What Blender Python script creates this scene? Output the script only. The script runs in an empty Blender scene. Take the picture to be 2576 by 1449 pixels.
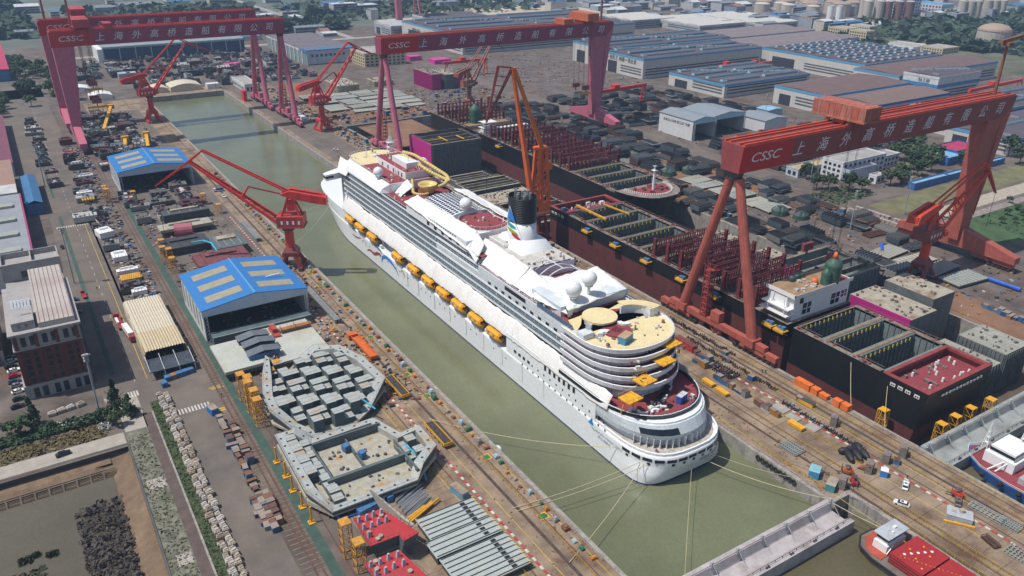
import bpy, math, random
from math import sin, cos, pi, radians, atan2, hypot
from mathutils import Vector, Matrix, noise
random.seed(7)
S = bpy.context.scene
COL = S.collection
# ---------------- camera, sky, sun, exposure ----------------
cam = bpy.data.objects.new('camera', bpy.data.cameras.new('camera'))
COL.objects.link(cam)
YA, PI_, RO = 0.566185, 0.438996, 0.009211
_f = Vector((sin(YA)*cos(PI_), cos(YA)*cos(PI_), -sin(PI_)))
_r0 = Vector((cos(YA), -sin(YA), 0)); _u0 = _r0.cross(_f)
_r = cos(RO)*_r0 + sin(RO)*_u0; _u = -sin(RO)*_r0 + cos(RO)*_u0
cam.matrix_world = Matrix(((_r.x, _u.x, -_f.x, 0), (_r.y, _u.y, -_f.y, 0), (_r.z, _u.z, -_f.z, 165), (0, 0, 0, 1)))
cam.data.sensor_width = 36; cam.data.lens = 36*2001.33/2576
cam.data.clip_start = 1; cam.data.clip_end = 9000
S.camera = cam
W = bpy.data.worlds.new('World'); S.world = W; W.use_nodes = True
_sk = W.node_tree.nodes.new('ShaderNodeTexSky'); _sk.sky_type = 'NISHITA'; _sk.sun_disc = False
_sk.sun_elevation = radians(62); _sk.sun_rotation = radians(-73); _sk.dust_density = 1.5
W.node_tree.links.new(_sk.outputs[0], W.node_tree.nodes['Background'].inputs[0])
W.node_tree.nodes['Background'].inputs[1].default_value = 0.11
sl = bpy.data.lights.new('sun', 'SUN'); sl.energy = 4.3; sl.angle = radians(0.5); sl.color = (1.0, 0.96, 0.9)
so = bpy.data.objects.new('sun', sl); COL.objects.link(so); so.location = (-300, 100, 600)
so.rotation_euler = Vector((0.50, -0.15, -1.0)).to_track_quat('-Z', 'Y').to_euler()
S.view_settings.view_transform = 'Standard'; S.view_settings.look = 'None'
S.view_settings.exposure = 0.0; S.view_settings.gamma = 1
S.render.engine = 'CYCLES'; S.cycles.max_bounces = 4; S.cycles.diffuse_bounces = 3; S.cycles.volume_bounces = 0
S.cycles.use_denoising = True

def at(px, py, z=0.0):
 """ground survey: a point of the photograph (2576 wide) turned into the place at height z"""
 d = (px-1288)/2001.33*_r - (py-724.5)/2001.33*_u + _f
 return Vector((0, 0, 165)) + d*((z-165)/d.z)

# ---------------- materials ----------------
MATS = {}
def mat(name, col=(.5, .5, .5), rough=.7, metal=0.0, var=.18, sc=.25, kind=None, col2=None, k=1.0, bump=0.0, spec=None):
 if name in MATS: return MATS[name]
 m = bpy.data.materials.new(name); MATS[name] = m; m.use_nodes = True
 N = m.node_tree.nodes; L = m.node_tree.links; b = N['Principled BSDF']
 b.inputs['Roughness'].default_value = rough; b.inputs['Metallic'].default_value = metal
 if spec is not None: b.inputs['Specular IOR Level'].default_value = spec
 g = N.new('ShaderNodeNewGeometry'); pos = g.outputs['Position']
 def noise_(scale, det=4.0, vec=None, rgh=.6):
  n = N.new('ShaderNodeTexNoise'); n.inputs['Scale'].default_value = scale; n.inputs['Detail'].default_value = det
  n.inputs['Roughness'].default_value = rgh
  L.new(vec or pos, n.inputs['Vector']); return n.outputs['Fac']
 def scaled(v):
  mp = N.new('ShaderNodeMapping'); mp.inputs['Scale'].default_value = v; L.new(pos, mp.inputs['Vector']); return mp.outputs[0]
 def ramp(fac, a, c0, bpos, c1):
  r = N.new('ShaderNodeValToRGB'); e = r.color_ramp.elements
  e[0].position = a; e[0].color = (*c0, 1); e[1].position = bpos; e[1].color = (*c1, 1)
  L.new(fac, r.inputs[0]); return r.outputs[0]
 def mix(fac, a, c, mode='MIX'):
  x = N.new('ShaderNodeMix'); x.data_type = 'RGBA'; x.blend_type = mode
  if hasattr(fac, 'links'): L.new(fac, x.inputs[0])
  else: x.inputs[0].default_value = fac
  for s_, q in ((x.inputs[6], a), (x.inputs[7], c)):
   if hasattr(q, 'links'): L.new(q, s_)
   else: s_.default_value = (*q, 1)
  return x.outputs[2]
 lo = tuple(max(0, c*(1-var)) for c in col); hi = tuple(min(1, c*(1+var)) for c in col)
 out = ramp(noise_(sc), .3, lo, .7, hi)
 c2 = col2 or tuple(c*.45 for c in col)
 height = None
 if kind == 'rand':       # every object of the kind in its own shade
  oi = N.new('ShaderNodeObjectInfo'); r = N.new('ShaderNodeValToRGB'); r.color_ramp.interpolation = 'CONSTANT'; e = r.color_ramp.elements
  while len(e) < len(c2): e.new(.5)
  for i, c in enumerate(c2): e[i].position = i/len(c2); e[i].color = (*c, 1)
  L.new(oi.outputs['Random'], r.inputs[0]); out = mix(.35, r.outputs[0], out, 'OVERLAY')
 elif kind == 'stain':      # patches of a second colour (rust, moss, oil)
  out = mix(ramp(noise_(sc*.35*k, 6, None, .7), .52, (0, 0, 0), .68, (1, 1, 1)), out, c2)
 elif kind == 'streak':   # runs down the sides
  out = mix(ramp(noise_(1, 4, scaled((.9*k, .9*k, .06*k))), .5, (0, 0, 0), .72, (.75, .75, .75)), out, c2)
 elif kind in ('ribx', 'riby'):
  w = N.new('ShaderNodeTexWave'); w.inputs['Scale'].default_value = k; w.bands_direction = 'X' if kind == 'ribx' else 'Y'
  L.new(pos, w.inputs['Vector']); height = w.outputs['Fac']
  out = mix(ramp(w.outputs['Fac'], .0, (.0, .0, .0), .45, (1, 1, 1)), mix(.6, out, c2), out)
  out = mix(ramp(noise_(.12, 6), .45, (0, 0, 0), .75, (.5, .5, .5)), out, c2)
 elif kind in ('tilexy', 'tilexz', 'tileyz'):
  br = N.new('ShaderNodeTexBrick'); br.offset = 0.0 if col2 is None or k >= 0 else .5
  br.inputs['Scale'].default_value = 1.0; br.inputs['Mortar Size'].default_value = .06*abs(k)
  br.inputs['Brick Width'].default_value = abs(k)*2; br.inputs['Row Height'].default_value = abs(k)
  sp = N.new('ShaderNodeSeparateXYZ'); L.new(pos, sp.inputs[0]); cb = N.new('ShaderNodeCombineXYZ')
  for i, ax in enumerate(kind[4:]): L.new(sp.outputs['xyz'.index(ax)], cb.inputs[i])
  L.new(cb.outputs[0], br.inputs['Vector'])
  out = mix(br.outputs['Fac'], mix(ramp(noise_(sc*.3, 6), .45, (0, 0, 0), .7, (.5, .5, .5)), out, tuple(c*.7 for c in col)), c2)
 elif kind == 'speck':    # fine litter
  out = mix(ramp(noise_(sc*9, 3), .60, (0, 0, 0), .66, (1, 1, 1)), out, c2)
  out = mix(ramp(noise_(sc*.13, 5), .4, (0, 0, 0), .7, (.6, .6, .6)), out, tuple(c*.6 for c in col))
 if var > 0:
  out = mix(.55, out, ramp(noise_(2.3, 5), .25, (.55, .55, .55), .75, (1.15, 1.15, 1.15)), 'MULTIPLY')
 L.new(out, b.inputs['Base Color'])
 if bump:
  bp = N.new('ShaderNodeBump'); bp.inputs['Strength'].default_value = bump; bp.inputs['Distance'].default_value = .3
  L.new(height if height is not None else noise_(sc*4, 5), bp.inputs['Height']); L.new(bp.outputs[0], b.inputs['Normal'])
 return m

# ---------------- mesh builder ----------------
class MB:
 def __init__(s): s.v = []; s.f = []; s.mi = []; s.m = 0
 def add(s, vs, fs):
  o = len(s.v); s.v += [tuple(p) for p in vs]
  for f in fs: s.f.append([i+o for i in f]); s.mi.append(s.m)
  return s
 def box(s, x0, y0, z0, x1, y1, z1):
  x0, x1 = min(x0, x1), max(x0, x1); y0, y1 = min(y0, y1), max(y0, y1); z0, z1 = min(z0, z1), max(z0, z1)
  return s.add([(x0, y0, z0), (x1, y0, z0), (x1, y1, z0), (x0, y1, z0), (x0, y0, z1), (x1, y0, z1), (x1, y1, z1), (x0, y1, z1)],
                     [(3, 2, 1, 0), (4, 5, 6, 7), (0, 1, 5, 4), (1, 2, 6, 5), (2, 3, 7, 6), (3, 0, 4, 7)])
 def rbox(s, cx, cy, z0, lx, ly, h, a=0.0, tz=0.0):
  c, n = cos(a), sin(a); o = []
  for z in (z0, z0+h):
   for dx, dy in ((-1, -1), (1, -1), (1, 1), (-1, 1)):
    X, Y = dx*lx/2, dy*ly/2
    o.append((cx+X*c-Y*n, cy+X*n+Y*c, z+tz*dx))
  return s.add(o, [(3, 2, 1, 0), (4, 5, 6, 7), (0, 1, 5, 4), (1, 2, 6, 5), (2, 3, 7, 6), (3, 0, 4, 7)])
 def bar(s, p, q, w, h=None, w2=None, h2=None):
  p, q = Vector(p), Vector(q); d = (q-p)
  if d.length < 1e-6: return s
  d.normalize(); h = h or w; w2 = w2 or w; h2 = h2 or (h if w2 == w else w2*h/w)
  up = Vector((0, 0, 1)) if abs(d.z) < .98 else Vector((0, 1, 0))
  a = d.cross(up).normalized(); b = a.cross(d)
  vs = [p+a*i*w/2+b*j*h/2 for i, j in ((-1, -1), (1, -1), (1, 1), (-1, 1))]+[q+a*i*w2/2+b*j*h2/2 for i, j in ((-1, -1), (1, -1), (1, 1), (-1, 1))]
  return s.add(vs, [(3, 2, 1, 0), (4, 5, 6, 7), (0, 1, 5, 4), (1, 2, 6, 5), (2, 3, 7, 6), (3, 0, 4, 7)])
 def tube(s, p, q, r, r2=None, n=8, cap=True):
  p, q = Vector(p), Vector(q); d = (q-p).normalized(); r2 = r if r2 is None else r2
  up = Vector((0, 0, 1)) if abs(d.z) < .98 else Vector((0, 1, 0))
  a = d.cross(up).normalized(); b = a.cross(d); vs = []
  for c, rr in ((p, r), (q, r2)):
   vs += [c+(a*cos(2*pi*i/n)+b*sin(2*pi*i/n))*rr for i in range(n)]
  fs = [(i, (i+1) % n, n+(i+1) % n, n+i) for i in range(n)]
  if cap: fs += [tuple(range(n-1, -1, -1)), tuple(range(n, 2*n))]
  return s.add(vs, fs)
 def path(s, pts, r, n=6):
  for a, b in zip(pts, pts[1:]): s.tube(a, b, r, n=n)
  return s
 def prism(s, pts, z0, z1, z1f=None):
  n = len(pts); vs = [(p[0], p[1], z0) for p in pts]+[(p[0], p[1], z1f(p[0], p[1]) if z1f else z1) for p in pts]
  return s.add(vs, [tuple(range(n-1, -1, -1)), tuple(range(n, 2*n))]+[(i, (i+1) % n, n+(i+1) % n, n+i) for i in range(n)])
 def prof(s, pts, axis, a0, a1):
  """profile extruded along x or y; pts are (u, z)"""
  n = len(pts)
  mk = (lambda u, z, a: (a, u, z)) if axis == 'x' else (lambda u, z, a: (u, a, z))
  vs = [mk(u, z, a0) for u, z in pts]+[mk(u, z, a1) for u, z in pts]
  return s.add(vs, [tuple(range(n-1, -1, -1)), tuple(range(n, 2*n))]+[(i, (i+1) % n, n+(i+1) % n, n+i) for i in range(n)])
 def loft(s, rings, closed=True, c0=False, c1=False):
  n = len(rings[0]); o = []
  for r in rings: o += list(r)
  fs = []
  for k in range(len(rings)-1):
   for i in range(n if closed else n-1):
    j = (i+1) % n; fs.append((k*n+i, k*n+j, (k+1)*n+j, (k+1)*n+i))
  if c0: fs.append(tuple(range(n-1, -1, -1)))
  if c1: fs.append(tuple(range((len(rings)-1)*n, len(rings)*n)))
  return s.add(o, fs)
 def sph(s, c, r, n=14, m=8, zs=1.0, z0=-1.0):
  rings = []
  for j in range(m+1):
   t = -pi/2+pi*j/m
   if sin(t) < z0: t = math.asin(z0)
   rings.append([(c[0]+r*cos(t)*cos(2*pi*i/n), c[1]+r*cos(t)*sin(2*pi*i/n), c[2]+r*sin(t)*zs) for i in range(n)])
  return s.loft(rings)
 def quad(s, *p): return s.add(p, [tuple(range(len(p)))])
 def obj(s, name, m, parent=None, label=None, cat=None, group=None, kind=None, smooth=False, raw=False):
  if not s.v: return None
  if parent is not None: o = wloc(parent)
  elif raw: o = Vector((0, 0, 0))
  else:
   xs = [p[0] for p in s.v]; ys = [p[1] for p in s.v]
   o = Vector(((min(xs)+max(xs))/2, (min(ys)+max(ys))/2, min(p[2] for p in s.v)))
  me = bpy.data.meshes.new(name); me.from_pydata([(p[0]-o.x, p[1]-o.y, p[2]-o.z) for p in s.v], [], s.f)
  for mm in (m if isinstance(m, (list, tuple)) else [m]): me.materials.append(mm)
  if isinstance(m, (list, tuple)): me.polygons.foreach_set('material_index', s.mi)
  if smooth: me.polygons.foreach_set('use_smooth', [True]*len(s.f))
  me.update()
  ob = bpy.data.objects.new(name, me); COL.objects.link(ob)
  if parent is not None: ob.parent = parent
  else: ob.location = o
  tag(ob, label, cat, group, kind); return ob
def wloc(o):
 v = Vector((0, 0, 0))
 while o is not None: v += o.location; o = o.parent
 return v
def tag(o, label=None, cat=None, group=None, kind=None):
 if label: o['label'] = label
 if cat: o['category'] = cat
 if group: o['group'] = group
 if kind: o['kind'] = kind
 return o
def thing(name, label, cat, loc=(0, 0, 0), group=None):
 o = bpy.data.objects.new(name, None); COL.objects.link(o); o.location = loc; o.empty_display_size = .5
 return tag(o, label, cat, group)
def dup(src, loc, rz=0.0, label=None, group=None, sc=None):
 """a copy of a thing with copies of its parts and sub-parts"""
 r = src.copy(); COL.objects.link(r); r.location = loc; r.rotation_euler = (0, 0, rz)
 if sc: r.scale = sc
 if label: r['label'] = label
 if group: r['group'] = group
 for ch in list(src.children):
  c = ch.copy(); COL.objects.link(c); c.parent = r
  for g in ch.children:
   d = g.copy(); COL.objects.link(d); d.parent = c
 return r
def struct(name, mb, m, kind='structure'): return mb.obj(name, m, kind=kind, raw=True)
def curvemesh(text, size, depth, shear=0.0):
 c = bpy.data.curves.new('t', 'FONT'); c.body = text; c.size = size; c.extrude = depth; c.shear = shear; c.align_x = 'CENTER'; c.align_y = 'CENTER'
 c.resolution_u = 3
 o = bpy.data.objects.new('t', c); COL.objects.link(o)
 dg = bpy.context.evaluated_depsgraph_get(); dg.update()
 me = bpy.data.meshes.new_from_object(o.evaluated_get(dg))
 bpy.data.objects.remove(o); bpy.data.curves.remove(c); return me
def lettering(name, text, size, m, parent, loc, xdir, zdir=(0, 0, 1), shear=0.0, sx=1.0, depth=.06):
 """raised letters on a surface; xdir = reading direction, zdir = letter height direction (world)"""
 me = curvemesh(text, size, depth, shear)
 X = Vector(xdir).normalized(); Z = Vector(zdir).normalized(); Nn = X.cross(Z)
 mw = Matrix(((X.x*sx, Z.x, Nn.x, 0), (X.y*sx, Z.y, Nn.y, 0), (X.z*sx, Z.z, Nn.z, 0), (0, 0, 0, 1)))
 me.transform(mw); me.materials.clear(); me.materials.append(m)
 o = bpy.data.objects.new(name, me); COL.objects.link(o); o.parent = parent; o.location = Vector(loc)-wloc(parent)
 return o

# ---------------- shared materials ----------------
concrete = mat('quay concrete', (.255, .185, .125), .9, var=.38, sc=.12, kind='stain', col2=(.105, .055, .03))
yard = mat('yard ground', (.125, .100, .085), .95, var=.45, sc=.08, kind='stain', col2=(.115, .062, .036))
asphalt = mat('asphalt', (.15, .122, .10), .9, var=.22, sc=.07, kind='stain', col2=(.10, .09, .085))
wallc = mat('dock wall concrete', (.30, .28, .25), .9, var=.25, sc=.3, kind='streak', col2=(.10, .08, .06))
rustred = mat('rail rust', (.12, .06, .04), .9, var=.3, sc=.5)
dirt = mat('red dirt', (.22, .12, .07), 1, var=.25, sc=.06, kind='stain', col2=(.14, .08, .05))
white = mat('white paint', (.80, .80, .79), .45, var=.03, sc=.2)
steelgrey = mat('grey primer steel', (.33, .36, .34), .6, var=.15, sc=.2, kind='stain', col2=(.30, .19, .09))
darksteel = mat('dark steel', (.07, .075, .08), .6, var=.3, sc=.4)
yellow = mat('yellow paint', (.70, .36, .02), .55, var=.18, sc=.6)
bluep = mat('blue container paint', (.05, .17, .36), .6, var=.25, sc=.7, kind='streak', col2=(.12, .07, .05))
orange = mat('orange paint', (.70, .16, .03), .6, var=.15, sc=.5)
black = mat('black', (.012, .012, .014), .6, var=.2)
glass = mat('dark glass', (.02, .03, .04), .12, var=.1)
redp = mat('crane red', (.64, .038, .025), .45, var=.15, sc=.4, kind='streak', col2=(.25, .03, .03), k=.7)
# ---------------- the setting: ground, basins, water, roads ----------------
R_ = lambda mb, x0, y0, x1, y1, z: mb.quad((x0, y0, z), (x1, y0, z), (x1, y1, z), (x0, y1, z))
g = MB()
for r in ((-2600, 257, 9.5, 5200), (9.5, -150, 116, 5200), (116, 851, 189.5, 5200), (189.5, 113, 240, 5200), (198, -150, 240, 113),
          (240, 645, 346, 5200), (346, 110, 5200, 5200), (470, -150, 5200, 110)): R_(g, *r, 0)
struct('ground', g, yard)
# basin walls: real thickness, tops flush with the quay just proud of the ground
w = MB()
def wallstrip(x0, y0, x1, y1, zb, zt=.03): w.box(x0, y0, zb, x1, y1, zt)
wallstrip(114.6, -150, 116, 852, -14); wallstrip(189.5, 113, 191, 851, -14); wallstrip(116, 851, 189.5, 852.4, -14)
wallstrip(198, -150, 199.4, 113, -14); wallstrip(191, 111.6, 198, 113, -14)
wallstrip(238.6, -150, 240, 645, -14); wallstrip(240, 645, 346, 646.4, -14); wallstrip(346, 110, 347.4, 645, -14); wallstrip(346, 108.6, 470, 110, -14)
struct('dock_wall', w, wallc)
f = MB(); R_(f, 240, 112, 346, 645, -11); struct('dock_floor', f, mat('dock floor', (.10, .075, .055), .9, var=.3, sc=.1))
water = mat('murky dock water', (.150, .160, .090), .2, var=.18, sc=.02, bump=.2, spec=.4)
wm = MB(); R_(wm, 116, 108, 189.5, 851, -5); struct('water', wm, water)
wm = MB(); R_(wm, 116, -150, 198, 108, -5.02); R_(wm, 240, -150, 470, 110, -5.02); struct('river_water', wm, mat('murky river water', (.115, .10, .055), .25, var=.12, sc=.03, bump=.06, spec=.35))
# sheets laid on the ground
def sheet(name, m, rects, z):
 b = MB()
 for r in rects: R_(b, *r, z)
 return struct(name, b, m)
sheet('quay_apron', concrete, [(60, -150, 114.6, 851), (191, 113, 238.6, 851), (199.4, -150, 238.6, 113), (116, 852.4, 189.5, 880)], .02)
sheet('road', asphalt, [(-22, 520, 32, 1900), (6, 257, 25, 520), (25, 259, 43, 303), (-60, 905, 230, 955), (27.5, 120, 40, 259), (238, 655, 430, 668), (430, 360, 452, 900), (352, 200, 372, 640), (460, 287, 900, 300)], .02)
sheet('yard_road', asphalt, [(195, 330, 221, 850), (60, 380, 100, 800)], .035)
sheet('concrete_road', mat('pale concrete', (.36, .32, .27), .9, var=.15, sc=.3), [(-130, 259.2, 9, 266.5), (9.6, 266, 17, 290), (-130, 297, -29, 372)], .03)
sheet('green_walkway', mat('green walkway paint', (.045, .085, .065), .85, var=.25, sc=.3), [(10.6, 310, 12.4, 520), (47, 115, 50, 545), (10.9, 560, 12.4, 760)], .04)
sheet('dirt_yard', dirt, [(236, 655, 330, 760), (248, 560, 300, 640), (352, 330, 420, 420), (348, 120, 372, 200), (240, 760, 270, 850)], .03)
rl = MB()   # crane rails: paired strips let into the quay
for x in (43.4, 45.4): rl.box(x, 115, 0, x+.55, 860, .12)
for x in (94.4, 109.2, 52.2): rl.box(x, 60, 0, x+.4, 850, .10)
for x in (204.2, 207.2, 221.8, 232.0, 236.0): rl.box(x, 20, 0, x+.4, 850, .10)
for x in (428, 432): rl.box(x, 150, 0, x+.5, 860, .12)
for x in (351, 377): rl.box(x, 150, 0, x+.4, 640, .10)
struct('crane_rail', rl, rustred)
sl_ = MB()  # sleepers and seams across the rails and the apron
y = 118.0
while y < 560:
 sl_.box(40.8, y, 0, 47, y+.22, .05); y += 2.2
struct('rail_sleeper', sl_, mat('sleeper concrete', (.25, .19, .12), .9, var=.2))
# painted kerb line, red and white in turn
kr, kw = MB(), MB(); i = 0; y = 60.0
while y < 470:
 for x in (97.2, 219.6) if y < 300 else (97.2,):
  (kr if i % 2 else kw).box(x, y, .0, x+.8, y+1.5, .16)
 y += 1.9; i += 1
struct('kerb_red_marking', kr, mat('kerb red', (.42, .05, .04), .7, var=.25)); struct('kerb_white_marking', kw, mat('kerb white', (.55, .5, .44), .7, var=.2))
# painted lines of the apron and road
ym = MB()
for x in (91.5, 101.0, 112.3, 193.6, 214.5, 226): ym.box(x, 40, .03, x+.22, 420, .045)
ym.box(22.4, 300, .03, 22.65, 520, .045); ym.box(40.2, 262, .03, 43, 264.5, .05)
for k in range(6): ym.rbox(41.8+.8*k, 279.5, .03, .4, 2.6, .025, .5)
struct('yellow_road_marking', ym, mat('worn yellow line', (.5, .33, .05), .8, var=.3, sc=.5))
wk = MB()
for k in range(12): wk.box(25.6+1.15*k, 267.3, .03, 26.2+1.15*k, 271.0, .05)
for k in range(5): wk.box(13.2+1.0*k, 289, .03, 13.8+1.0*k, 293, .05)
for yy in range(300, 900, 9): wk.box(18.0, yy, .03, 18.2, yy+3.2, .05)
for k in range(14): wk.box(8+1.2*k, 498, .03, 8.6+1.2*k, 501, .05)
struct('white_road_marking', wk, mat('worn white line', (.5, .48, .45), .8, var=.2))
# oil-dark seams and rail channels
dk = MB()
for x in (104.6, 199.9, 229.2): dk.box(x, 60, .0, x+1.1, 560, .035)
for k in range(70): dk.box(60, 120+k*6.2, .0, 94, 120.12+k*6.2, .03)
for k in range(60): dk.box(199.5, 50+k*6.2, .0, 238.5, 50.12+k*6.2, .03)
struct('ground_seam', dk, mat('oily seam', (.07, .05, .04), .9, var=.3, sc=.5))

# lower left: sunk canal with a grille wall, rock heap, banks and ditch
brown = mat('dry bank earth', (.20, .135, .085), 1, var=.3, sc=.3, kind='speck', col2=(.10, .08, .04))
cb = MB(); R_(cb, -160, 60, 2.2, 250, -5.4); struct('canal_bed', cb, brown)
cw = MB(); R_(cw, -160, 60, 2.5, 249.0, -4.6)
struct('canal_water', cw, mat('canal water', (.115, .100, .068), .12, var=.1, sc=.05, bump=.05, spec=.45))
bk = MB()
bk.quad((-160, 254, -2.6), (-2, 254, -2.6), (-2, 249, -4.9), (-160, 249, -4.9))
bk.quad((-160, 258.2, -2.2), (3, 258.2, -2.2), (3, 254, -2.6), (-160, 254, -2.6))
bk.quad((2.2, 60, -4.9), (9.2, 60, -1.6), (9.2, 258, -1.6), (2.2, 249, -4.9)); bk.quad((9.2, 258, -1.6), (3, 258.2, -2.2), (-2, 254, -2.6), (-2, 249, -4.9), (2.2, 249, -4.9))
struct('canal_bank', bk, brown)
rt = MB(); rt.box(-160, 258.2, -6, 9.6, 259.2, .05); rt.box(9.0, 60, -6, 9.6, 258.2, .35)
rt.obj('retaining_wall', mat('retaining wall painted shade', (.10, .09, .085), .9, var=.3, sc=.3), label='concrete retaining wall with painted shade round the sunken canal', cat='wall')  # shadow on the wall face is put into its dark colour
gw = thing('sluice_wall', 'concrete sluice wall of louvred bays along the canal water', 'wall', (-40, 250.5, -4.9))
a, b = MB(), MB()
for k in range(26):
 x = -100+k*4.0; a.bar((x, 249.0, -4.9), (x, 251.5, -2.9), .5, .5)
 for j in range(6):
  t = (j+.5)/6; b.bar((x+.25, 249.1+2.4*t, -4.75+2*t), (x+3.75, 249.1+2.4*t, -4.75+2*t), .14, .2)
a.bar((-100, 251.5, -2.8), (1, 251.5, -2.8), .6, .3); a.bar((-100, 248.9, -4.9), (1, 248.9, -4.9), .5, .3)
lm_ = mat('sluice brown concrete', (.15, .12, .09), .9, var=.25); a.obj('frame', lm_, gw); b.obj('louvre', lm_, gw)
gr = MB(); R_(gr, 9.6, 60, 16.6, 266, .03); struct('rough_ground', gr, mat('rough grey ground', (.17, .165, .125), 1, var=.4, sc=.35, kind='stain', col2=(.07, .085, .035), k=2))
gp = MB(); R_(gp, 16.6, 60, 20.0, 275, .03); struct('path', gp, mat('brown path', (.105, .075, .065), .9, var=.25, sc=.3))
gd = MB(); R_(gd, 20.2, 60, 23.3, 282, .03); struct('ditch', gd, mat('green ditch', (.06, .075, .03), 1, var=.4, sc=.5))
kb = MB(); kb.box(19.7, 60, 0, 20.3, 275, .35); struct('kerb', kb, wallc)
rp = MB()
for r in ((10.8, 228, 16.4, 234), (12, 190, 16.3, 195), (12.2, 180, 16.4, 182)): R_(rp, *r, .06)
struct('paving_patch', rp, mat('mixed paving slabs', (.40, .36, .32), .9, var=.3, sc=.5, kind='tilexy', col2=(.12, .07, .05), k=.9))
# dock gates: sloped floating caissons
def gate(name, x0, x1, yf, yb, label, col):
 t = thing(name, label, 'dock gate', ((x0+x1)/2, yf, -8))
 b = MB(); b.prof([(yf, -8), (yf, -.4), (yf+1.6, -.4), (yf+3.4, -2.2), (yb-1.4, -2.2), (yb-.6, .5), (yb+1.2, .5), (yb+1.2, -8)], 'x', x0, x1); b.obj('caisson', col, t)
 n = int((x1-x0)/10)
 for k in range(n+1):
  x = x0+1+(x1-x0-2)*k/n; r = MB()
  r.box(x-.35, yb-1.2, .5, x+.35, yb-.5, 2.6); r.bar((x, yb-1, 2.4), (x+.6, yb-4.5, -2), .16); r.obj('brace_post', mat('gate grey', (.42, .42, .42), .7, var=.2), t)
 r = MB(); r.bar((x0, yb-1.0, 1.6), (x1, yb-1.0, 1.6), .12); r.bar((x0, yf+1.2, .3), (x1, yf+1.2, .3), .12)
 for k in range(int((x1-x0)/3)): r.box(x0+3*k, yf+1.1, -.4, x0+3*k+.1, yf+1.25, .4)
 r.obj('railing', rustred, t)
 for k in range(2*n): x = x0+5+10*(k//2)+.9*(k % 2); r = MB(); r.tube((x, yf+.7, -.4), (x, yf+.7, .3), .28, n=7); r.obj('bollard', darksteel, t)
gatem = mat('gate plating', (.40, .37, .37), .7, var=.18, sc=.25, kind='stain', col2=(.27, .22, .2))
gate('dock_gate', 116.3, 189.3, 103, 112.4, 'pale grey sloped caisson gate closing the flooded cruise ship dock', gatem)
gate('dock_gate', 240.3, 345.7, 103, 113.4, 'grey caisson gate closing the dry dock below the black sterns', mat('dark gate plating', (.30, .32, .31), .6, var=.2, sc=.2, kind='stain', col2=(.2, .2, .19)))
hz_ = MB(); hz_.box(-2500, -140, -16, 5000, 5000, 172)
hm = bpy.data.materials.new('haze'); hm.use_nodes = True; hm.node_tree.nodes.remove(hm.node_tree.nodes['Principled BSDF'])
pv = hm.node_tree.nodes.new('ShaderNodeVolumePrincipled'); pv.inputs['Color'].default_value = (.50, .72, 1, 1); pv.inputs['Density'].default_value = .00011
hm.node_tree.links.new(pv.outputs[0], hm.node_tree.nodes['Material Output'].inputs['Volume'])
struct('haze', hz_, hm, 'stuff')
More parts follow.
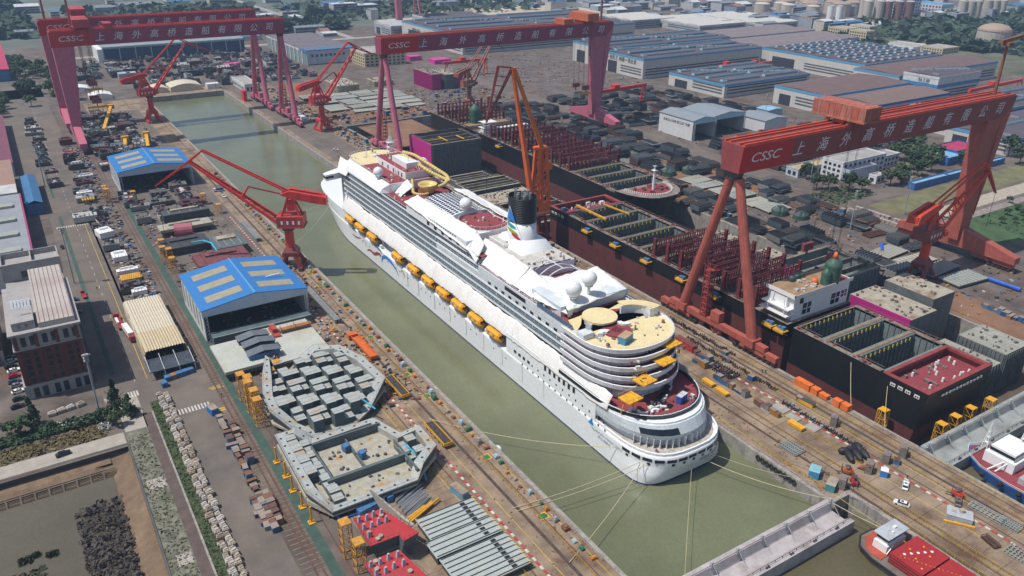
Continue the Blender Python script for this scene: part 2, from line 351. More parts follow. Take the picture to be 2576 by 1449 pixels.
# ---------------- gantry cranes ----------------
pinkleg = mat('faded crane pink', (.50, .13, .19), .55, var=.12, sc=.3)
purp = mat('girder maroon', (.31, .05, .11), .55, var=.12, sc=.25, kind='streak', col2=(.20, .04, .06))
brick_red = mat('girder weathered red', (.40, .10, .07), .55, var=.15, sc=.3, kind='streak', col2=(.25, .06, .05))
redpanel = mat('sign panel red', (.50, .018, .022), .5, var=.05)
lettw = mat('letter white', (.75, .75, .78), .6, var=.05)
bogiem = mat('bogie black', (.03, .025, .025), .7, var=.3)
def gantry(x0, x1, yf, rigid_left, label, legm, gird, topm, trolley, near=False, tower=None):
 t = thing('gantry_crane', label, 'gantry crane', ((x0+x1)/2, yf+6, 0), 'tall gantry cranes over the docks')
 z0, z1 = 74.0, 85.0; yb = yf+11.5
 b = MB(); b.prof([(yf+1.2, z0), (yb-1.2, z0), (yb, z1), (yf, z1)], 'x', x0, x1); b.obj('girder', gird, t)
 r = MB()
 for yy in (yf+.7, yf+3.4, yb-3.4, yb-.7): r.box(x0+1, yy-.35, z1, x1-1, yy+.35, z1+.8)
 r.bar((x0, yf+.1, z1+1.4), (x1, yf+.1, z1+1.4), .14); r.bar((x0, yb-.1, z1+1.4), (x1, yb-.1, z1+1.4), .14)
 for k in range(int((x1-x0)/4)):
  for yy in (yf+.1, yb-.1): r.box(x0+4*k, yy-.06, z1, x0+4*k+.12, yy+.06, z1+1.4)
 r.obj('trolley_rail', topm, t)
 sg = MB(); d = 29; nrm = Vector((0, -(z1-z0), -1.2)).normalized()
 def ff(x, z, o=.12): q = (z1-z)/(z1-z0)*1.2; return (x, yf+q+nrm.y*o, z+nrm.z*o)
 xa, xb = x0-.1, x0+d
 sg.add([ff(xa, z0+.05, .2), ff(xb, z0+.05, .2), ff(xb, z1-.05, .2), ff(xa, z1-.05, .2), ff(xa, z0+.05, -.1), ff(xb, z0+.05, -.1), ff(xb, z1-.05, -.1), ff(xa, z1-.05, -.1)],
           [(0, 1, 2, 3), (7, 6, 5, 4), (0, 4, 5, 1), (1, 5, 6, 2), (2, 6, 7, 3), (3, 7, 4, 0)])
 sgo = sg.obj('sign_panel', redpanel, t)
 zd = (0, -1.2, (z1-z0))
 lettering('lettering', 'CSSC', 5.4, lettw, sgo, ff(x0+13.5, 79.6, .3), (1, 0, 0), zd, shear=.18, sx=1.35)
 n = 11; txt = '上海外高桥造船有限公司'
 for k, chx in enumerate(txt):
  x = x0+33+(x1-x0-46)*k/(n-1)
  o = lettering('lettering', chx, 6.6, lettw, t, ff(x, 79.4, .1), (1, 0, 0), zd, shear=.22)
 # hinge leg: two tubes spreading along the rail
 xh = x1-3 if rigid_left else x0+4
 ym = (yf+yb)/2
 hd = MB(); hd.tube((xh, ym, z0-3.4), (xh, ym, z0), 2.6, 3.4, n=12); hd.obj('hinge_head', darksteel, t)
 for s_ in (-1, 1):
  l = MB(); l.tube((xh, ym+s_*20, 7.0), (xh, ym+s_*2.2, z0-3.2), 2.3, 1.9, n=12); l.box(xh-2.6, ym+s_*20-2.8, 4.2, xh+2.6, ym+s_*20+2.8, 7.6)
  l.obj('leg', legm, t, smooth=False)
 sb = MB(); sb.box(xh-1.3, ym-28, 4.0, xh+1.3, ym+28, 6.6); sb.box(xh-1.6, ym-2.5, 6.6, xh+1.6, ym+2.5, 11)
 for s_ in (-1, 1):
  sb.bar((xh, ym+s_*4, 4.2), (xh, ym+s_*1, .6), .6); sb.box(xh-1.2, ym+s_*31-3, 2.2, xh+1.2, ym+s_*31+3, 4.6); sb.box(xh-1.2, ym+s_*22-7, 2.0, xh+1.2, ym+s_*22+7, 3.4)
 sb.obj('sill_beam', legm, t)
 def bogies(x):
  for s_ in (-1, 1):
   for k in range(9):
    y = ym+s_*(12+k*2.6); g_ = MB(); g_.box(x-1, y-1.0, .55, x+1, y+1.0, 1.9)
    for q in (-.6, .6): g_.tube((x-.45, y+q, .55), (x+.45, y+q, .55), .5, n=8)
    g_.obj('bogie', bogiem, t)
 bogies(xh)
 # rigid leg: box column, narrow in the span direction at the foot
 s = 1 if rigid_left else -1
 xr = x0 if rigid_left else x1
 l = MB()
 if rigid_left:
  l.loft([[(xr+2, ym-3.2, 9), (xr+8, ym-3.2, 9), (xr+8, ym+3.2, 9), (xr+2, ym+3.2, 9)], [(xr+.6, ym-5, z0-.1), (xr+15, ym-5, z0-.1), (xr+15, ym+5, z0-.1), (xr+.6, ym+5, z0-.1)]], c0=True, c1=True)
 else:
  l.loft([[(xr-16, ym-3.0, 9), (xr-7, ym-3.0, 9), (xr-7, ym+3.0, 9), (xr-16, ym+3.0, 9)], [(xr-18, ym-3.6, z0-12), (xr-6.5, ym-3.6, z0-12), (xr-6.5, ym+3.6, z0-12), (xr-18, ym+3.6, z0-12)],
    [(xr-18, ym-4.2, z0-.1), (xr-.4, ym-4.6, z0-.1), (xr-.4, ym+4.6, z0-.1), (xr-18, ym+4.2, z0-.1)]], c0=True, c1=True)
  l.loft([[(xr-6.6, ym-3.4, 22), (xr-6.4, ym-3.4, 22), (xr-6.4, ym+3.4, 22), (xr-6.6, ym+3.4, 22)], [(xr-6.6, ym-4.5, z0-.1), (xr-.1, ym-5.4, z1), (xr-.1, ym+5.4, z1), (xr-6.6, ym+4.5, z0-.1)]], c0=True, c1=True)
 xf = xr+5 if rigid_left else xr-11.5
 l.prof([(ym-33, 5), (ym-33, 8.5), (ym-4, 15.5), (ym+4, 15.5), (ym+33, 8.5), (ym+33, 5)], 'x', xf-2.6, xf+2.6)
 l.obj('rigid_leg', legm, t)
 f = MB()
 for s_ in (-1, 1):
  for q in (15, 27): f.box(xf-1.4, ym+s_*q-5, 2.4, xf+1.4, ym+s_*q+5, 4.9)
 f.obj('foot_beam', legm, t); bogies(xf)
 # trolleys on top
 for tx, ln, h, m_ in trolley:
  ly = 13 if h > 4 else 7; lf = 3.4 if h > 4 else 1.2
  q = MB(); q.box(tx-ln/2, ym-ly, z1+lf, tx+ln/2, ym+ly, z1+lf+h); q.box(tx-ln/2-.5, ym-ly-.5, z1+lf-.7, tx+ln/2+.5, ym+ly+.5, z1+lf)
  o = q.obj('trolley_house', m_, t)
  q = MB()
  for k in range(9): q.box(tx-ln/2-.12, ym-ly+ly*.22*k+.6, z1+lf+.1, tx-ln/2, ym-ly+ly*.22*k+.8, z1+lf+h)
  for k in range(4): q.box(tx-ln/2+.3+k*ln*.25, ym-ly+1, z1+lf+h, tx-ln/2+ln*.2+k*ln*.25, ym+ly-1, z1+lf+h+.12)
  q.obj('roof_panel', m_, o)
  q = MB()
  for dx in (-.36, .36):
   for yy in (yf+.6, yb-.6): q.bar((tx+dx*ln*1.2, yy, z1+.8), (tx+dx*ln*.9, yy, z1+lf), 1.4, 1.1)
  q.box(tx-ln*.4, yf+3, z1+.9, tx+ln*.4, yb-3, z1+max(1.4, lf-.8))
  q.obj('trolley_frame', m_, o)
  if h < 4: continue
  # hoisting ropes and block
  q = MB()
  hb = 22 if near else 30
  for dx in (-4, -3, 3, 4):
   for yy in (yf-1.2, yb+1.2): q.tube((tx+dx, yy, z1+7), (tx+dx*.7, yy, hb+5), .09, n=4, cap=False)
  q.obj('hoist_rope', bogiem, t)
  for yy in (yf-1.2, yb+1.2):
   q = MB(); q.box(tx-3.4, yy-.8, hb+2, tx+3.4, yy+.8, hb+5.4); q.bar((tx, yy, hb+2), (tx, yy, hb-.4), .7); q.obj('hook_block', mat('hook block red', (.25, .05, .05), .6), t)
  q = MB(); q.box(tx-7, yf-1.8, hb-1.6, tx+7, yf-.6, hb-.2)
  for k in range(5): q.bar((tx-6.4+3.2*k, yf-1.2, hb-1.6), (tx-6.4+3.2*k, yf-1.2, hb-4), .5); q.tube((tx-6.4+3.2*k, yf-1.2, hb-4), (tx-6.4+3.2*k, yf-1.2, 9), .06, n=4, cap=False)
  q.obj('lifting_beam', yellow, t)
 if tower is not None:
  q = MB(); x, h = tower; q.tube((x, ym, z1), (x, ym, z1+h), .9, .7, n=8); q.box(x-2, ym-2, z1+h, x+2, ym+2, z1+h+1.6)
  q.bar((x-6, ym, z1+h+2.2), (x+20, ym+4, z1+h+2.8), 1.3, 1.6); q.obj('service_crane', mat('service crane rust', (.25, .09, .05), .7, var=.3), t)
 # access tower on the sill of the hinge leg
 q = MB(); xs_ = xh+ (0)
 for dx, dy in ((-1.6, -1.6), (1.6, -1.6), (1.6, 1.6), (-1.6, 1.6)): q.box(xh+dx-.15, ym+7+dy-.15, 6.6, xh+dx+.15, ym+7+dy+.15, 30)
 for k in range(9):
  z = 7+k*2.6; q.box(xh-1.7, ym+5.3, z, xh+1.7, ym+8.7, z+.2); q.bar((xh-1.6, ym+5.4, z), (xh+1.6, ym+5.4, z+2.6), .18); q.bar((xh-1.6, ym+5.4, z), (xh-1.6, ym+8.6, z+2.6), .18)
 q.obj('access_tower', mat('tower red', (.30, .04, .03), .6), t)
 return t
orh = mat('trolley orange', (.52, .13, .05), .6, var=.2, sc=.3, kind='streak', col2=(.3, .12, .08))
redh = mat('trolley red', (.45, .05, .06), .6, var=.2)
brk = mat('trolley rust red', (.38, .10, .06), .7, var=.25, sc=.3, kind='streak', col2=(.42, .3, .25))
gantry(36, 209, 685, True, 'nearer of the twin pink gantry cranes straddling the head of the flooded dock', pinkleg, purp, redp, [(58, 11, 5, redh), (76, 6, 3, redh)], tower=(52, 26))
gantry(34, 207, 760, True, 'farther of the twin pink gantry cranes, partly hidden by its lettered neighbour', pinkleg, purp, redp, [(64, 11, 5, redh)], tower=(40, 30))
gantry(232, 441, 540, False, 'pink gantry crane with orange trolley house spanning the middle of the dry dock', pinkleg, purp, mat('rail orange red', (.5, .09, .05), .6), [(414, 11, 5, orh), (394, 9, 3.4, orh)], tower=(432, 22))
gantry(235, 430, 205, False, 'nearest brick red gantry crane with rust streaked trolley over the black hulls', brick_red, mat('girder dark maroon', (.27, .055, .055), .5, var=.12, sc=.25, kind='streak', col2=(.16, .035, .04)), mat('bright rail red', (.62, .09, .04), .5), [(302, 10.5, 5.6, brk)], near=True, tower=(419, 24))

# ---------------- portal jib cranes ----------------
def jib(loc, rz, label, m, mdark, s=1.0, luff=.0, hc=23.0, cabm=None, lattice=False):
 """portal crane built round its own slewing axis at the origin, jib along +x"""
 t = thing('jib_crane', label, 'crane', (0, 0, 0), 'slewing jib cranes along the quays')
 b = MB()
 for dx in (-5, 5):
  for dy in (-5, 5): b.bar((dx, dy, 1.2), (dx*.5, dy*.5, 7.5), 1.9, 1.7)
 b.loft([[(r*cos(pi/4+pi/2*i), r*sin(pi/4+pi/2*i), z) for i in range(4)] for r, z in ((5.4, 7), (5.4, 9), (2.6, 12))], c0=True, c1=True)
 for dx in (-5, 5): b.box(dx-.9, -7, .5, dx+.9, 7, 1.9)
 b.obj('portal', mdark, t)
 b = MB(); b.tube((0, 0, 11.5), (0, 0, hc-1), 2.4, 2.2, n=14); o = b.obj('column', m, t)
 b = MB(); b.tube((0, 0, hc-2.4), (0, 0, hc), 3.2, 3.4, n=14); b.obj('slewing_ring', darksteel, t)
 b = MB(); b.box(-8.5, -4.6, hc, 4.5, 4.6, hc+5.5); b.box(-8.9, -4.9, hc-.3, 4.9, 4.9, hc); cab = b.obj('machinery_house', cabm or m, t)
 for k in range(4):
  for s_ in (-1, 1):
   q = MB(); q.box(-7+2.8*k, s_*4.6-.06, hc+1.6, -6+2.8*k, s_*4.6+.06, hc+3.4); q.obj('window', white, cab)
 q = MB(); q.box(3.6, -6.2, hc+1, 6.6, -3.8, hc+3.6); q.obj('cabin', m, t)
 b = MB()   # A-frame
 for dy in (-2.6, 2.6): b.bar((2, dy, hc+5.5), (-2.5, dy*.6, hc+17), 1.1, .9); b.bar((-7, dy, hc+5.5), (-2.5, dy*.6, hc+17), 1.2, .9); b.bar((-5, dy*.9, hc+11), (0.4, dy*.9, hc+10), .5)
 b.box(-4.6, -2.4, hc+8, -1, 2.4, hc+13); b.obj('tower_frame', m, t)
 A = luff; ca, sa = cos(A), sin(A); px, pz = 4.2, hc+2.0; Lb = 50
 tip = (px+Lb*ca, 0, pz+Lb*sa); b = MB()
 for dy in (-1, 1):
  b.bar((px, dy*3.0, pz), (px+Lb*ca, dy*.9, pz+Lb*sa), 1.3, 1.5, .8, .9)
 for k in range(9):
  u, v = k/9, (k+1)/9; w0, w1 = 3-2.1*u, 3-2.1*v
  b.bar((px+Lb*u*ca, -w0, pz+Lb*u*sa), (px+Lb*u*ca, w0, pz+Lb*u*sa), .5); b.bar((px+Lb*u*ca, -w0, pz+Lb*u*sa), (px+Lb*v*ca, w1, pz+Lb*v*sa), .4)
  if lattice:
   n_ = Vector((-sa, 0, ca))*2.6*(1-u)
   for dy in (-1, 1): b.bar((px+Lb*u*ca, dy*w0, pz+Lb*u*sa), Vector((px+Lb*v*ca, dy*w1, pz+Lb*v*sa))+n_, .35)
 b.bar((px+Lb*.42*ca, -2.2, pz+Lb*.42*sa), (px+Lb*.42*ca-3.5, 0, pz+Lb*.42*sa+5), .7); b.bar((px+Lb*.42*ca, 2.2, pz+Lb*.42*sa), (px+Lb*.42*ca-3.5, 0, pz+Lb*.42*sa+5), .7)
 b.obj('jib', m, t)
 T = Vector(tip); b = MB()  # tie bar and the fly head
 h0 = T+Vector((-7, 0, 5.5)); h1 = T+Vector((22*cos(A-1.25), 0, 22*sin(A-1.25)))
 for dy in (-.9, .9):
  b.bar(T+Vector((0, dy, 0)), h0+Vector((0, dy, 0)), .8); b.bar(T+Vector((0, dy, 0)), h1+Vector((0, dy*.4, 0)), .9, 1.0, .5, .5); b.bar(h0+Vector((0, dy, 0)), h1+Vector((0, dy*.4, 0)), .55)
 for k in range(4):
  u = (k+1)/5; p1 = T.lerp(h1, u); p2 = h0.lerp(h1, u); b.bar(p1, p2, .4)
 b.obj('fly_jib', m, t)
 b = MB()
 for dy in (-1, 1): b.bar((-2.5, dy*1.3, hc+17), h0+Vector((0, dy*.8, 0)), .65, .8)
 b.obj('tie_bar', m, t)
 b = MB()   # counterweight lever, the broad arm behind
 for dy in (-2.2, 2.2):
  b.prof([(2, hc+16.6), (-3, hc+18.4), (-19, hc+15.4), (-20.5, hc+11.2), (-15, hc+12), (-3, hc+14.6)], 'y', dy-.9, dy+.9)
 b.box(-20.4, -2.4, hc+11.4, -16.5, 2.4, hc+14.8); b.bar((1, 0, hc+16), (px+Lb*.42*ca-3.5, 0, pz+Lb*.42*sa+5), .6)
 cw_ = b.obj('counterweight_arm', m, t)
 b = MB()
 for k in range(12): b.box(-18+1.7*k, -2.9, hc+15.6+k*.22, -17.9+1.7*k, -2.8, hc+17.6+k*.15)
 b.bar((-18, -2.85, hc+17.5), (1, -2.85, hc+19.3), .12); b.obj('railing', m, cw_)
 b = MB(); b.tube(h1, h1-Vector((0, 0, max(4, h1.z-14))), .1, n=4); b.obj('hoist_rope', bogiem, t)
 q = MB()
 for dx in (-5, 5):
  for k in range(4): q.box(dx-.6, -6.6+3.6*k, .12, dx+.6, -4.6+3.6*k, 1.0)
 q.obj('bogie', bogiem, t)
 t.location = loc; t.rotation_euler = (0, 0, rz); t.scale = (s, s, s)
 return t
dred = mat('crane dark red', (.20, .03, .03), .55, var=.25, sc=.3)
cabred = mat('crane house red', (.42, .04, .03), .55, var=.2, sc=.3, kind='streak', col2=(.16, .03, .03))
jib((106, 377, 0), radians(150), 'red jib crane with long low jib reaching left from the cruise dock quay', redp, dred, 1.0, .66, cabm=cabred)
jib((104, 745, 0), radians(6), 'red jib crane at the head of the flooded dock in front of twin gantries', redp, redp, 1.0, .85)
jib((220, 644, 0), radians(10), 'red jib crane between the flooded dock and pale panel rows', redp, redp, 1.0, .86)
jib((371, 200, 0), radians(4), 'red jib crane standing among steel panels under the nearest gantry leg', mat('crane bright red', (.62, .06, .02), .5, var=.15), dred, .98, .5, cabm=mat('crane house weathered', (.24, .07, .06), .6, var=.35, sc=.3, kind='streak', col2=(.5, .06, .03)))
orc = mat('crane orange', (.74, .15, .03), .5, var=.15)
def tallcrane():
 x, y = 236.5, 345; t = thing('jib_crane', 'tall orange lattice crane with near upright boom behind the black cruise funnel', 'crane', (x, y, 0), 'slewing jib cranes along the quays')
 b = MB()
 for dx in (-4, 4):
  for dy in (-4.5, 4.5): b.bar((x+dx, y+dy, .8), (x+dx*.55, y+dy*.55, 14), 1.5, 1.4)
 for z in (4, 9): b.bar((x-3.2, y-3.6, z), (x+3.2, y-3.6, z), .7); b.bar((x-3.4, y-3.4, z), (x-3.4, y+3.4, z), .7)
 b.box(x-5, y-6, .3, x-3, y+6, 1.6); b.box(x+3, y-6, .3, x+5, y+6, 1.6); b.obj('portal', dred, t)
 b = MB(); b.tube((x, y, 13.4), (x, y, 15), 4, n=14); b.obj('slewing_ring', darksteel, t)
 b = MB(); b.box(x-6, y-4.5, 15, x+4.5, y+4.5, 21.5); b.box(x-6, y-3, 21.5, x-2, y+4, 27); c = b.obj('machinery_house', orc, t)
 lettering('lettering', '上海外高桥造船有限公司', 1.05, lettw, c, (x-.6, y-4.56, 16.6), (1, 0, 0), depth=.05)
 b = MB(); b.box(x-4.5, y-4.56, 18, x-3.5, y-4.4, 20.4); b.box(x-6.06, y-2, 18, x-5.9, y-1, 20.4); b.obj('window', glass, c)
 b = MB()
 for dy in (-3.4, 3.4):
  b.bar((x-3, y+dy, 21.5), (x-1.5, y+dy*.6, 52), 1.5); b.bar((x+4, y+dy, 21.5), (x+2.5, y+dy*.6, 52), 1.5)
  for k in range(5): z = 21.5+6*k; b.bar((x-3+.3*k, y+dy*(1-.08*k), z), (x+4-.3*k, y+dy*(1-.08*(k+1)), z+6), .5); b.bar((x-3+.3*k, y+dy*(1-.08*k), z), (x+4-.3*k, y+dy*(1-.08*k), z), .5)
 b.box(x-3, y-3, 51.4, x+4, y+3, 52.4); b.box(x+.5, y-3.2, 40, x+6, y+3.2, 43.5); b.obj('tower_frame', orc, t)
 p, T = Vector((x-5.5, y-1, 23)), Vector((x-17, y+2, 95)); b = MB()
 for dy in (-1, 1): b.bar(p+Vector((dy*1.5, dy*3.2, 0)), T+Vector((dy*.3, dy*.7, 0)), 2.1, 2.2, 1.3, 1.4)
 for k in range(10):
  u = k/10; q = p.lerp(T, u); w_ = 1-.78*u; q2 = p.lerp(T, u+.1); w2 = 1-.78*(u+.1); b.bar(q-Vector((1.5*w_, 3.2*w_, 0)), q+Vector((1.5*w_, 3.2*w_, 0)), .9); b.bar(q-Vector((1.5*w_, 3.2*w_, 0)), q2+Vector((1.5*w2, 3.2*w2, 0)), .4)
 b.obj('jib', orc, t)
 b = MB(); b.bar((x+.6, y, 52.4), T+Vector((1, 0, 0)), 2.1, 2.1, 1.5, 1.5); b.obj('tie_bar', mat('crane orange bright', (.72, .19, .03), .5, var=.1), t)
 b = MB(); E_ = Vector((x-30, y+6, 68)); h0 = T+Vector((-7, 2, 1))
 for dy in (-.8, .8): b.bar(T+Vector((0, dy, 0)), h0+Vector((0, dy, 0)), .7); b.bar(T+Vector((0, dy, 0)), E_, .8); b.bar(h0+Vector((0, dy, 0)), E_, .7)
 for k in range(5): u = (k+1)/6; b.bar(T.lerp(E_, u), h0.lerp(E_, u), .45)
 b.obj('fly_jib', mat('fly jib maroon', (.25, .05, .05), .6), t)
 b = MB()
 for dx in (-4, 4):
  for k in range(3): b.box(x+dx-.6, y-5.6+4*k, .12, x+dx+.6, y-3+4*k, .9)
 b.obj('bogie', bogiem, t); b = MB(); b.tube(E_, (E_.x, E_.y, 30), .1, n=4); b.obj('hoist_rope', bogiem, t)
tallcrane()
rust = mat('crane rusty', (.30, .10, .06), .6, var=.3)
jib((367, 655, 0), radians(20), 'rusty brown jib crane beyond the green painted bulk carrier end', rust, rust, .9, .85)
# ---------------- the cruise ship ----------------
CX, HBm = 166.3, 18.7
sw = mat('ship white', (.80, .81, .82), .35, var=.03, sc=.15)
swg = mat('ship pale grey panels', (.66, .71, .74), .4, var=.08, sc=.3, kind='tileyz', col2=(.56, .60, .63), k=2.6)
shipglass = mat('balcony glass', (.07, .12, .17), .15, var=.3, sc=.4, kind='tileyz', col2=(.62, .66, .68), k=1.45)
shipdark = mat('ship dark glazing', (.012, .018, .026), .15, var=.2)
deckred = mat('red deck coating', (.27, .045, .055), .75, var=.12, sc=.25, kind='speck', col2=(.36, .10, .10))
deckyel = mat('cream primer deck', (.72, .60, .33), .7, var=.06, sc=.2, kind='stain', col2=(.64, .52, .28))
tarp = mat('white tarpaulin', (.80, .79, .76), .75, var=.03, sc=.3, bump=.25, kind='streak', col2=(.70, .66, .60), k=.5)
ship = thing('cruise_ship', 'white cruise ship with black topped funnel lying in the flooded dock', 'ship', (CX, 310, -5))

def uo(ap, ys, hb, yf, n=18, ex=2.3, cx=CX):
 """plan outline, rounded aft end at y=ap, straight sides to y=yf"""
 pts = [(cx+hb, yf)]
 for i in range(n+1):
  t = pi*i/n; c, s = cos(t), sin(t)
  pts.append((cx+hb*math.copysign(abs(c)**(2/ex), c), ys-(ys-ap)*abs(s)**(2/ex)))
 pts.append((cx-hb, yf)); return pts
def hullring(z):
 ys = 150.8 if z < -3 else (149.2 if z < 1 else 147.8); exa = 5.0 if z < -3 else (4.2 if z < 1 else 3.0)
 tip = 464+max(0, (z+5))*.55; y0 = 398+max(0, z)*.8; exf = 1.75+max(0, z+5)*.05
 aft = []; n = 20
 for i in range(n+1):
  t = pi*i/n; c, s = cos(t), sin(t)
  aft.append((CX+HBm*math.copysign(abs(c)**(2/exa), c), 172-(172-ys)*abs(s)**(2/exa), z))
 fore = []; m = 22
 for i in range(1, m):
  t = pi*i/m; c, s = cos(t), sin(t)
  fore.append((CX-HBm*math.copysign(abs(c)**(2/exf), c), y0+(tip-y0)*abs(s)**(2/exf), z))
 return aft+fore
h = MB(); h.loft([hullring(z) for z in (-7, -4.4)]); h.obj('boot_topping', mat('boot topping blue', (.02, .045, .16), .4), ship, smooth=True)
hullo = MB(); hullo.loft([hullring(z) for z in (-4.4, -2.5, .2, 1.8, 3.4, 5, 6.5)], c1=True); hullo = hullo.obj('hull', sw, ship)
for p in hullo.data.polygons: p.use_smooth = len(p.vertices) == 4
b = MB(); b.loft([hullring(z) for z in (6.52, 8, 10, 13.0)][0:1]+[[(x, max(y, 405), z) for x, y, _ in hullring(z)] for z in (8, 10, 13)], c1=True)
b = MB()
def foreblk(z, y0=404):
 r = [q for q in hullring(z) if q[1] > y0]; return [(r[0][0], y0, z)]+r+[(r[-1][0], y0, z)]
rs = [foreblk(z) for z in (6.5, 8, 10, 13)]; n_ = min(len(r) for r in rs); rs = [[r[int(round(i*(len(r)-1)/(n_-1)))] for i in range(n_)] for r in rs]
b.loft(rs, c1=True); b.obj('forecastle', sw, ship)
# stern tier, promenade recess, aft body
b = MB(); b.prism(uo(153.5, 174, 16.2, 236), 6.5, 10.2); b.obj('promenade_wall', swg, ship)
fl = MB(); fl.prism(uo(149.6, 172, 17.6, 190, ex=3), 6.52, 6.66); fl.obj('mooring_deck', mat('grimy deck', (.42, .38, .33), .8, var=.3, sc=.5), ship)
for i in range(26):
 t = pi*(i+.5)/26; c, s = cos(t), sin(t)
 if abs(c) > .88: continue
 q = MB(); q.bar((CX+15.9*math.copysign(abs(c)**.87, c), 174-20.3*s**.87, 8.35), (CX+18.0*math.copysign(abs(c)**.87, c), 174-22.6*s**.87, 8.35), .18, 3.4); q.obj('partition', sw, ship)
rim = MB(); o1 = uo(148.2, 172, 18.6, 196, ex=3); o2 = uo(148.8, 172, 18.0, 196, ex=3)
rim.loft([[(x, y, 6.5) for x, y in o1], [(x, y, 7.5) for x, y in o1], [(x, y, 7.5) for x, y in o2], [(x, y, 6.5) for x, y in o2]], closed=False); rim.obj('stern_bulwark', sw, ship)
b = MB(); b.loft([[(x, y, z) for x, y in uo(a, 176, hb, 236)] for a, hb, z in ((152.4, 18.2, 9.6), (151.6, 18.5, 11.5), (153.6, 18.6, 14.6))], c0=True, c1=True); b.obj('aft_body', swg, ship)
for s_ in (-1, 1):
 b = MB(); b.box(CX+s_*18.72, 178, 6.5, CX+s_*17.5, 236, 14.9); b.obj('side_shell', sw, ship)
# red aft deck with dark glass rail and white rim
ro, ri = uo(156.6, 180, 18.9, 200), uo(157.2, 180, 18.4, 200)
b = MB(); b.prism(uo(154.2, 179, 18.7, 200), 14.6, 15.2); b.obj('rim', sw, ship)
b = MB(); b.prism(ri, 15.2, 15.6); b.obj('deck', deckred, ship)
b = MB(); b.loft([[(x, y, 15.2) for x, y in ro], [(x, y, 16.7) for x, y in ro], [(x, y, 16.7) for x, y in ri], [(x, y, 15.6) for x, y in ri]], closed=False); b.obj('glass_rail', shipdark, ship)
b = MB(); r2 = uo(156.5, 180, 19.0, 200); b.path([(x, y, 16.85) for x, y in r2], .16, 5); b.obj('hand_rail', sw, ship)
b = MB(); b.loft([[(x, y, z) for x, y in uo(155.9, 179.6, 18.95, 200)] for z in (14.6, 15.25)], closed=False)
q = MB()
for i in range(0, 5): pass
scr = MB(); oo = uo(151.35, 176, 18.62, 236); oo2 = uo(152.9, 176, 18.66, 236)
for i in range(11, 15): scr.quad((*oo[i], 11.7), (*oo[i+1], 11.7), (*oo2[i+1], 13.5), (*oo2[i], 13.5))
scr.obj('stern_screen', shipdark, ship)
# terraces stepping up the stern
cf = mat('cabin front', (.74, .77, .80), .4, var=.12, sc=.5, kind='tilexz', col2=(.30, .34, .38), k=1.5)
for ap, z in ((174.4, 30.4), (173.2, 27.4), (171.9, 24.4), (170.6, 21.4), (171, 15.8)):
 core = MB(); core.prism(uo(ap, 190, 17.3, 200), z, z+(2.35 if z > 20 else 4.7)); core.obj('terrace_wall', cf, ship)
for lv, (ap, z) in enumerate(((172.3, 33.2), (171.3, 30.2), (170.0, 27.2), (168.7, 24.2), (167.2, 21.2))):
 hb = 18.7
 dk_ = MB(); dk_.prism(uo(ap+.5, 190, hb-.5, 200), z-.35, z)
 dk_.obj('deck', deckyel if lv == 0 else deckred, ship)
 o1, o2, o3 = uo(ap, 190, hb, 200), uo(ap+.45, 190, hb-.4, 200), uo(ap+.25, 190, hb-.25, 200)
 b = MB(); b.loft([[(x, y, z-.8) for x, y in o3], [(x, y, z+.9) for x, y in o1], [(x, y, z+.95) for x, y in o2], [(x, y, z-.8) for x, y in o2]], closed=False); b.obj('rim', sw, ship, smooth=False)
 b = MB(); b.loft([[(x, y, z-1.0) for x, y in o2], [(x, y, z-.7) for x, y in o3]], closed=False); b.obj('dark_band', shipdark, ship)
 if lv:
  b = MB()
  for i in range(7):
   t = pi*(i+1.2)/8.4; c, s = cos(t), sin(t)
   b.add([(CX+15*c, 190-13*s, z), (CX+15*c, 190-13*s, z+2.5), (CX+(hb-.8)*c, 190-(190-ap-.8)*s, z)], [(0, 1, 2), (2, 1, 0)])
  b.obj('partition', sw, ship)
 else:
  b = MB()
  for i in range(0, len(o2)-1):
   b.bar((*o2[i], z+1.5), (*o2[i+1], z+1.5), .07); b.bar((*o2[i], z), (*o2[i], z+1.5), .07)
  b.obj('hand_rail', sw, ship)
# long superstructure sides: slabs, glass and fins
def side(y0, y1, levels, hb, name='balcony_deck'):
 for z in levels:
  for s_ in (-1, 1):
   b = MB(); b.box(CX+s_*(hb-1.2), y0, z-.25, CX+s_*(hb+.25), y1, z+.55); b.obj(name, sw, ship)
body = MB(); body.box(CX-15.2, 190, 6.6, CX+15.2, 408, 21.4); body.obj('boat_deck_wall', mat('boat recess painted shade', (.30, .34, .38), .5, var=.2, kind='tileyz', col2=(.10, .12, .14), k=2.6), ship)  # dark grey carries the shade of the lifeboat recess in its colour
b = MB(); b.box(CX-16.0, 192, 21.4, CX+16.0, 262, 33.0); b.obj('superstructure', swg, ship)
b = MB()
for s_ in (-1, 1):
 for z in (22.5, 25.4): b.box(CX+s_*15.8, 196, z, CX+s_*16.08, 300, z+1.4)
b.obj('window_band', shipglass, ship)
b = MB(); b.box(CX-16.0, 262, 21.4, CX+16.0, 412, 36.4); b.prism([(CX+16, 412), (CX+15, 420), (CX+9, 427), (CX-9, 427), (CX-15, 420), (CX-16, 412)], 13, 36.3); b.obj('superstructure', shipglass, ship)
side(196, 413, (21.6, 24.5, 27.5, 30.4), 16.2); side(262, 413, (33.4, 36.4), 16.2)
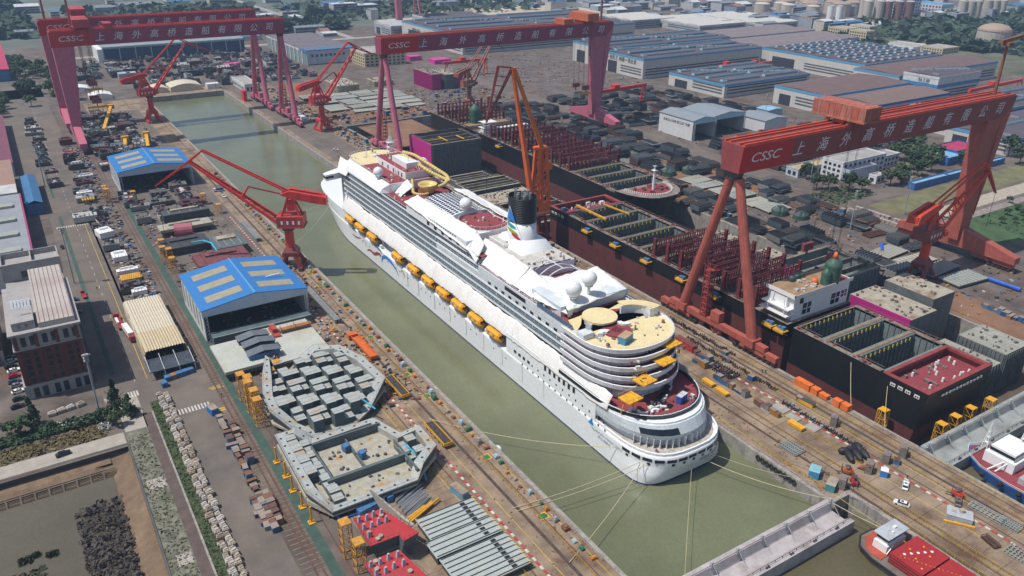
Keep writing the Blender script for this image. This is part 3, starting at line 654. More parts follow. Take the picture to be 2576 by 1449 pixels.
for s_ in (-1, 1):
 b = MB(); b.box(CX+s_*15.9, 193, 27.8, CX+s_*16.3, 300, 30.0); b.box(CX+s_*15.9, 193, 30.8, CX+s_*16.5, 262, 33.6); b.obj('blank_panel', swg, ship)
 b = MB()
 for z in (22.4, 25.3, 28.3, 31.2, 34.2):
  b.box(CX+s_*16.35, 300 if z > 27 else 200, z-.1, CX+s_*16.42, 411, z+.55)
 b.obj('balustrade', mat('balustrade glass', (.22, .30, .34), .12, var=.2), ship)
 b = MB()
 for k in range(11):
  y = 200+5.2*k; b.box(CX+s_*16.25, y, 28.4, CX+s_*16.36, y+2.2, 29.5)
 b.box(CX+s_*16.45, 226, 31.2, CX+s_*16.56, 241, 32.8); b.obj('window', shipdark, ship)
b = MB(); b.box(CX-16.4, 192, 33.0, CX+16.4, 262, 33.2); b.box(CX-16.2, 262, 36.4, CX+16.2, 413, 36.95); b.obj('deck', deckred, ship)
b = MB()
for s_ in (-1, 1):
 for y0, y1, z in ((201, 262, 34.6), (262, 358, 38.3)):
  b.bar((CX+s_*16.4, y0, z), (CX+s_*16.4, y1, z), .1)
  for k in range(int((y1-y0)/2)): b.box(CX+s_*16.4-.05, y0+2*k, z-1.4, CX+s_*16.4+.05, y0+2*k+.1, z)
b.obj('hand_rail', sw, ship)
for s_ in (-1, 1):
 b = MB()
 for k in range(14): b.box(CX+s_*16.45, 196+1.6*k, 33.3, CX+s_*16.55, 197.4+1.6*k, 35.2)
 b.obj('wind_screen', mat('wind screen', (.08, .16, .24), .1, var=.2), ship)
# tarpaulins, wrinkled sheets
def drape(pts, nu, nv, amp, name='tarpaulin', thick=.35, sag=0, hang=None, parent=None, m=None, fr=.45):
 """sheet over a quad pts[4] (00,10,11,01) of real thickness, with folds"""
 P = [Vector(p) for p in pts]; v = []; f = []
 for j in range(nv+1):
  for i in range(nu+1):
   a, c = i/nu, j/nv
   p = (P[0]*(1-a)+P[1]*a)*(1-c)+(P[3]*(1-a)+P[2]*a)*c
   w_ = noise.noise(Vector((p.x*fr, p.y*fr, p.z*fr)))*amp+noise.noise(Vector((p.x*.13, p.y*.13, 3)))*amp*1.6
   p = p+Vector((0, 0, w_-sag*sin(pi*c)*.5*(1+.4*sin(i*.9))))
   if hang is not None and (c < .01): p.z -= hang*(.6+.5*noise.noise(Vector((i*.35, 0, 1))))
   v.append(p)
 n = len(v); v += [p-Vector((0, 0, thick)) for p in v]; w_ = nu+1
 for j in range(nv):
  for i in range(nu):
   q = (j*w_+i, j*w_+i+1, (j+1)*w_+i+1, (j+1)*w_+i); f.append(q); f.append(tuple(k+n for k in reversed(q)))
 edge = [(i, i+1) for i in range(nu)]+[(nv*w_+i+1, nv*w_+i) for i in range(nu)]+[(j*w_+nu, (j+1)*w_+nu) for j in range(nv)]+[((j+1)*w_, j*w_) for j in range(nv)]
 for a, c in edge: f.append((c, a, a+n, c+n))
 b = MB(); b.add(v, f); return b.obj(name, m or tarp, parent or ship, smooth=True)
for s_ in (-1, 1):
 for k, (y0, y1) in enumerate(((172, 232), (232, 300), (300, 345), (345, 376), (376, 411))):
  aft = k == 0
  drape([(CX+s_*(18.9 if not aft else 18.9), y0, 14.8 if aft else 13.7), (CX+s_*18.9, y1, 13.7), (CX+s_*16.3, y1+.6, 21.0), (CX+s_*(16.3 if not aft else 17), y0+.4*s_, 20.6 if not aft else 20)], int((y1-y0)*.8), 8, .42, hang=.7, sag=-.8, fr=.7)
# upper works
sideglz = mat('side box windows', (.80, .81, .82), .35, var=.03)
for s_ in (-1, 1):
 bx = MB(); bx.box(CX+s_*17.0, 271, 36.4, CX+s_*9.5, 329, 41.2); bx = bx.obj('deck_house', sw, ship)
 for k, y in enumerate((277, 284, 291, 298, 305)):
  q = MB(); q.box(CX+s_*17.06, y, 37.2, CX+s_*16.9, y+2.4, 39.0); q.obj('window', shipdark, bx)
 q = MB()
 for k in range(22): q.box(CX+s_*17.05, 280+2.1*k, 40.2, CX+s_*16.9, 281.2+2.1*k, 40.8)
 q.obj('vent_slot', shipdark, bx)
 drape([(CX+s_*17.6, 268, 38.4), (CX+s_*17.6, 330, 41.6), (CX+s_*9.8, 331, 43.2), (CX+s_*9.8, 274, 43.4)], 44, 12, .35, hang=.3, fr=.5)
 drape([(CX+s_*17.4, 262, 35), (CX+s_*17.6, 268.2, 38.4), (CX+s_*9.8, 274.2, 43.4), (CX+s_*11, 266, 41)], 8, 10, .3)
arch = MB(); n = 10; ra = []
for k in range(n+1):
 u = k/n; x = CX-10.2+20.4*u; ra.append((x, 41.6+1.8*sin(pi*u)))
for i in range(n): arch.add([(ra[i][0], 299, ra[i][1]+.04), (ra[i+1][0], 299, ra[i+1][1]+.04), (ra[i+1][0], 327, ra[i+1][1]+.04), (ra[i][0], 327, ra[i][1]+.04)], [(0, 1, 2, 3)])
arch.prof([(ra[0][0], 36.9)]+ra+[(ra[-1][0], 36.9)], 'y', 299.2, 326.8)
do = arch.obj('pool_dome', sw, ship)
pn = MB()
for i in range(n):
 for k in range(13):
  y = 299.6+2.1*k
  L_ = lambda a: (ra[i][0]+(ra[i+1][0]-ra[i][0])*a, ra[i][1]+(ra[i+1][1]-ra[i][1])*a+.12)
  p0, p1 = L_(.12), L_(.88); pn.quad((p0[0], y+.3, p0[1]), (p1[0], y+.3, p1[1]), (p1[0], y+1.8, p1[1]), (p0[0], y+1.8, p0[1]))
pn.obj('glazing', mat('dome glazing', (.015, .03, .055), .15, var=.2), do)
b = MB(); b.tube((CX+1, 287, 36.9), (CX+1, 287, 41.6), 11.4, n=28); b.box(CX-9, 276, 36.9, CX+11, 287, 41.2); rd = b.obj('lido_block', sw, ship)
b = MB(); b.tube((CX+1, 287, 41.6), (CX+1, 287, 41.85), 11.0, n=28); b.obj('deck', deckred, rd)
b = MB()
for i in range(28):
 a0, a1 = 2*pi*i/28, 2*pi*(i+1)/28
 b.bar((CX+1+11.2*cos(a0), 287+11.2*sin(a0), 43.2), (CX+1+11.2*cos(a1), 287+11.2*sin(a1), 43.2), .12); b.bar((CX+1+11.2*cos(a0), 287+11.2*sin(a0), 41.6), (CX+1+11.2*cos(a0), 287+11.2*sin(a0), 43.2), .1)
 if 4 < i < 12: b.bar((CX+1+11.2*cos(a0), 287+11.2*sin(a0), 42.4), (CX+1+11.2*cos(a1), 287+11.2*sin(a1), 42.4), .1, 1.4)
b.obj('hand_rail', swg, rd)
b = MB()
for k in range(9):
 x = CX-8+2.4*k; b.bar((x, 275.5, 33.3), (x, 275.5, 37.6), .35); b.bar((x, 275.5, 37.6), (x, 279.5, 38.0), .35)
b.bar((CX-8, 275.5, 37.6), (CX+11.2, 275.5, 37.6), .25); b.box(CX+1, 270.5, 36, CX+7, 272.0, 36.5); b.obj('pergola', sw, ship)
b = MB(); b.box(CX-14, 262.5, 33.2, CX-9, 272, 34.6); b.obj('cream_deck', deckyel, ship)
b = MB(); b.box(CX-7, 238, 33.2, CX+15, 262, 38.4); b.box(CX-4, 262, 33.2, CX+14, 274, 40.0); fh = b.obj('funnel_house', sw, ship)
b = MB(); b.box(CX-6.6, 238.4, 38.4, CX+14.6, 261.6, 38.55); b.box(CX-3.6, 262.4, 40, CX+13.6, 273.6, 40.15); b.obj('roof', mat('house roof grey', (.50, .48, .44), .8, var=.15, sc=.3), fh)
for x, y, z in ((CX-7.05, 244, 34.2), (CX-7.05, 256, 34.4), (CX-4.05, 267, 36)):
 q = MB(); q.box(x, y, z, x+.1, y+1.1, z+2.0); q.obj('door', shipdark, fh)
def oval(z, rx, ry, n=28, cx=171.6, cy=262.5): return [(cx+rx*cos(2*pi*i/n), cy+ry*sin(2*pi*i/n), z) for i in range(n)]
b = MB(); b.loft([oval(38.4, 6.3, 7.6), oval(42.5, 5.8, 7.0), oval(49.6, 5.6, 6.6)], c1=True); b.loft([[(171.6+x*f, 261+y*f, z) for x, y in ((-7.5, -10), (8.5, -10), (8.5, 12), (-7.5, 12))] for z, f in ((38.4, 1), (42.6, .72))], c1=True); fu = b.obj('funnel', sw, ship, smooth=False)
for p in fu.data.polygons: p.use_smooth = len(p.vertices) == 4
b = MB(); rr = []
for k in range(15):
 z = 49.6+k*.72; rr += [oval(z, 5.75, 6.75), oval(z+.36, 5.5, 6.5)]
b.loft(rr, c1=False)
b.loft([oval(49.6+14.5*.72, 5.2, 6.2), oval(58.6, 5.1, 6.1)], c1=True)
cow = b.obj('funnel_cowl', mat('funnel black', (.012, .013, .016), .35, var=.1), fu)
for k in range(9):
 a = 2.4*k; r_ = 1.2+.38*k
 q = MB(); q.tube((171.6+r_*cos(a), 262.5+r_*1.15*sin(a), 58.5), (171.6+r_*cos(a), 262.5+r_*1.15*sin(a), 61.2), .62, n=10)
 q.obj('exhaust_pipe', mat('exhaust steel', (.45, .45, .45), .4, .6), fu)
# winged sail emblem wrapped on the funnel side: a sail over three curved bands
em = [mat('emblem blue', (.02, .22, .62), .4, var=.05), mat('emblem teal', (.03, .38, .40), .4, var=.05), mat('emblem lime', (.35, .50, .05), .4, var=.05), mat('emblem red', (.60, .03, .04), .4, var=.05)]
def patch(m, pts):
 q = MB(); P = [(171.6+(5.75+o)*cos(a), 262.5+(6.8+o)*sin(a), z) for a, z, o in pts]; h = len(P)//2
 for i in range(h-1): q.quad(P[i], P[i+1], P[-2-i], P[-1-i])
 q.obj('emblem_band', m, fu)
patch(sw, [(2.7, 41, .15), (2.66, 46, .35), (2.72, 50, .5), (2.95, 54, .5), (3.15, 56.8, .5), (3.35, 54.2, .35), (3.6, 50, .2), (3.9, 46, .12), (4.1, 41, .1), (3.4, 41, .1)])
patch(em[0], [(2.78, 49.6, .6), (3.1, 50.6, .45), (3.45, 50.4, .35), (3.6, 49.8, .3), (3.5, 52.4, .4), (3.3, 54.6, .5), (3.14, 56.2, .6), (3.0, 53, .6)])
for m, a0, a1, z0, z1, h in ((em[1], 2.78, 3.66, 48.2, 47.6, 1.5), (em[2], 2.9, 3.8, 46.2, 44.8, 1.4), (em[3], 3.3, 4.1, 44.6, 41.6, 1.5)):
 up = [(a0+(a1-a0)*k/6, z0+(z1-z0)*(k/6)**1.3+h*.9*sin(pi*(.1+.9*k/6))*.6+h*.3, .3) for k in range(7)]; dn = [(a, z-h*sin(pi*(.15+.85*k/6))-.1, .3) for k, (a, z, o) in enumerate(up)]
 patch(m, up+dn[::-1])
# glazed canopy with arched ribs behind the funnel house
b = MB(); g_ = MB()
for k in range(4):
 y = 242.5-4.4*k; pts = [(CX-8+22*i/10, y, 34+6.2*sin(pi*(.06+.44*i/5 if i <= 5 else .06+.44*(10-i)/5))) for i in range(11)]
 b.path(pts, .22, 6)
for u in (.5, 5, 9.5): b.bar((CX-8+2.2*u, 242.5, 40.3 if u == 5 else 36.4), (CX-8+2.2*u, 229.3, 40.3 if u == 5 else 36.4), .25)
cn = b.obj('canopy', sw, ship)
b = MB(); b.box(CX-7, 230, 33.3, CX+13, 243, 33.5); b.obj('deck', deckred, cn)
b = MB(); b.quad((CX-6, 238.02, 34), (CX+15, 238.02, 34), (CX+13, 238.1, 39), (CX-5, 238.1, 39)); b.obj('glazing', mat('violet tint glass', (.32, .31, .42), .1, var=.1), cn)
b = MB(); b.box(CX+1, 229.5, 33.6, CX+5, 232.5, 34.6); b.obj('pool', mat('pool blue', (.03, .16, .38), .2), cn)
# big sheets aft and amidships
drape([(151.2, 268, 34.4), (151.2, 236, 34.4), (159.4, 238, 40.0), (159.2, 272, 41.0)], 26, 10, .4, hang=.5)
drape([(151.2, 238, 34.4), (151.4, 219, 34.4), (160, 222, 37.6), (159.6, 239, 39.6)], 16, 10, .4, hang=.5)
b = MB(); b.box(152.5, 207, 33.2, 183.0, 226, 37.0); b.obj('aft_house', swg, ship)
drape([(150.4, 222, 35.6), (153.2, 203.6, 35.4), (164, 226, 38.8), (160, 232, 38.4)], 16, 12, .4)
drape([(153.2, 203.6, 36.8), (184.2, 207.6, 36.8), (184.6, 227, 38.4), (163.6, 226.4, 38.8)], 26, 14, .5)
# front curtain of that sheet, folds hanging to the deck
v = MB(); n = 60; rows = []
for zf in (0, .5, 1):
 row = []
 for i in range(n+1):
  u = i/n; x = 153.2+31*u; y = 203.6+4*u+3.2*sin(pi*u)
  row.append((x+.0, y+.25*sin(i*2.3)*(zf)+.3*sin(i*.9)*zf, 36.9-zf*(2.7+.5*sin(i*.7)-(.9*math.exp(-((u-.45)/.12)**2)))))
 rows.append(row)
v.loft(rows, closed=False); v.loft([[(x, y+.3, z) for x, y, z in r] for r in rows], closed=False); v.obj('tarpaulin', tarp, ship, smooth=True)
drape([(182.9, 268, 35), (182.9, 330, 37), (174.5, 330, 42.8), (174.5, 268, 42.4)], 30, 8, .4)
# radar domes
for x, y, z, r in ((153.6, 371, 41.6, 2.6), (179.5, 372, 41.8, 3.0), (165.5, 300, 43.0, 2.9), (159.4, 209, 38.4, 3.1), (167.2, 210, 40.6, 2.9)):
 q = MB(); q.tube((x, y, z-3), (x, y, z+.6), .55, n=8); q.tube((x, y, z+.2), (x, y, z+.6), 1.6, n=10); q.sph((x, y, z+.4+r), r, 18, 12); q.obj('radar_dome', sw, ship, smooth=True)
# forward upper deck
fo = [(CX+2.0+14.4*math.copysign(abs(cos(t))**.8, cos(t)), 408+14*abs(sin(t))**.9) for t in [pi*i/20 for i in range(21)]]
b = MB(); b.prism([(CX+16.4, 358)]+fo+[(CX-12.4, 358)], 36.5, 41.4); fu2 = b.obj('observation_block', sw, ship)
b = MB(); b.prism([(CX+16, 396)]+[(CX+2+(x-CX-2)*.97, 408+(y-408)*.96) for x, y in fo]+[(CX-12, 396)], 41.4, 41.6); b.obj('deck', deckyel, fu2)
b = MB(); b.box(CX-12, 358.5, 41.4, CX+16, 395.98, 41.58); b.obj('deck', deckred, fu2)
b = MB()
rl_ = [(CX+16.2, 358)]+fo+[(CX-12.2, 358)]
for i in range(len(rl_)-1):
 p, q = Vector((*rl_[i], 42.6)), Vector((*rl_[i+1], 42.6)); b.bar(p, q, .1)
 m_ = max(1, int((q-p).length/1.6))
 for k in range(m_): c_ = p.lerp(q, k/m_); b.box(c_.x-.05, c_.y-.05, 41.4, c_.x+.05, c_.y+.05, 42.6)
b.obj('hand_rail', swg, fu2)
for s_ in (-1, 1):   # sloped white shoulder
 b = MB(); x0, x1 = (CX-18.0, CX-12.5) if s_ < 0 else (CX+18.0, CX+16.5)
 b.add([(x0+s_*-.8, 360, 36.95), (x0+s_*-1.4, 408, 36.95), (x1, 414, 36.95), (x1, 358, 36.95), (x0+2.4*-s_, 360, 39.2), (x0+2.4*-s_, 407, 39.2), (x1, 412, 41.3), (x1, 358, 41.3)],
          [(0, 1, 5, 4), (4, 5, 6, 7), (1, 2, 6, 5), (3, 0, 4, 7)]); b.obj('shoulder', sw, ship)
b = MB(); b.box(CX-2.5, 360, 41.5, CX+12, 398, 45.2); hs = b.obj('top_house', sw, ship)
b = MB(); b.box(CX-2.2, 360.3, 45.2, CX+11.7, 397.7, 45.35); b.obj('deck', deckred, hs)
for y in (364, 368, 374, 381, 388):
 q = MB(); q.box(CX-2.56, y, 42, CX-2.4, y+1.4, 44); q.obj('window', shipdark, hs)
b = MB(); b.box(CX+1, 366, 45.3, CX+8, 384, 48.2); b.obj('upper_house', sw, ship)
b = MB()
for dx, dy in ((-1.6, -2), (1.6, -2), (1.6, 2), (-1.6, 2)): b.bar((CX+4+dx, 392+dy, 45.3), (CX+4+dx*.3, 392+dy*.3, 56), .3)
for z in (48, 50.5, 53): b.box(CX+2.2, 390.4, z, CX+5.8, 393.6, z+.2); b.bar((CX+1.6, 390.4, z+.9), (CX+6.4, 390.4, z+.9), .1); b.bar((CX+4-1.4, 390.4, z-2.5), (CX+4+1.2, 390.4, z), .16)
b.bar((CX-.5, 392, 54), (CX+8.5, 392, 54), .2); b.tube((CX+4, 392, 55), (CX+4, 392, 61), .12, n=5); b.obj('mast', sw, ship)
for x, y, z, hh in ((CX-3, 410, 41.6, 8.5), (CX+2, 414, 41.6, 8), (CX-4, 369, 41.6, 7), (CX+4, 370, 48, 6), (CX-9, 400, 41.6, 0)):
 if hh:
  q = MB(); q.tube((x, y, z), (x, y, z+hh), .16, .08, n=5); q.bar((x-.9, y, z), (x, y, z+3), .1); q.bar((x+.9, y, z), (x, y, z+3), .1); q.obj('aerial', sw, ship)
q = MB(); q.sph((CX-2, 399, 45), 1.5, 12, 8, zs=.7); q.obj('radar_dome', swg, ship, smooth=True)
# water slides: gold tubes and the bowl
gold = mat('slide gold', (.66, .50, .16), .35, var=.1, sc=.4)
def arc(pts, r, nm='water_slide', n=8):
 P = []
 for i in range(len(pts)-1):
  p0 = Vector(pts[max(0, i-1)]); p1 = Vector(pts[i]); p2 = Vector(pts[i+1]); p3 = Vector(pts[min(len(pts)-1, i+2)])
  for k in range(5):
   t = k/5; P.append(.5*((2*p1)+(p2-p0)*t+(2*p0-5*p1+4*p2-p3)*t*t+(3*p1-p0-3*p2+p3)*t**3))
 P.append(Vector(pts[-1])); q = MB(); q.path(P, r, n); return q
q = arc([(171, 384, 47.5), (173, 377, 48), (174, 368, 47), (176, 357, 45), (178.5, 350, 43.6), (180, 346, 42.6), (177, 343.6, 41.4), (172, 344, 40.6)], .95)
q.v += []; q.obj('water_slide', gold, ship, smooth=True)
arc([(174, 384, 49), (176.5, 376, 49), (178, 366, 47.6), (180, 356, 45.6), (181.5, 349, 44), (180.5, 344, 42.6)], .95).obj('water_slide', gold, ship, smooth=True)
arc([(168, 376, 45), (167, 369, 43.8), (168.5, 364, 42.4), (166.5, 358, 41), (163, 350, 40), (161, 345, 39.4), (163.6, 341.4, 39), (167.4, 342, 38.8)], .75).obj('water_slide', gold, ship, smooth=True)
q = MB(); prof = [(1.2, 37.0), (2.6, 37.6), (3.6, 39), (4.3, 41), (4.9, 42.4), (4.6, 42.6), (3.8, 41), (2.4, 39.4), (.3, 38.6)]
q.loft([[(169.5+r*cos(2*pi*i/20), 346.5+r*1.05*sin(2*pi*i/20), z) for i in range(20)] for r, z in prof], c1=True); q.obj('slide_bowl', gold, ship, smooth=True)
q = MB(); q.box(CX-1, 333.6, 36.9, CX+9.5, 334.4, 39.2); q.obj('blue_screen', mat('screen blue', (.015, .07, .35), .5), ship)
drape([(156, 357, 37.4), (155.6, 349, 37.4), (163, 349.5, 41.4), (164, 358.4, 43)], 12, 10, .45, hang=.4)
drape([(182.6, 368, 39.6), (182.6, 349, 38), (177.2, 350, 43), (174, 370, 46)], 12, 10, .5)
# bridge with wings, raked front
b = MB(); b.prism([(CX-26, 414), (CX-26, 418.5), (CX-15, 424.5), (CX+15, 424.5), (CX+26, 418.5), (CX+26, 414), (CX+15, 416), (CX-15, 416)], 30.0, 33.4); br = b.obj('bridge', sw, ship)
b = MB(); b.prism([(CX-26.1, 413.9), (CX-26.1, 418.7), (CX-15, 424.7), (CX+15, 424.7), (CX+26.1, 418.7), (CX+26.1, 413.9), (CX+15, 416.1), (CX-15, 416.1)], 31.2, 32.5); b.obj('window_band', shipdark, br)
for s_ in (-1, 1): drape([(CX+s_*18.0, 404, 34.5), (CX+s_*18.4, 417, 33.6), (CX+s_*14.4, 420.5, 41), (CX+s_*14, 404, 40.5)], 12, 10, .35)
b = MB(); b.loft([[(CX+17.8, 408, 13), (CX+14, 424, 13), (CX, 432, 13), (CX-14, 424, 13), (CX-17.8, 408, 13)], [(CX+16.5, 408, 24), (CX+13, 422, 24), (CX, 428, 24), (CX-13, 422, 24), (CX-16.5, 408, 24)]], c1=True); b.obj('bridge_front', sw, ship)
# sun deck furniture that is built in
b = MB(); b.tube((163, 187.6, 33.2), (163, 187.6, 33.9), 5.2, n=26); wp = b.obj('pool_surround', deckred, ship)
b = MB(); b.rbox(163, 187.6, 33.9, 3.4, 3.4, .05, .5); b.obj('pool', mat('empty pool dark red', (.12, .02, .02), .6), wp)
b = MB()   # curved wind wall behind the sun deck
def aw(r0, r1, a0, a1, z0, z1, cx, cy, n=14):
 pts = [(cx+r1*cos(a0+(a1-a0)*i/n), cy+r1*sin(a0+(a1-a0)*i/n)) for i in range(n+1)]+[(cx+r0*cos(a1-(a1-a0)*i/n), cy+r0*sin(a1-(a1-a0)*i/n)) for i in range(n+1)]
 return MB().prism(pts, z0, z1)
aw(9.4, 10.2, .2, 1.5, 33.2, 36.4, 172, 188).obj('curved_screen', sw, ship); aw(9.0, 13.0, .15, 1.45, 36.4, 36.8, 172, 188).obj('upper_deck', deckyel, ship)
aw(6.2, 6.8, 1.1, 3.4, 33.2, 34.8, 163, 195.6).obj('curved_screen', swg, ship); aw(.1, 6.4, 0, 2*pi, 34.8, 35.5, 162.5, 197, 22).obj('upper_deck', deckyel, ship)
aw(.1, 5.2, 0, 2*pi, 33.2, 34.8, 162.5, 197, 20).obj('curved_screen', shipdark, ship)
b = MB(); b.box(148.6, 188, 33.2, 153, 192, 35.4); b.box(180, 190, 33.2, 184, 195, 36.4); b.obj('stair_house', swg, ship)
b = MB(); b.bar((154, 187, 33.3), (152.6, 192, 36.2), 1.2, .2); b.bar((178.6, 190, 33.3), (180, 195, 36.4), 1.2, .2); b.obj('stair', mat('stair grey', (.40, .38, .36), .7), ship)
b = MB(); b.prism([(150.0, 194), (153, 203), (184, 206), (184.4, 196), (177, 200), (168, 203), (160, 204), (155, 198)], 33.22, 33.5); b.obj('deck', deckyel, ship)
# small gear standing on the decks: vents, lockers, pipes
rr = random.Random(21); q, q2 = MB(), MB()
for x0, y0, x1, y1, z, n in ((CX-2, 263, CX+13, 273, 40.15, 14), (CX-6, 239, CX+14, 250, 38.55, 16), (CX-2, 361, CX+11, 365, 45.35, 8), (CX-2, 386, CX+10, 390, 45.35, 8), (CX-11, 359, CX-4, 395, 41.6, 10), (CX-15, 331, CX+15, 357, 36.95, 34), (CX-15.5, 204, CX-12.4, 260, 33.2, 30), (CX-14, 405, CX+14, 418, 41.6, 12), (CX-9, 264, CX+14, 276, 33.25, 20), (CX-16, 176, CX+16, 192, 33.2, 16), (CX-8, 160, CX+12, 168, 15.6, 26), (CX-9, 280, CX+10, 292, 41.85, 12), (CX-13, 168, CX+13, 172, 30.2, 8), (CX-13, 153, CX+13, 156, 6.66, 10)):
 for k in range(n): (q if k % 3 else q2).rbox(rr.uniform(x0, x1), rr.uniform(y0, y1), z, rr.uniform(.3, 1.7), rr.uniform(.25, .9), rr.uniform(.2, 1.5), rr.uniform(0, 3))
for k in range(40): y = 200+5.3*k; q.rbox(CX-16.1, y, 21.8+2.95*(k % 4), .5, .3, 2.2)
tag(q.obj('deck_gear', mat('gear off white', (.62, .61, .58), .6, var=.3, sc=1), ship), kind='stuff'); tag(q2.obj('deck_gear', mat('gear brown', (.2, .12, .08), .7, var=.6, sc=1), ship), kind='stuff')
# hull windows
def hwin(y, z, w_, hh, s_=-1, x=18.78):
 q = MB(); q.box(CX+s_*x, y, z, CX+s_*(x-.15), y+w_, z+hh); q.obj('window', shipdark, ship)
for k in range(7): hwin(190+3.0*k, 11.2, 1.4, 2.3)
for k in range(12): hwin(173+4.0*k, 8.5, .7, .8)
for k in range(15): hwin(172+3.7*k, 5.8, .7, .8)
for k in range(4): hwin(219+3.2*k, 8.6, 1.7, 1.3)
for k in range(5): hwin(411+2.6*k, 7.4, 1.2, 1.6, x=18.45-.28*k)
sm = MB()
for k in range(34):
 y = 236+4.8*k
 if k % 5 != 3: sm.box(CX-18.78, y, 2.6, CX-18.6, y+.55, 3.2); sm.box(CX+18.78, y, 2.6, CX+18.6, y+.55, 3.2)
q = sm.obj('porthole', mat('porthole', (.10, .13, .16), .2), ship); q['kind'] = 'stuff'
# mooring openings round the stern and the name
def stern(u, z, off=.12):
 """point and tangent on the stern outline; u metres measured from the centreline, + to the right side"""
 best = None; ring = hullring(z); ring = ring[:21]; pts = [Vector(p) for p in ring]; L = [0]
 for a, c in zip(pts, pts[1:]): L.append(L[-1]+(c-a).length)
 tot = L[-1]; d = tot/2-u
 for i in range(20):
  if L[i] <= d <= L[i+1]:
   t = (d-L[i])/(L[i+1]-L[i]); p = pts[i].lerp(pts[i+1], t); tg = (pts[i]-pts[i+1]).normalized(); nn = Vector((tg.y, -tg.x, 0)); return p+nn*off, tg, nn
for k in range(13):
 u = -26+4.1*k
 p, tg, nn = stern(u, 4.6); q = MB(); c0, c1 = p-tg*1.6, p+tg*1.6
 q.add([(c0.x, c0.y, 4.2), (c1.x, c1.y, 4.2), (c1.x, c1.y, 5.3), (c0.x, c0.y, 5.3)]+[(c.x-nn.x*.3, c.y-nn.y*.3, z) for c, z in ((c0, 4.2), (c1, 4.2), (c1, 5.3), (c0, 5.3))],
          [(0, 1, 2, 3), (0, 4, 5, 1), (1, 5, 6, 2), (2, 6, 7, 3), (3, 7, 4, 0)]); q.obj('mooring_port', shipdark, ship)
 if k % 2 == 0 or k > 4:
  q = MB(); p, tg, nn = stern(u+.6, 3.2); c0, c1 = p-tg*.55, p+tg*.55; q.quad((c0.x, c0.y, 2.8), (c1.x, c1.y, 2.8), (c1.x, c1.y, 3.7), (c0.x, c0.y, 3.7)); q.obj('fairlead', shipdark, ship)
ink = mat('name lettering', (.16, .17, .19), .5, var=.05)
u = 2.6
for chx in 'ADORA MAGIC CITY':
 if chx != ' ':
  p, tg, nn = stern(u, 1.5, .1); lettering('name_lettering', chx, 1.35, ink, ship, (p.x, p.y, 1.75), tg, (0, 0, 1), depth=.03)
 u += {'I': .62, ' ': .6, 'M': 1.25}.get(chx, 1.0)
u = 6.5
for chx in 'PANAMA':
 p, tg, nn = stern(u, -.6, .1); lettering('name_lettering', chx, .8, mat('faint lettering', (.5, .51, .53), .5), ship, (p.x, p.y, -.6), tg, (0, 0, 1), depth=.03); u += .66
gl = mat('side lettering grey', (.50, .55, .60), .5)
lettering('name_lettering', 'ADORA MAGIC CITY', 1.5, gl, ship, (CX-HBm-.12, 170.5, 3.6), (0, -1, 0), (0, 0, 1), depth=.03); lettering('name_lettering', '爱达·魔都号', 1.3, gl, ship, (CX-HBm-.12, 172.5, 1.9), (0, -1, 0), depth=.03)
b = MB(); b.add([(CX-18.82, 181.6, 4.4), (CX-18.82, 178.6, 4.4), (CX-18.82, 179.6, 7.2)], [(0, 1, 2)]); b.obj('emblem', em[0], ship)
b = MB(); b.add([(CX-18.82, 180.9, 4.0), (CX-18.82, 178.0, 3.4), (CX-18.82, 177.4, 2.6), (CX-18.82, 179.4, 3.4)], [(0, 1, 2, 3)]); b.obj('emblem', em[1], ship)
# painted ribbons on the bow side
def ribbon(pts, w_, m):
 b = MB(); P = [Vector((CX-18.8, y, z)) for y, z in pts]; n = len(P)
 fine = []
 for i in range(n-1):
  p0, p1, p2, p3 = P[max(0, i-1)], P[i], P[i+1], P[min(n-1, i+2)]
  for k in range(5): t = k/5; fine.append(.5*((2*p1)+(p2-p0)*t+(2*p0-5*p1+4*p2-p3)*t*t+(3*p1-p0-3*p2+p3)*t**3))
 N_ = len(fine)
 for i in range(N_-1):
  def e(j):
   t = fine[min(N_-1, j+1)]-fine[max(0, j-1)]; nrm = Vector((0, -t.z, t.y)).normalized()*w_*sin(pi*(j+.5)/N_)*.5; return fine[j]+nrm, fine[j]-nrm
  a0, a1 = e(i); b0, b1 = e(i+1); b.quad(a0, b0, b1, a1)
 b.obj('hull_ribbon', m, ship)
ribbon([(359.5, -.6), (358.2, 2.8), (353.6, 4.6), (347.5, 4.2), (341.7, 2.2), (338, -.5)], 1.9, em[0])
ribbon([(379.5, -.8), (374.8, 1.2), (369.6, .9), (364.5, 2.8), (360.5, 3.4), (361.5, 1.4)], 1.5, mat('ribbon crimson', (.32, .02, .05), .4))
ribbon([(369, 6.4), (364.5, 6.3), (360, 5.8), (358.2, 4.4)], 1.3, mat('ribbon teal', (.04, .26, .26), .4))
ribbon([(399.5, 5.4), (396, 5.9), (392, 5.2)], 1.2, mat('ribbon teal', (0, 0, 0))); ribbon([(400, 2.2), (393, 2.4), (385.5, 4.4)], .7, mat('ribbon crimson', (0, 0, 0)))
ribbon([(386, 1.6), (383, 4.2), (380.2, 2.4), (382.4, .6)], .6, gl); ribbon([(336, 2.4), (334, 4.6), (332, 2.2), (333, .4)], .5, mat('ribbon slate', (.14, .2, .26), .4))
for y in (318, 301, 286, 271, 256, 241, 226, 330, 211):
 q = MB(); q.add([(CX-18.8, y, 5.8), (CX-18.8, y-1.6, 5.8), (CX-18.8, y-2.2, -1.6), (CX-18.8, y+.8, -1.6)], [(0, 1, 2, 3)]); q.obj('white_strake', sw, ship)
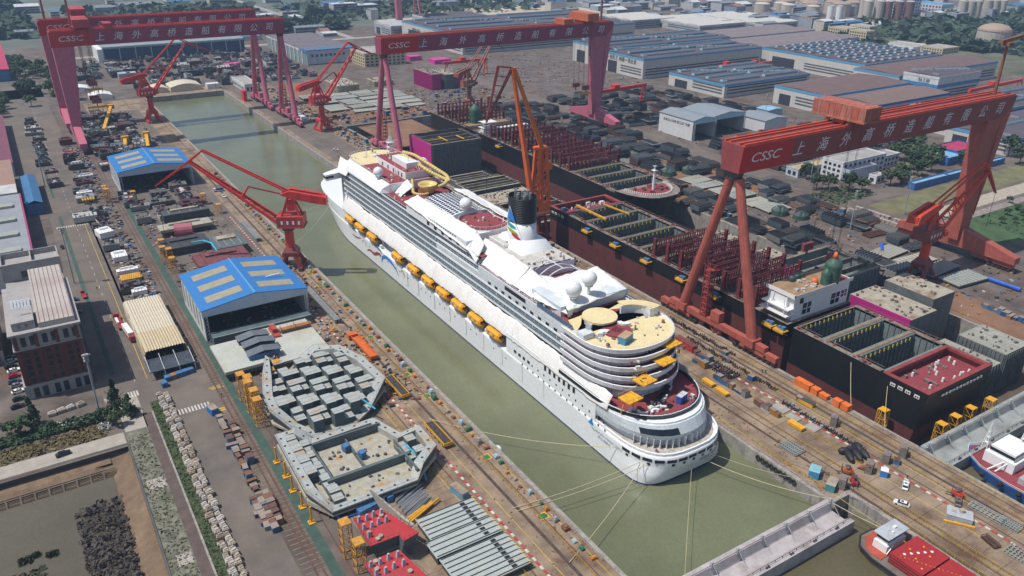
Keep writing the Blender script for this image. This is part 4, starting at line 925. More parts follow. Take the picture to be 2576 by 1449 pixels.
# ---- lifeboats, each a boat of its own in its davit bay ----
lbm = mat('lifeboat orange yellow', (.80, .36, .015), .4, var=.06)
def lifeboat():
 t = thing('lifeboat', 'x', 'lifeboat', (0, 0, 0), 'orange lifeboats along the cruise ship side')
 b = MB(); R = []
 for y, s_ in ((-5.6, .25), (-5.0, .75), (-3.5, 1), (3.5, 1), (5.0, .75), (5.6, .25)):
  R.append([(x*s_, y, z*(.6+.4*s_)) for x, z in ((0, 0), (1.3, .35), (1.9, 1.4), (1.9, 1.9), (-1.9, 1.9), (-1.9, 1.4), (-1.3, .35))])
 b.loft(R, c0=True, c1=True); b.obj('hull', lbm, t)
 b = MB(); R = []
 for y, s_ in ((-5.2, .5), (-4.4, .95), (4.0, 1), (5.2, .55)): R.append([(x*s_, y, 1.9+z*s_) for x, z in ((1.8, 0), (1.6, 1.3), (.8, 1.9), (-.8, 1.9), (-1.6, 1.3), (-1.8, 0))])
 b.loft(R, c0=True, c1=True); b.obj('canopy', lbm, t)
 for s_ in (-1, 1):
  for y in (-2.6, 1.4):
   q = MB(); q.box(s_*1.93, y, 1.0, s_*1.6, y+1.3, 2.9); q.obj('hatch', mat('hatch grey', (.34, .28, .22), .6), t)
 q = MB(); q.box(-.9, -5.5, 2.3, .9, -5.1, 3.0); q.obj('window', shipdark, t)
 return t
lb0 = lifeboat(); lby = [400.5, 386.2, 369.8, 338.1, 320, 304.6, 289.8, 275.3, 260, 244.9]
nth = ['foremost', 'second', 'third', 'fourth', 'fifth', 'sixth', 'seventh', 'eighth', 'ninth', 'aftmost']
for i, y in enumerate(lby):
 o = lb0 if i == 0 else dup(lb0, (0, 0, 0)); o.location = (CX-18.9, y, 8.4); o['label'] = f'orange lifeboat under the white tarpaulin, {nth[i]} one counted from the bow'
for i in range(11):
 y = [408, 393.4, 378, 361, 346, 329, 312.3, 297, 282.5, 267.6, 252.5][i]
 q = MB(); q.bar((CX-16, y, 8), (CX-18.4, y, 13.6), .5); q.bar((CX-15.4, y+1.2, 13), (CX-18.6, y+1.2, 13.3), .4); q.box(CX-18.2, y-.5, 6.6, CX-17, y+1.5, 8.2); q.obj('davit', sw, ship)
# ---------------- dry dock: container ship hulls under construction ----------------
hblack = mat('hull black', (.010, .010, .012), .5, var=.3, sc=.2, spec=.25)
hred = mat('antifouling dark red', (.115, .028, .026), .7, var=.2, sc=.2, kind='streak', col2=(.06, .03, .03))
cellg = mat('cargo hold primer', (.17, .205, .205), .7, var=.18, sc=.2, kind='streak', col2=(.12, .12, .11))
decktop = mat('dirty hull deck', (.22, .185, .15), .85, var=.4, sc=.4, kind='stain', col2=(.10, .055, .04))
bhtop = mat('bulkhead rusty top', (.26, .18, .10), .85, var=.35, sc=.5)
lash = mat('lashing bridge maroon', (.155, .022, .028), .6, var=.25, sc=.4)
guide = mat('cell guide', (.10, .105, .10), .6)
rwhite = mat('marking white', (.75, .75, .72), .6, var=.05)
def hull(name, label, x0, x1, y0, y1, zr, holds, zb=-9.5, zd=14, bow=None, mooring=None, cat='ship'):
 """open container hull; holds = list of (y0, y1) cells; bow 'far'/'near' gives a pointed end with flare"""
 t = thing(name, label, cat, ((x0+x1)/2, (y0+y1)/2, zb))
 xc, hb = (x0+x1)/2, (x1-x0)/2
 def ring(z, tk=0):
  k = (z-zb)/(zd-zb); n = 12
  if bow == 'near':
   L = 46-12*k; e = 1.35+1.1*k; yt = y0+7*(1-k)
   arc_ = [(xc-(hb-tk)*math.copysign(abs(cos(pi*i/n))**(2/e), cos(pi*i/n)), yt+L+tk-(L)*abs(sin(pi*i/n))**(2/e), z) for i in range(n+1)]
   return [(x0+tk, y1-tk, z)]+arc_+[(x1-tk, y1-tk, z)]
  yt = y0+(3.0*(1-k) if mooring == 'near' else 0); yf = y1-(2.0*(1-k) if mooring == 'far' else 0)
  return [(x0+tk, yf-tk, z), (x0+tk, yt+tk, z), (x1-tk, yt+tk, z), (x1-tk, yf-tk, z)]
 b = MB(); b.loft([ring(zb), ring(zr)], c0=True); b.obj('lower_hull', hred, t)
 b = MB(); b.loft([ring(zr), ring((zr+zd)/2), ring(zd)]); b.obj('upper_hull', hblack, t)
 b = MB(); tk = 2.4
 segs = []   # solid deck between holds
 ys = min(h_[0] for h_ in holds); ye = max(h_[1] for h_ in holds)
 r = ring(zd)
 # side walkways
 b.box(x0+.05, ys, zd-1, x0+tk, ye, zd+.1); b.box(x1-tk, ys, zd-1, x1-.05, ye, zd+.1)
 near_lo = y0 if bow != 'near' else y0
 if mooring != 'near' and ys > y0+.5:
  if bow == 'near': b.add([(p[0], p[1], zd+.1) for p in ring(zd) if p[1] < ys+.1]+[(x1, ys, zd+.1), (x0, ys, zd+.1)], [tuple(range(len([p for p in ring(zd) if p[1] < ys+.1])+2))])
  else: b.box(x0+.05, y0+.05, zd-1, x1-.05, ys, zd+.1)
 if mooring != 'far' and ye < y1-.5: b.box(x0+.05, ye, zd-1, x1-.05, y1-.05, zd+.1)
 b.obj('deck', decktop, t)
 for a, c in holds:
  q = MB(); q.box(x0+tk-.3, a-.9, zb+1, x0+tk, c+.9, zd-.05); q.box(x1-tk, a-.9, zb+1, x1-tk+.3, c+.9, zd-.05); q.box(x0+tk, a-.9, zb+1, x1-tk, a, zd-.02); q.box(x0+tk, c, zb+1, x1-tk, c+.9, zd-.02)
  q.quad((x0+tk, a, zb+2), (x1-tk, a, zb+2), (x1-tk, c, zb+2), (x0+tk, c, zb+2)); q.obj('cargo_hold', cellg, t)
  q = MB(); n = 13
  for k in range(n):
   x = x0+tk+1.2+(x1-x0-2*tk-2.4)*k/(n-1); q.box(x-.13, c-.35, zb+2, x+.13, c, zd-.2)
   if k % 2 == 0: q.box(x-.13, a, zb+2, x+.13, a+.3, zd-.2)
  for k in range(1, 4):
   q.box(x1-tk-.3, a+(c-a)*k/4-.12, zb+2, x1-tk, a+(c-a)*k/4+.12, zd-.2)
   q.box(x0+tk, c-.2, zd-.2-5*k, x1-tk, c-.05, zd+.1-5*k)
  o = q.obj('cell_guide', guide, t)
  q = MB()
  for k in range(1, n-1): x = x0+tk+1.2+(x1-x0-2*tk-2.4)*k/(n-1); q.bar((x, c-.5, zd-1.7), (x, c-.5, zd-.4), .32)
  q.obj('guide_tip', mat('tip yellow', (.65, .5, .03), .6), o)
 srt = sorted(holds)
 for (a, c), (a2, c2) in zip(srt, srt[1:]):
  q = MB(); q.box(x0+tk, c+.9, zd-1.4, x1-tk, a2-.9, zd+.12); q.obj('bulkhead_top', bhtop, t)
 # railings and clutter of the walkway
 q = MB()
 for k in range(int((ye-ys)/3)):
  for x in (x0+.25, x1-.25): q.box(x-.06, ys+3*k, zd, x+.06, ys+3*k+.12, zd+1.2)
 for x in (x0+.25, x1-.25): q.bar((x, ys, zd+1.2), (x, ye, zd+1.2), .09)
 for (a, c) in srt:
  for x in (x0+tk, x1-tk): q.bar((x, a, zd+1.0), (x, c, zd+1.0), .12)
  q.bar((x0+tk, c+.5, zd+1.0), (x1-tk, c+.5, zd+1.0), .12); q.bar((x0+tk, c+1.0, zd+.6), (x1-tk, c+1.0, zd+.6), .12)
 q.obj('railing', mat('hull railing', (.25, .16, .14), .8, var=.4, sc=.8), t)
 q = MB(); rr = random.Random(int(x0+y0))
 for k in range(int((ye-ys)*.8)):
  x = rr.choice((x0+rr.uniform(.5, 2), x1-rr.uniform(.5, 2))); y = rr.uniform(ys, ye); q.rbox(x, y, zd+.1, rr.uniform(.4, 1.6), rr.uniform(.3, 1.2), rr.uniform(.2, 1.0), rr.uniform(0, 3))
 tag(q.obj('deck_fitting', mat('fitting maroon', (.22, .06, .055), .7, var=.4, sc=.8), t), kind='stuff')
 if mooring:
  a, c = (y0, ys-1.0) if mooring == 'near' else (ye+1.0, y1)
  lo = zd-3.6
  q = MB(); q.box(x0+.4, a+.6, lo-.4, x1-.4, c-.3, lo); q.obj('mooring_deck', deckred, t)
  q = MB(); q.box(x0+.1, a+.1, zd-1, x0+2.0, c, zd+.15); q.box(x1-2.0, a+.1, zd-1, x1-.1, c, zd+.15); q.box(x0+2, a+.1, zd-1, x1-2, a+2, zd+.15); q.box(x0+2, c-1.6, zd-1, x1-2, c, zd+.15)
  q.box(x0+.3, a+.3, lo, x0+.7, c, zd-1); q.box(x1-.7, a+.3, lo, x1-.3, c, zd-1); q.box(x0+.7, c-.5, lo, x1-.7, c-.1, zd-1); q.obj('edge_beam', mat('edge beam red', (.26, .045, .045), .65, var=.25, sc=.4), t)
  rr = random.Random(5)
  for k in range(16): x, y = rr.uniform(x0+4, x1-4), rr.uniform(a+3, c-3); q = MB(); q.tube((x, y, lo), (x, y, lo+1.6), .55, .4, n=8); q.obj('mooring_bitt', rwhite, t)
  q = MB()
  for k in range(20): q.rbox(rr.uniform(x0+4, x1-4), rr.uniform(a+3, c-3), lo, rr.uniform(.6, 2.6), rr.uniform(.5, 1.4), rr.uniform(.3, 1.2), rr.uniform(0, 3))
  q.obj('winch', mat('winch grey', (.2, .14, .13), .7, var=.5, sc=.6), t)
  for k in range(12):
   q = MB(); x = x0+9+2.2*k; s_ = -1 if mooring == 'near' else 1; yy = y0 if mooring == 'near' else y1
   q.box(x-.55, yy+s_*.25-.15, zd-3.2, x+.55, yy+s_*.25+.15, zd-2.2) if k % 3 else q.box(x-.8, yy+s_*.25-.15, zd-3.0, x+.8, yy+s_*.25+.15, zd-2.4); q.obj('fairlead', rwhite, t)
  for yy in (a+3, a+6.5, a+9.5, a+12.5):
   q = MB(); q.box(x0-.1, yy, zd-3.3, x0+.1, yy+2, zd-2.0); q.obj('fairlead', rwhite, t)
   q = MB(); q.box(x0-.14, yy+.3, zd-3.0, x0-.09, yy+.9, zd-2.4); q.box(x0-.14, yy+1.1, zd-3.0, x0-.09, yy+1.7, zd-2.4); q.obj('fairlead_opening', black, t)
 return t
def bridge(t, x0, x1, y, zd=14, h=8.5):
 b = MB(); n = 12
 for dy in (-.7, .7):
  for k in range(n+1):
   x = x0+1.2+(x1-x0-2.4)*k/n; b.box(x-.22, y+dy-.2, zd, x+.22, y+dy+.2, zd+h*(1.12 if k in (0, n) else 1))
  for z in (2.6, 5.4, 8.2): b.box(x0+1, y+dy-.16, zd+z-.2, x1-1, y+dy+.16, zd+z+.12)
 for k in range(n):
  xa, xb = x0+1.2+(x1-x0-2.4)*k/n, x0+1.2+(x1-x0-2.4)*(k+1)/n
  if k % 3 == 1: b.bar((xa, y, zd), (xb, y, zd+5.4), .28)
  if k % 2: b.box(xa, y-.7, zd+5.3, xb, y+.7, zd+5.45)
 for x in (x0+.9, x1-.9): b.box(x-.5, y-.9, zd, x+.5, y+.9, zd+h*1.15)
 b.obj('lashing_bridge', lash, t)
def cells(y0, y1, n, gap=2.6):
 L = (y1-y0-gap*(n-1))/n; return [(y0+i*(L+gap), y0+i*(L+gap)+L) for i in range(n)]
hc_ = hull('hull_section', 'black aft hull section with three open holds and a red mooring deck', 250, 290.5, 121, 180, -2, cells(140.2, 179, 3, 3.2), mooring='near', cat='hull section')
ha_hold = cells(201, 262, 4)+cells(265, 336, 5)
ha = hull('container_ship', 'long black and red container hull nearest the cruise ship, lashing bridges half fitted', 250, 290.5, 183, 354, 7, ha_hold, mooring='far')
for i in range(8): bridge(ha, 250, 290.5, 202+i*9.1)
hb_hold = cells(356, 400, 3)+cells(404, 512, 8)+cells(556, 596, 3)
hb_ = hull('container_ship', 'far black container hull with pointed bow and white foremast', 299, 342, 331, 600, 1.5, [h_ for h_ in hb_hold], bow='near')
for i in range(11): bridge(hb_, 299, 342, 404+i*9.9)
for i in range(4): bridge(hb_, 299, 342, 552+i*12)
# the foremast and forecastle gear of the far ship
b = MB(); b.tube((321, 346, 14), (321, 346, 26), .9, .6, n=10); b.box(319.6, 344.6, 26, 322.4, 347.4, 26.4); b.tube((321, 346, 26), (321, 346, 29), .5, n=8); b.box(320.2, 345.2, 28.6, 321.8, 346.8, 29); b.obj('foremast', white, hb_)
b = MB(); rr = random.Random(3)
for k in range(40):
 a = pi+pi*(k+.5)/40; x, y = 320.5+15.5*cos(a), 354+19*sin(a); b.tube((x, y, 14), (x, y, 15.3), .5, .4, n=7)
b.obj('bitt', rwhite, hb_)
b = MB(); b.prism([(306, 352), (311, 340), (320.5, 334), (330, 340), (335, 352)], 14.1, 14.3); b.obj('forecastle_deck', deckred, hb_)
b = MB()
for k in range(14): b.rbox(rr.uniform(310, 331), rr.uniform(341, 352), 14.3, rr.uniform(1, 3), rr.uniform(.6, 2), rr.uniform(.5, 1.6), rr.uniform(0, 3))
b.obj('windlass', mat('windlass maroon', (.2, .05, .05), .7, var=.4), hb_)
# far ship: accommodation pieces
b = MB(); b.box(300, 515, 14, 341, 519, 17); b.box(300, 515, 22, 306, 521, 22.6)
for z in (14, 18, 22): b.box(300, 514, z, 312, 522, z+.4)
for x in (300.5, 306, 311): b.bar((x, 514.5, 14), (x, 514.5, 22), .5); b.bar((x, 514.5, 14), (x+5, 514.5, 18), .3)
b.obj('accommodation_frame', white, hb_)
def wrap(x, y, z0, r, h, m, n=12):
 b = MB(); R = []
 for k in range(9):
  z = z0+h*k/8; rr_ = r*(1+.06*(k % 2))*(1 if k < 7 else .55 if k == 7 else .2); R.append([(x+rr_*cos(2*pi*i/n)*(1+.05*sin(3*i)), y+rr_*sin(2*pi*i/n), z) for i in range(n)])
 b.loft(R, c1=True); return b
green = mat('green tarpaulin', (.045, .11, .075), .55, var=.35, sc=.5, bump=.4)
wrap(313, 550, 14, 4.2, 15, green).obj('wrapped_funnel', green, hb_, smooth=True)
# accommodation block of the near ship
def accom():
 t = thing('deckhouse', 'white deckhouse block with brown roof and green wrapped funnel on the near hull', 'deckhouse', (270, 191, 14.1))
 b = MB(); b.box(254, 184.5, 14.1, 289, 198, 24.4); w = b.obj('house', white, t)
 b = MB(); b.box(252.6, 183.6, 24.4, 289.6, 198.6, 25); b.box(250.2, 184, 19.4, 254, 198, 19.9); b.box(249.6, 184.2, 16.6, 255, 198.4, 17.0); b.box(252.6, 183.5, 25, 253, 198.7, 26); b.box(252.6, 183.5, 25, 289.6, 183.8, 26); b.obj('walkway', white, t)
 b = MB(); b.box(255, 185, 25, 288.6, 198.2, 25.2); b.obj('roof', mat('rusty roof plates', (.30, .19, .10), .85, var=.25, sc=.3), t)
 for x0, x1, z0, z1 in ((260, 265, 15.5, 20.5), (278, 283.4, 15.5, 20.5), (284.4, 288, 17.5, 20.5), (257.4, 259.6, 21, 23.4)):
  q = MB(); q.box(x0, 184.4, z0, x1, 184.7, z1); q.obj('window', glass, w)
  q = MB(); q.box((x0+x1)/2-.15, 184.25, z0, (x0+x1)/2+.15, 184.4, z1); q.box(x0, 184.25, (z0+z1)/2-.15, x1, 184.4, (z0+z1)/2+.15)
  if x1-x0 > 3: q.obj('mullion', white, w)
 q = MB()
 for x in (250.4, 252, 254): q.bar((x, 186, 17), (x+.8, 187.5, 24), .3); q.bar((x, 195, 17), (x+.8, 194, 24), .3)
 q.box(253, 187, 17, 254.2, 196, 23.8); q.obj('ladder_frame', white, t)
 q = MB()
 for k in range(24):
  x = 252.8+1.55*k; q.box(x, 183.6, 25, x+.08, 183.7, 26.1)
 for p_, e in (((252.7, 183.65, 26.1), (289.5, 183.65, 26.1)), ((252.7, 183.65, 26.1), (252.7, 198.6, 26.1)), ((249.8, 184.3, 18.1), (249.8, 198.3, 18.1))): q.bar(p_, e, .1)
 q.obj('railing', mat('railing pink white', (.65, .5, .5), .6), t)
 for x, y, r, h, m in ((279, 186.8, 3.4, 11.5, green), (274.6, 186.4, 2.0, 7.2, green), (265, 196, 1.4, 2.6, darksteel), (268.5, 196.6, 1.5, 2.6, green), (272, 197, 1.5, 2.6, green)):
  wrap(x, y, 25.1, r, h, m).obj('wrapped_exhaust', m, t, smooth=True)
 q = MB(); q.tube((279, 186.8, 36), (279, 186.8, 38.6), 1.4, .5, n=9); q.sph((271, 189, 26.4), 1.6, 10, 6); q.obj('orange_cover', orange, t, smooth=True)
 q = MB(); rr = random.Random(9)
 for k in range(14): q.rbox(rr.uniform(257, 276), rr.uniform(185.8, 194), 25.2, rr.uniform(.8, 2.4), rr.uniform(.6, 1.6), rr.uniform(.4, 1.5), rr.uniform(0, 3))
 q.obj('roof_machinery', mat('machinery pale', (.5, .49, .47), .6, var=.4, sc=.8), t)
 q = MB(); q.box(283, 185.2, 25.2, 288.4, 190, 25.35); q.obj('red_deck', deckred, t)
accom()
# magenta faced blocks and open sections in the dock
mag = mat('magenta primer', (.46, .02, .22), .55, var=.08, sc=.2)
def blockbox(name, label, x0, y0, x1, y1, zb, zt, m, top, magx=None, ribs=0, opn=True, cat='hull block', pip=None):
 t = thing(name, label, cat, ((x0+x1)/2, (y0+y1)/2, zb))
 b = MB(); th = .5
 b.box(x0, y0, zb, x1, y0+th, zt); b.box(x0, y1-th, zb, x1, y1, zt); b.box(x0, y0+th, zb, x0+th, y1-th, zt); b.box(x1-th, y0+th, zb, x1, y1-th, zt); b.box(x0+th, y0+th, zb, x1-th, y1-th, zt-(8 if opn else .4)); b.obj('shell', m, t)
 if ribs:
  b = MB()
  for k in range(ribs): x = x0+.6+(x1-x0-1.2)*k/(ribs-1); b.box(x-.14, y0-.45, zb+.4, x+.14, y0, zt-.2)
  for k in range(max(2, int(ribs*(y1-y0)/(x1-x0)))): y = y0+.6+(y1-y0-1.2)*k/(max(2, int(ribs*(y1-y0)/(x1-x0)))-1); b.box(x0-.4, y-.14, zb+.4, x0, y+.14, zt-.2) if magx is None else None
  b.obj('stiffener', m, t)
 b = MB()
 if opn:
  for k in range(1, 4): y = y0+(y1-y0)*k/4; b.box(x0+.5, y-.3, zt-3, x1-.5, y+.3, zt-.3)
  b.box(x0-.1, y0-.1, zt, x1+.1, y0+1.4, zt+.12); b.box(x0-.1, y1-1.4, zt, x1+.1, y1+.1, zt+.12); b.box(x0-.1, y0+1.4, zt, x0+1.4, y1-1.4, zt+.12); b.box(x1-1.4, y0+1.4, zt, x1+.1, y1-1.4, zt+.12)
 else: b.box(x0+.1, y0+.1, zt-.4, x1-.1, y1-.1, zt+.1)
 b.obj('top_plate', top, t)
 q = MB(); rr = random.Random(int(x0*3+y0))
 for k in range(int((x1-x0)*(y1-y0)/16)):
  x, y = (rr.uniform(x0+1, x1-1), rr.uniform(y0+1, y1-1)) if not opn else (rr.choice((x0+.8, x1-.8)), rr.uniform(y0+1, y1-1)); q.rbox(x, y, zt+.1, rr.uniform(.3, 1.4), rr.uniform(.3, 1.2), rr.uniform(.2, 1.1), rr.uniform(0, 3))
 tag(q.obj('fitting', mat('loose fittings', (.16, .13, .12), .8, var=.6, sc=.6), t), kind='stuff')
 if magx:
  for (a0, c0, a1, c1) in magx:
   q = MB(); q.box(a0, c0, zb+.3, a1, c1, zt+.3); q.obj('magenta_panel', mag, t)
 return t
panelg = mat('grey ribbed shell', (.13, .145, .145), .7, var=.2, sc=.3, kind='streak', col2=(.10, .07, .05))
beige = mat('beige block top', (.36, .32, .25), .85, var=.2, sc=.3, kind='stain', col2=(.22, .13, .07))
mb_ = blockbox('hull_block', 'tall grey ribbed hull block with a magenta side beyond the cruise ship bow', 247.5, 497, 288, 533, -10.5, 16.5, panelg, decktop, magx=[(247.0, 497.3, 247.45, 533)], ribs=17)
for (x, y, x2, y2) in ((250, 508, 262, 508.7), (262, 501, 262.7, 515), (275, 500, 275.7, 512)):
 q = MB(); q.box(x, y, 16.7, x2, y2, 17.3); q.obj('yellow_beam', yellow, mb_)
blockbox('hull_block', 'open ribbed hull block with two magenta end panels by the white deckhouse', 297, 201, 337, 232, -10.5, 13.5, cellg, decktop, magx=[(296.4, 212, 296.95, 226), (297, 200.4, 306, 200.95)], ribs=15)
blockbox('hull_block', 'low hull block with long magenta face right of the open holds', 299.5, 160, 318, 190, -10.5, 12.8, panelg, beige, magx=[(298.9, 160, 299.45, 189)], opn=False)
blockbox('hull_block', 'grey hull block with beige top between magenta face and panel racks', 323, 165, 339, 189, -10.5, 14.5, panelg, beige, opn=False)
blockbox('hull_block', 'flat beige hull block low in the dock right of the mooring deck', 296, 128, 314, 152, -10.5, 4, panelg, mat('grid top', (.33, .33, .28), .8, var=.15, kind='tilexy', col2=(.2, .2, .17), k=1.6), opn=False, ribs=9)
blockbox('hull_block', 'flat grey hull block with dark ribs, nearest one beside the mooring deck', 316, 128, 334, 148, -10.5, 7, panelg, mat('grid top', (0, 0, 0)), opn=False, ribs=11)
for i, (x0, y0, x1, y1, zt) in enumerate(((250, 446, 290, 468, -4), (252, 420, 289, 442, -5.5), (250, 372, 291, 414, -3.5), (255, 472, 285, 490, -6))):
 blockbox('hull_block', ['low open hull tray in the dock, second one before the magenta block', 'low open hull tray in the dock behind the solar roofed liner', 'broad red sided hull tray in the dock behind the cruise ship funnel', 'low open hull tray in the dock right below the magenta block'][i], x0, y0, x1, y1, -10.5, zt, hred if i == 2 else panelg, beige, opn=(i != 1), ribs=0)
for i, (x, y, z, w_, l_) in enumerate(((322, 250, -3, 9, 14), (333, 262, 0, 10, 12), (320, 282, -4, 12, 10), (334, 296, -2, 10, 16), (326, 312, -5, 9, 9))):
 blockbox('hull_block', ['small pale block against the far dock wall, %s behind the lashing bridges' % n_ for n_ in ('first', 'second', 'third', 'fourth', 'fifth')][i], x-w_/2, y-l_/2, x+w_/2, y+l_/2, -10.5, z, cellg, beige, opn=False)
# yellow staging platforms hung on the hull sides
def staging(x, y, label):
 t = thing('staging_platform', label, 'work platform', (x, y, 11), 'yellow staging platforms on the black hulls')
 b = MB(); b.box(x-3.6, y-2.6, 11.4, x, y+2.6, 11.8); b.box(x-3.6, y-2.6, 10.9, x-3.3, y+2.6, 11.4); b.bar((x, y-2.3, 9.4), (x-3.4, y-2.3, 11.3), .22); b.bar((x, y+2.3, 9.4), (x-3.4, y+2.3, 11.3), .22)
 b.bar((x-3.5, y-2.5, 12.9), (x-3.5, y+2.5, 12.9), .1)
 for yy in (-2.5, 0, 2.5): b.bar((x-3.5, y+yy, 11.8), (x-3.5, y+yy, 12.9), .1)
 b.obj('deck', yellow, t)
 q = MB(); q.box(x-2.4, y-1.8, 11.8, x-.8, y-.2, 13.3); q.box(x-2.2, y+.3, 11.8, x-.9, y+1.6, 13.0); q.obj('tool_box', bluep, t)
for i, y in enumerate((316, 292, 268, 243, 222, 190.5, 184.5)): staging(249.9, y, 'yellow work platform with blue boxes on the near black hull, %s from the bow end' % ('first second third fourth fifth sixth seventh'.split()[i]))
for i, y in enumerate((520, 487, 432)): staging(298.9, y, 'yellow work platform on the far black hull, %s' % ('farthest one', 'middle one', 'nearest one')[i])
b = MB(); b.box(262, 318, 14.3, 263, 345, 15.3); b.obj('crane_beam', yellow, label='thick yellow beam lying across open holds of the near hull', cat='beam')
b = MB(); b.bar((279, 318, 14.8), (277, 338, 14.8), .7); b.obj('crane_beam', yellow, label='thin yellow beam lying across open holds farther from the crane', cat='beam')
for i, (x, y) in enumerate(((276, 352), (268, 350), (284, 349), (258, 351))):
 q = MB(); q.box(x-1.4, y-1, 10.5, x+1.4, y+1, 12.2); q.box(x-1.2, y-.8, 12.2, x+1.2, y+.8, 12.4); q.obj('tool_crate', bluep if i % 2 else rwhite, label=['white', 'blue', 'white', 'blue'][i]+' crate on the red bow deck, %s from the funnel' % ['third', 'second', 'fourth', 'first'][i], cat='crate')
# yellow props and scaffolds under the aft hull
def scaffold(x, y, z0, w_, l_, h, label, m=None, grp=None):
 t = MB(); nx = 2
 for dx in (-w_/2, w_/2):
  for dy in (-l_/2, l_/2): t.box(x+dx-.1, y+dy-.1, z0, x+dx+.1, y+dy+.1, z0+h)
 n = max(2, int(h/3))
 for k in range(n+1):
  z = z0+h*k/n
  for dx in (-w_/2, w_/2): t.bar((x+dx, y-l_/2, z), (x+dx, y+l_/2, z), .12)
  for dy in (-l_/2, l_/2): t.bar((x-w_/2, y+dy, z), (x+w_/2, y+dy, z), .12)
  if k < n:
   z2 = z0+h*(k+1)/n
   for dy in (-l_/2, l_/2): t.bar((x-w_/2, y+dy, z), (x+w_/2, y+dy, z2), .1); t.bar((x+w_/2, y+dy, z), (x-w_/2, y+dy, z2), .1)
   t.bar((x-w_/2, y-l_/2, z), (x-w_/2, y+l_/2, z2), .1)
 t.box(x-w_/2, y-l_/2, z0+h, x+w_/2, y+l_/2, z0+h+.15)
 return t.obj('scaffold_tower', m or yellow, label=label, cat='scaffold', group=grp)
for i, (x, y, h) in enumerate(((245.6, 133, 14), (257, 117.4, 13), (266, 117.6, 13), (276, 117.8, 13), (288, 117, 13))):
 scaffold(x, y, -11, 3, 3, h, 'yellow scaffold tower against the black stern, %s counted from the dock wall' % ['first', 'second', 'third', 'fourth', 'fifth'][i])
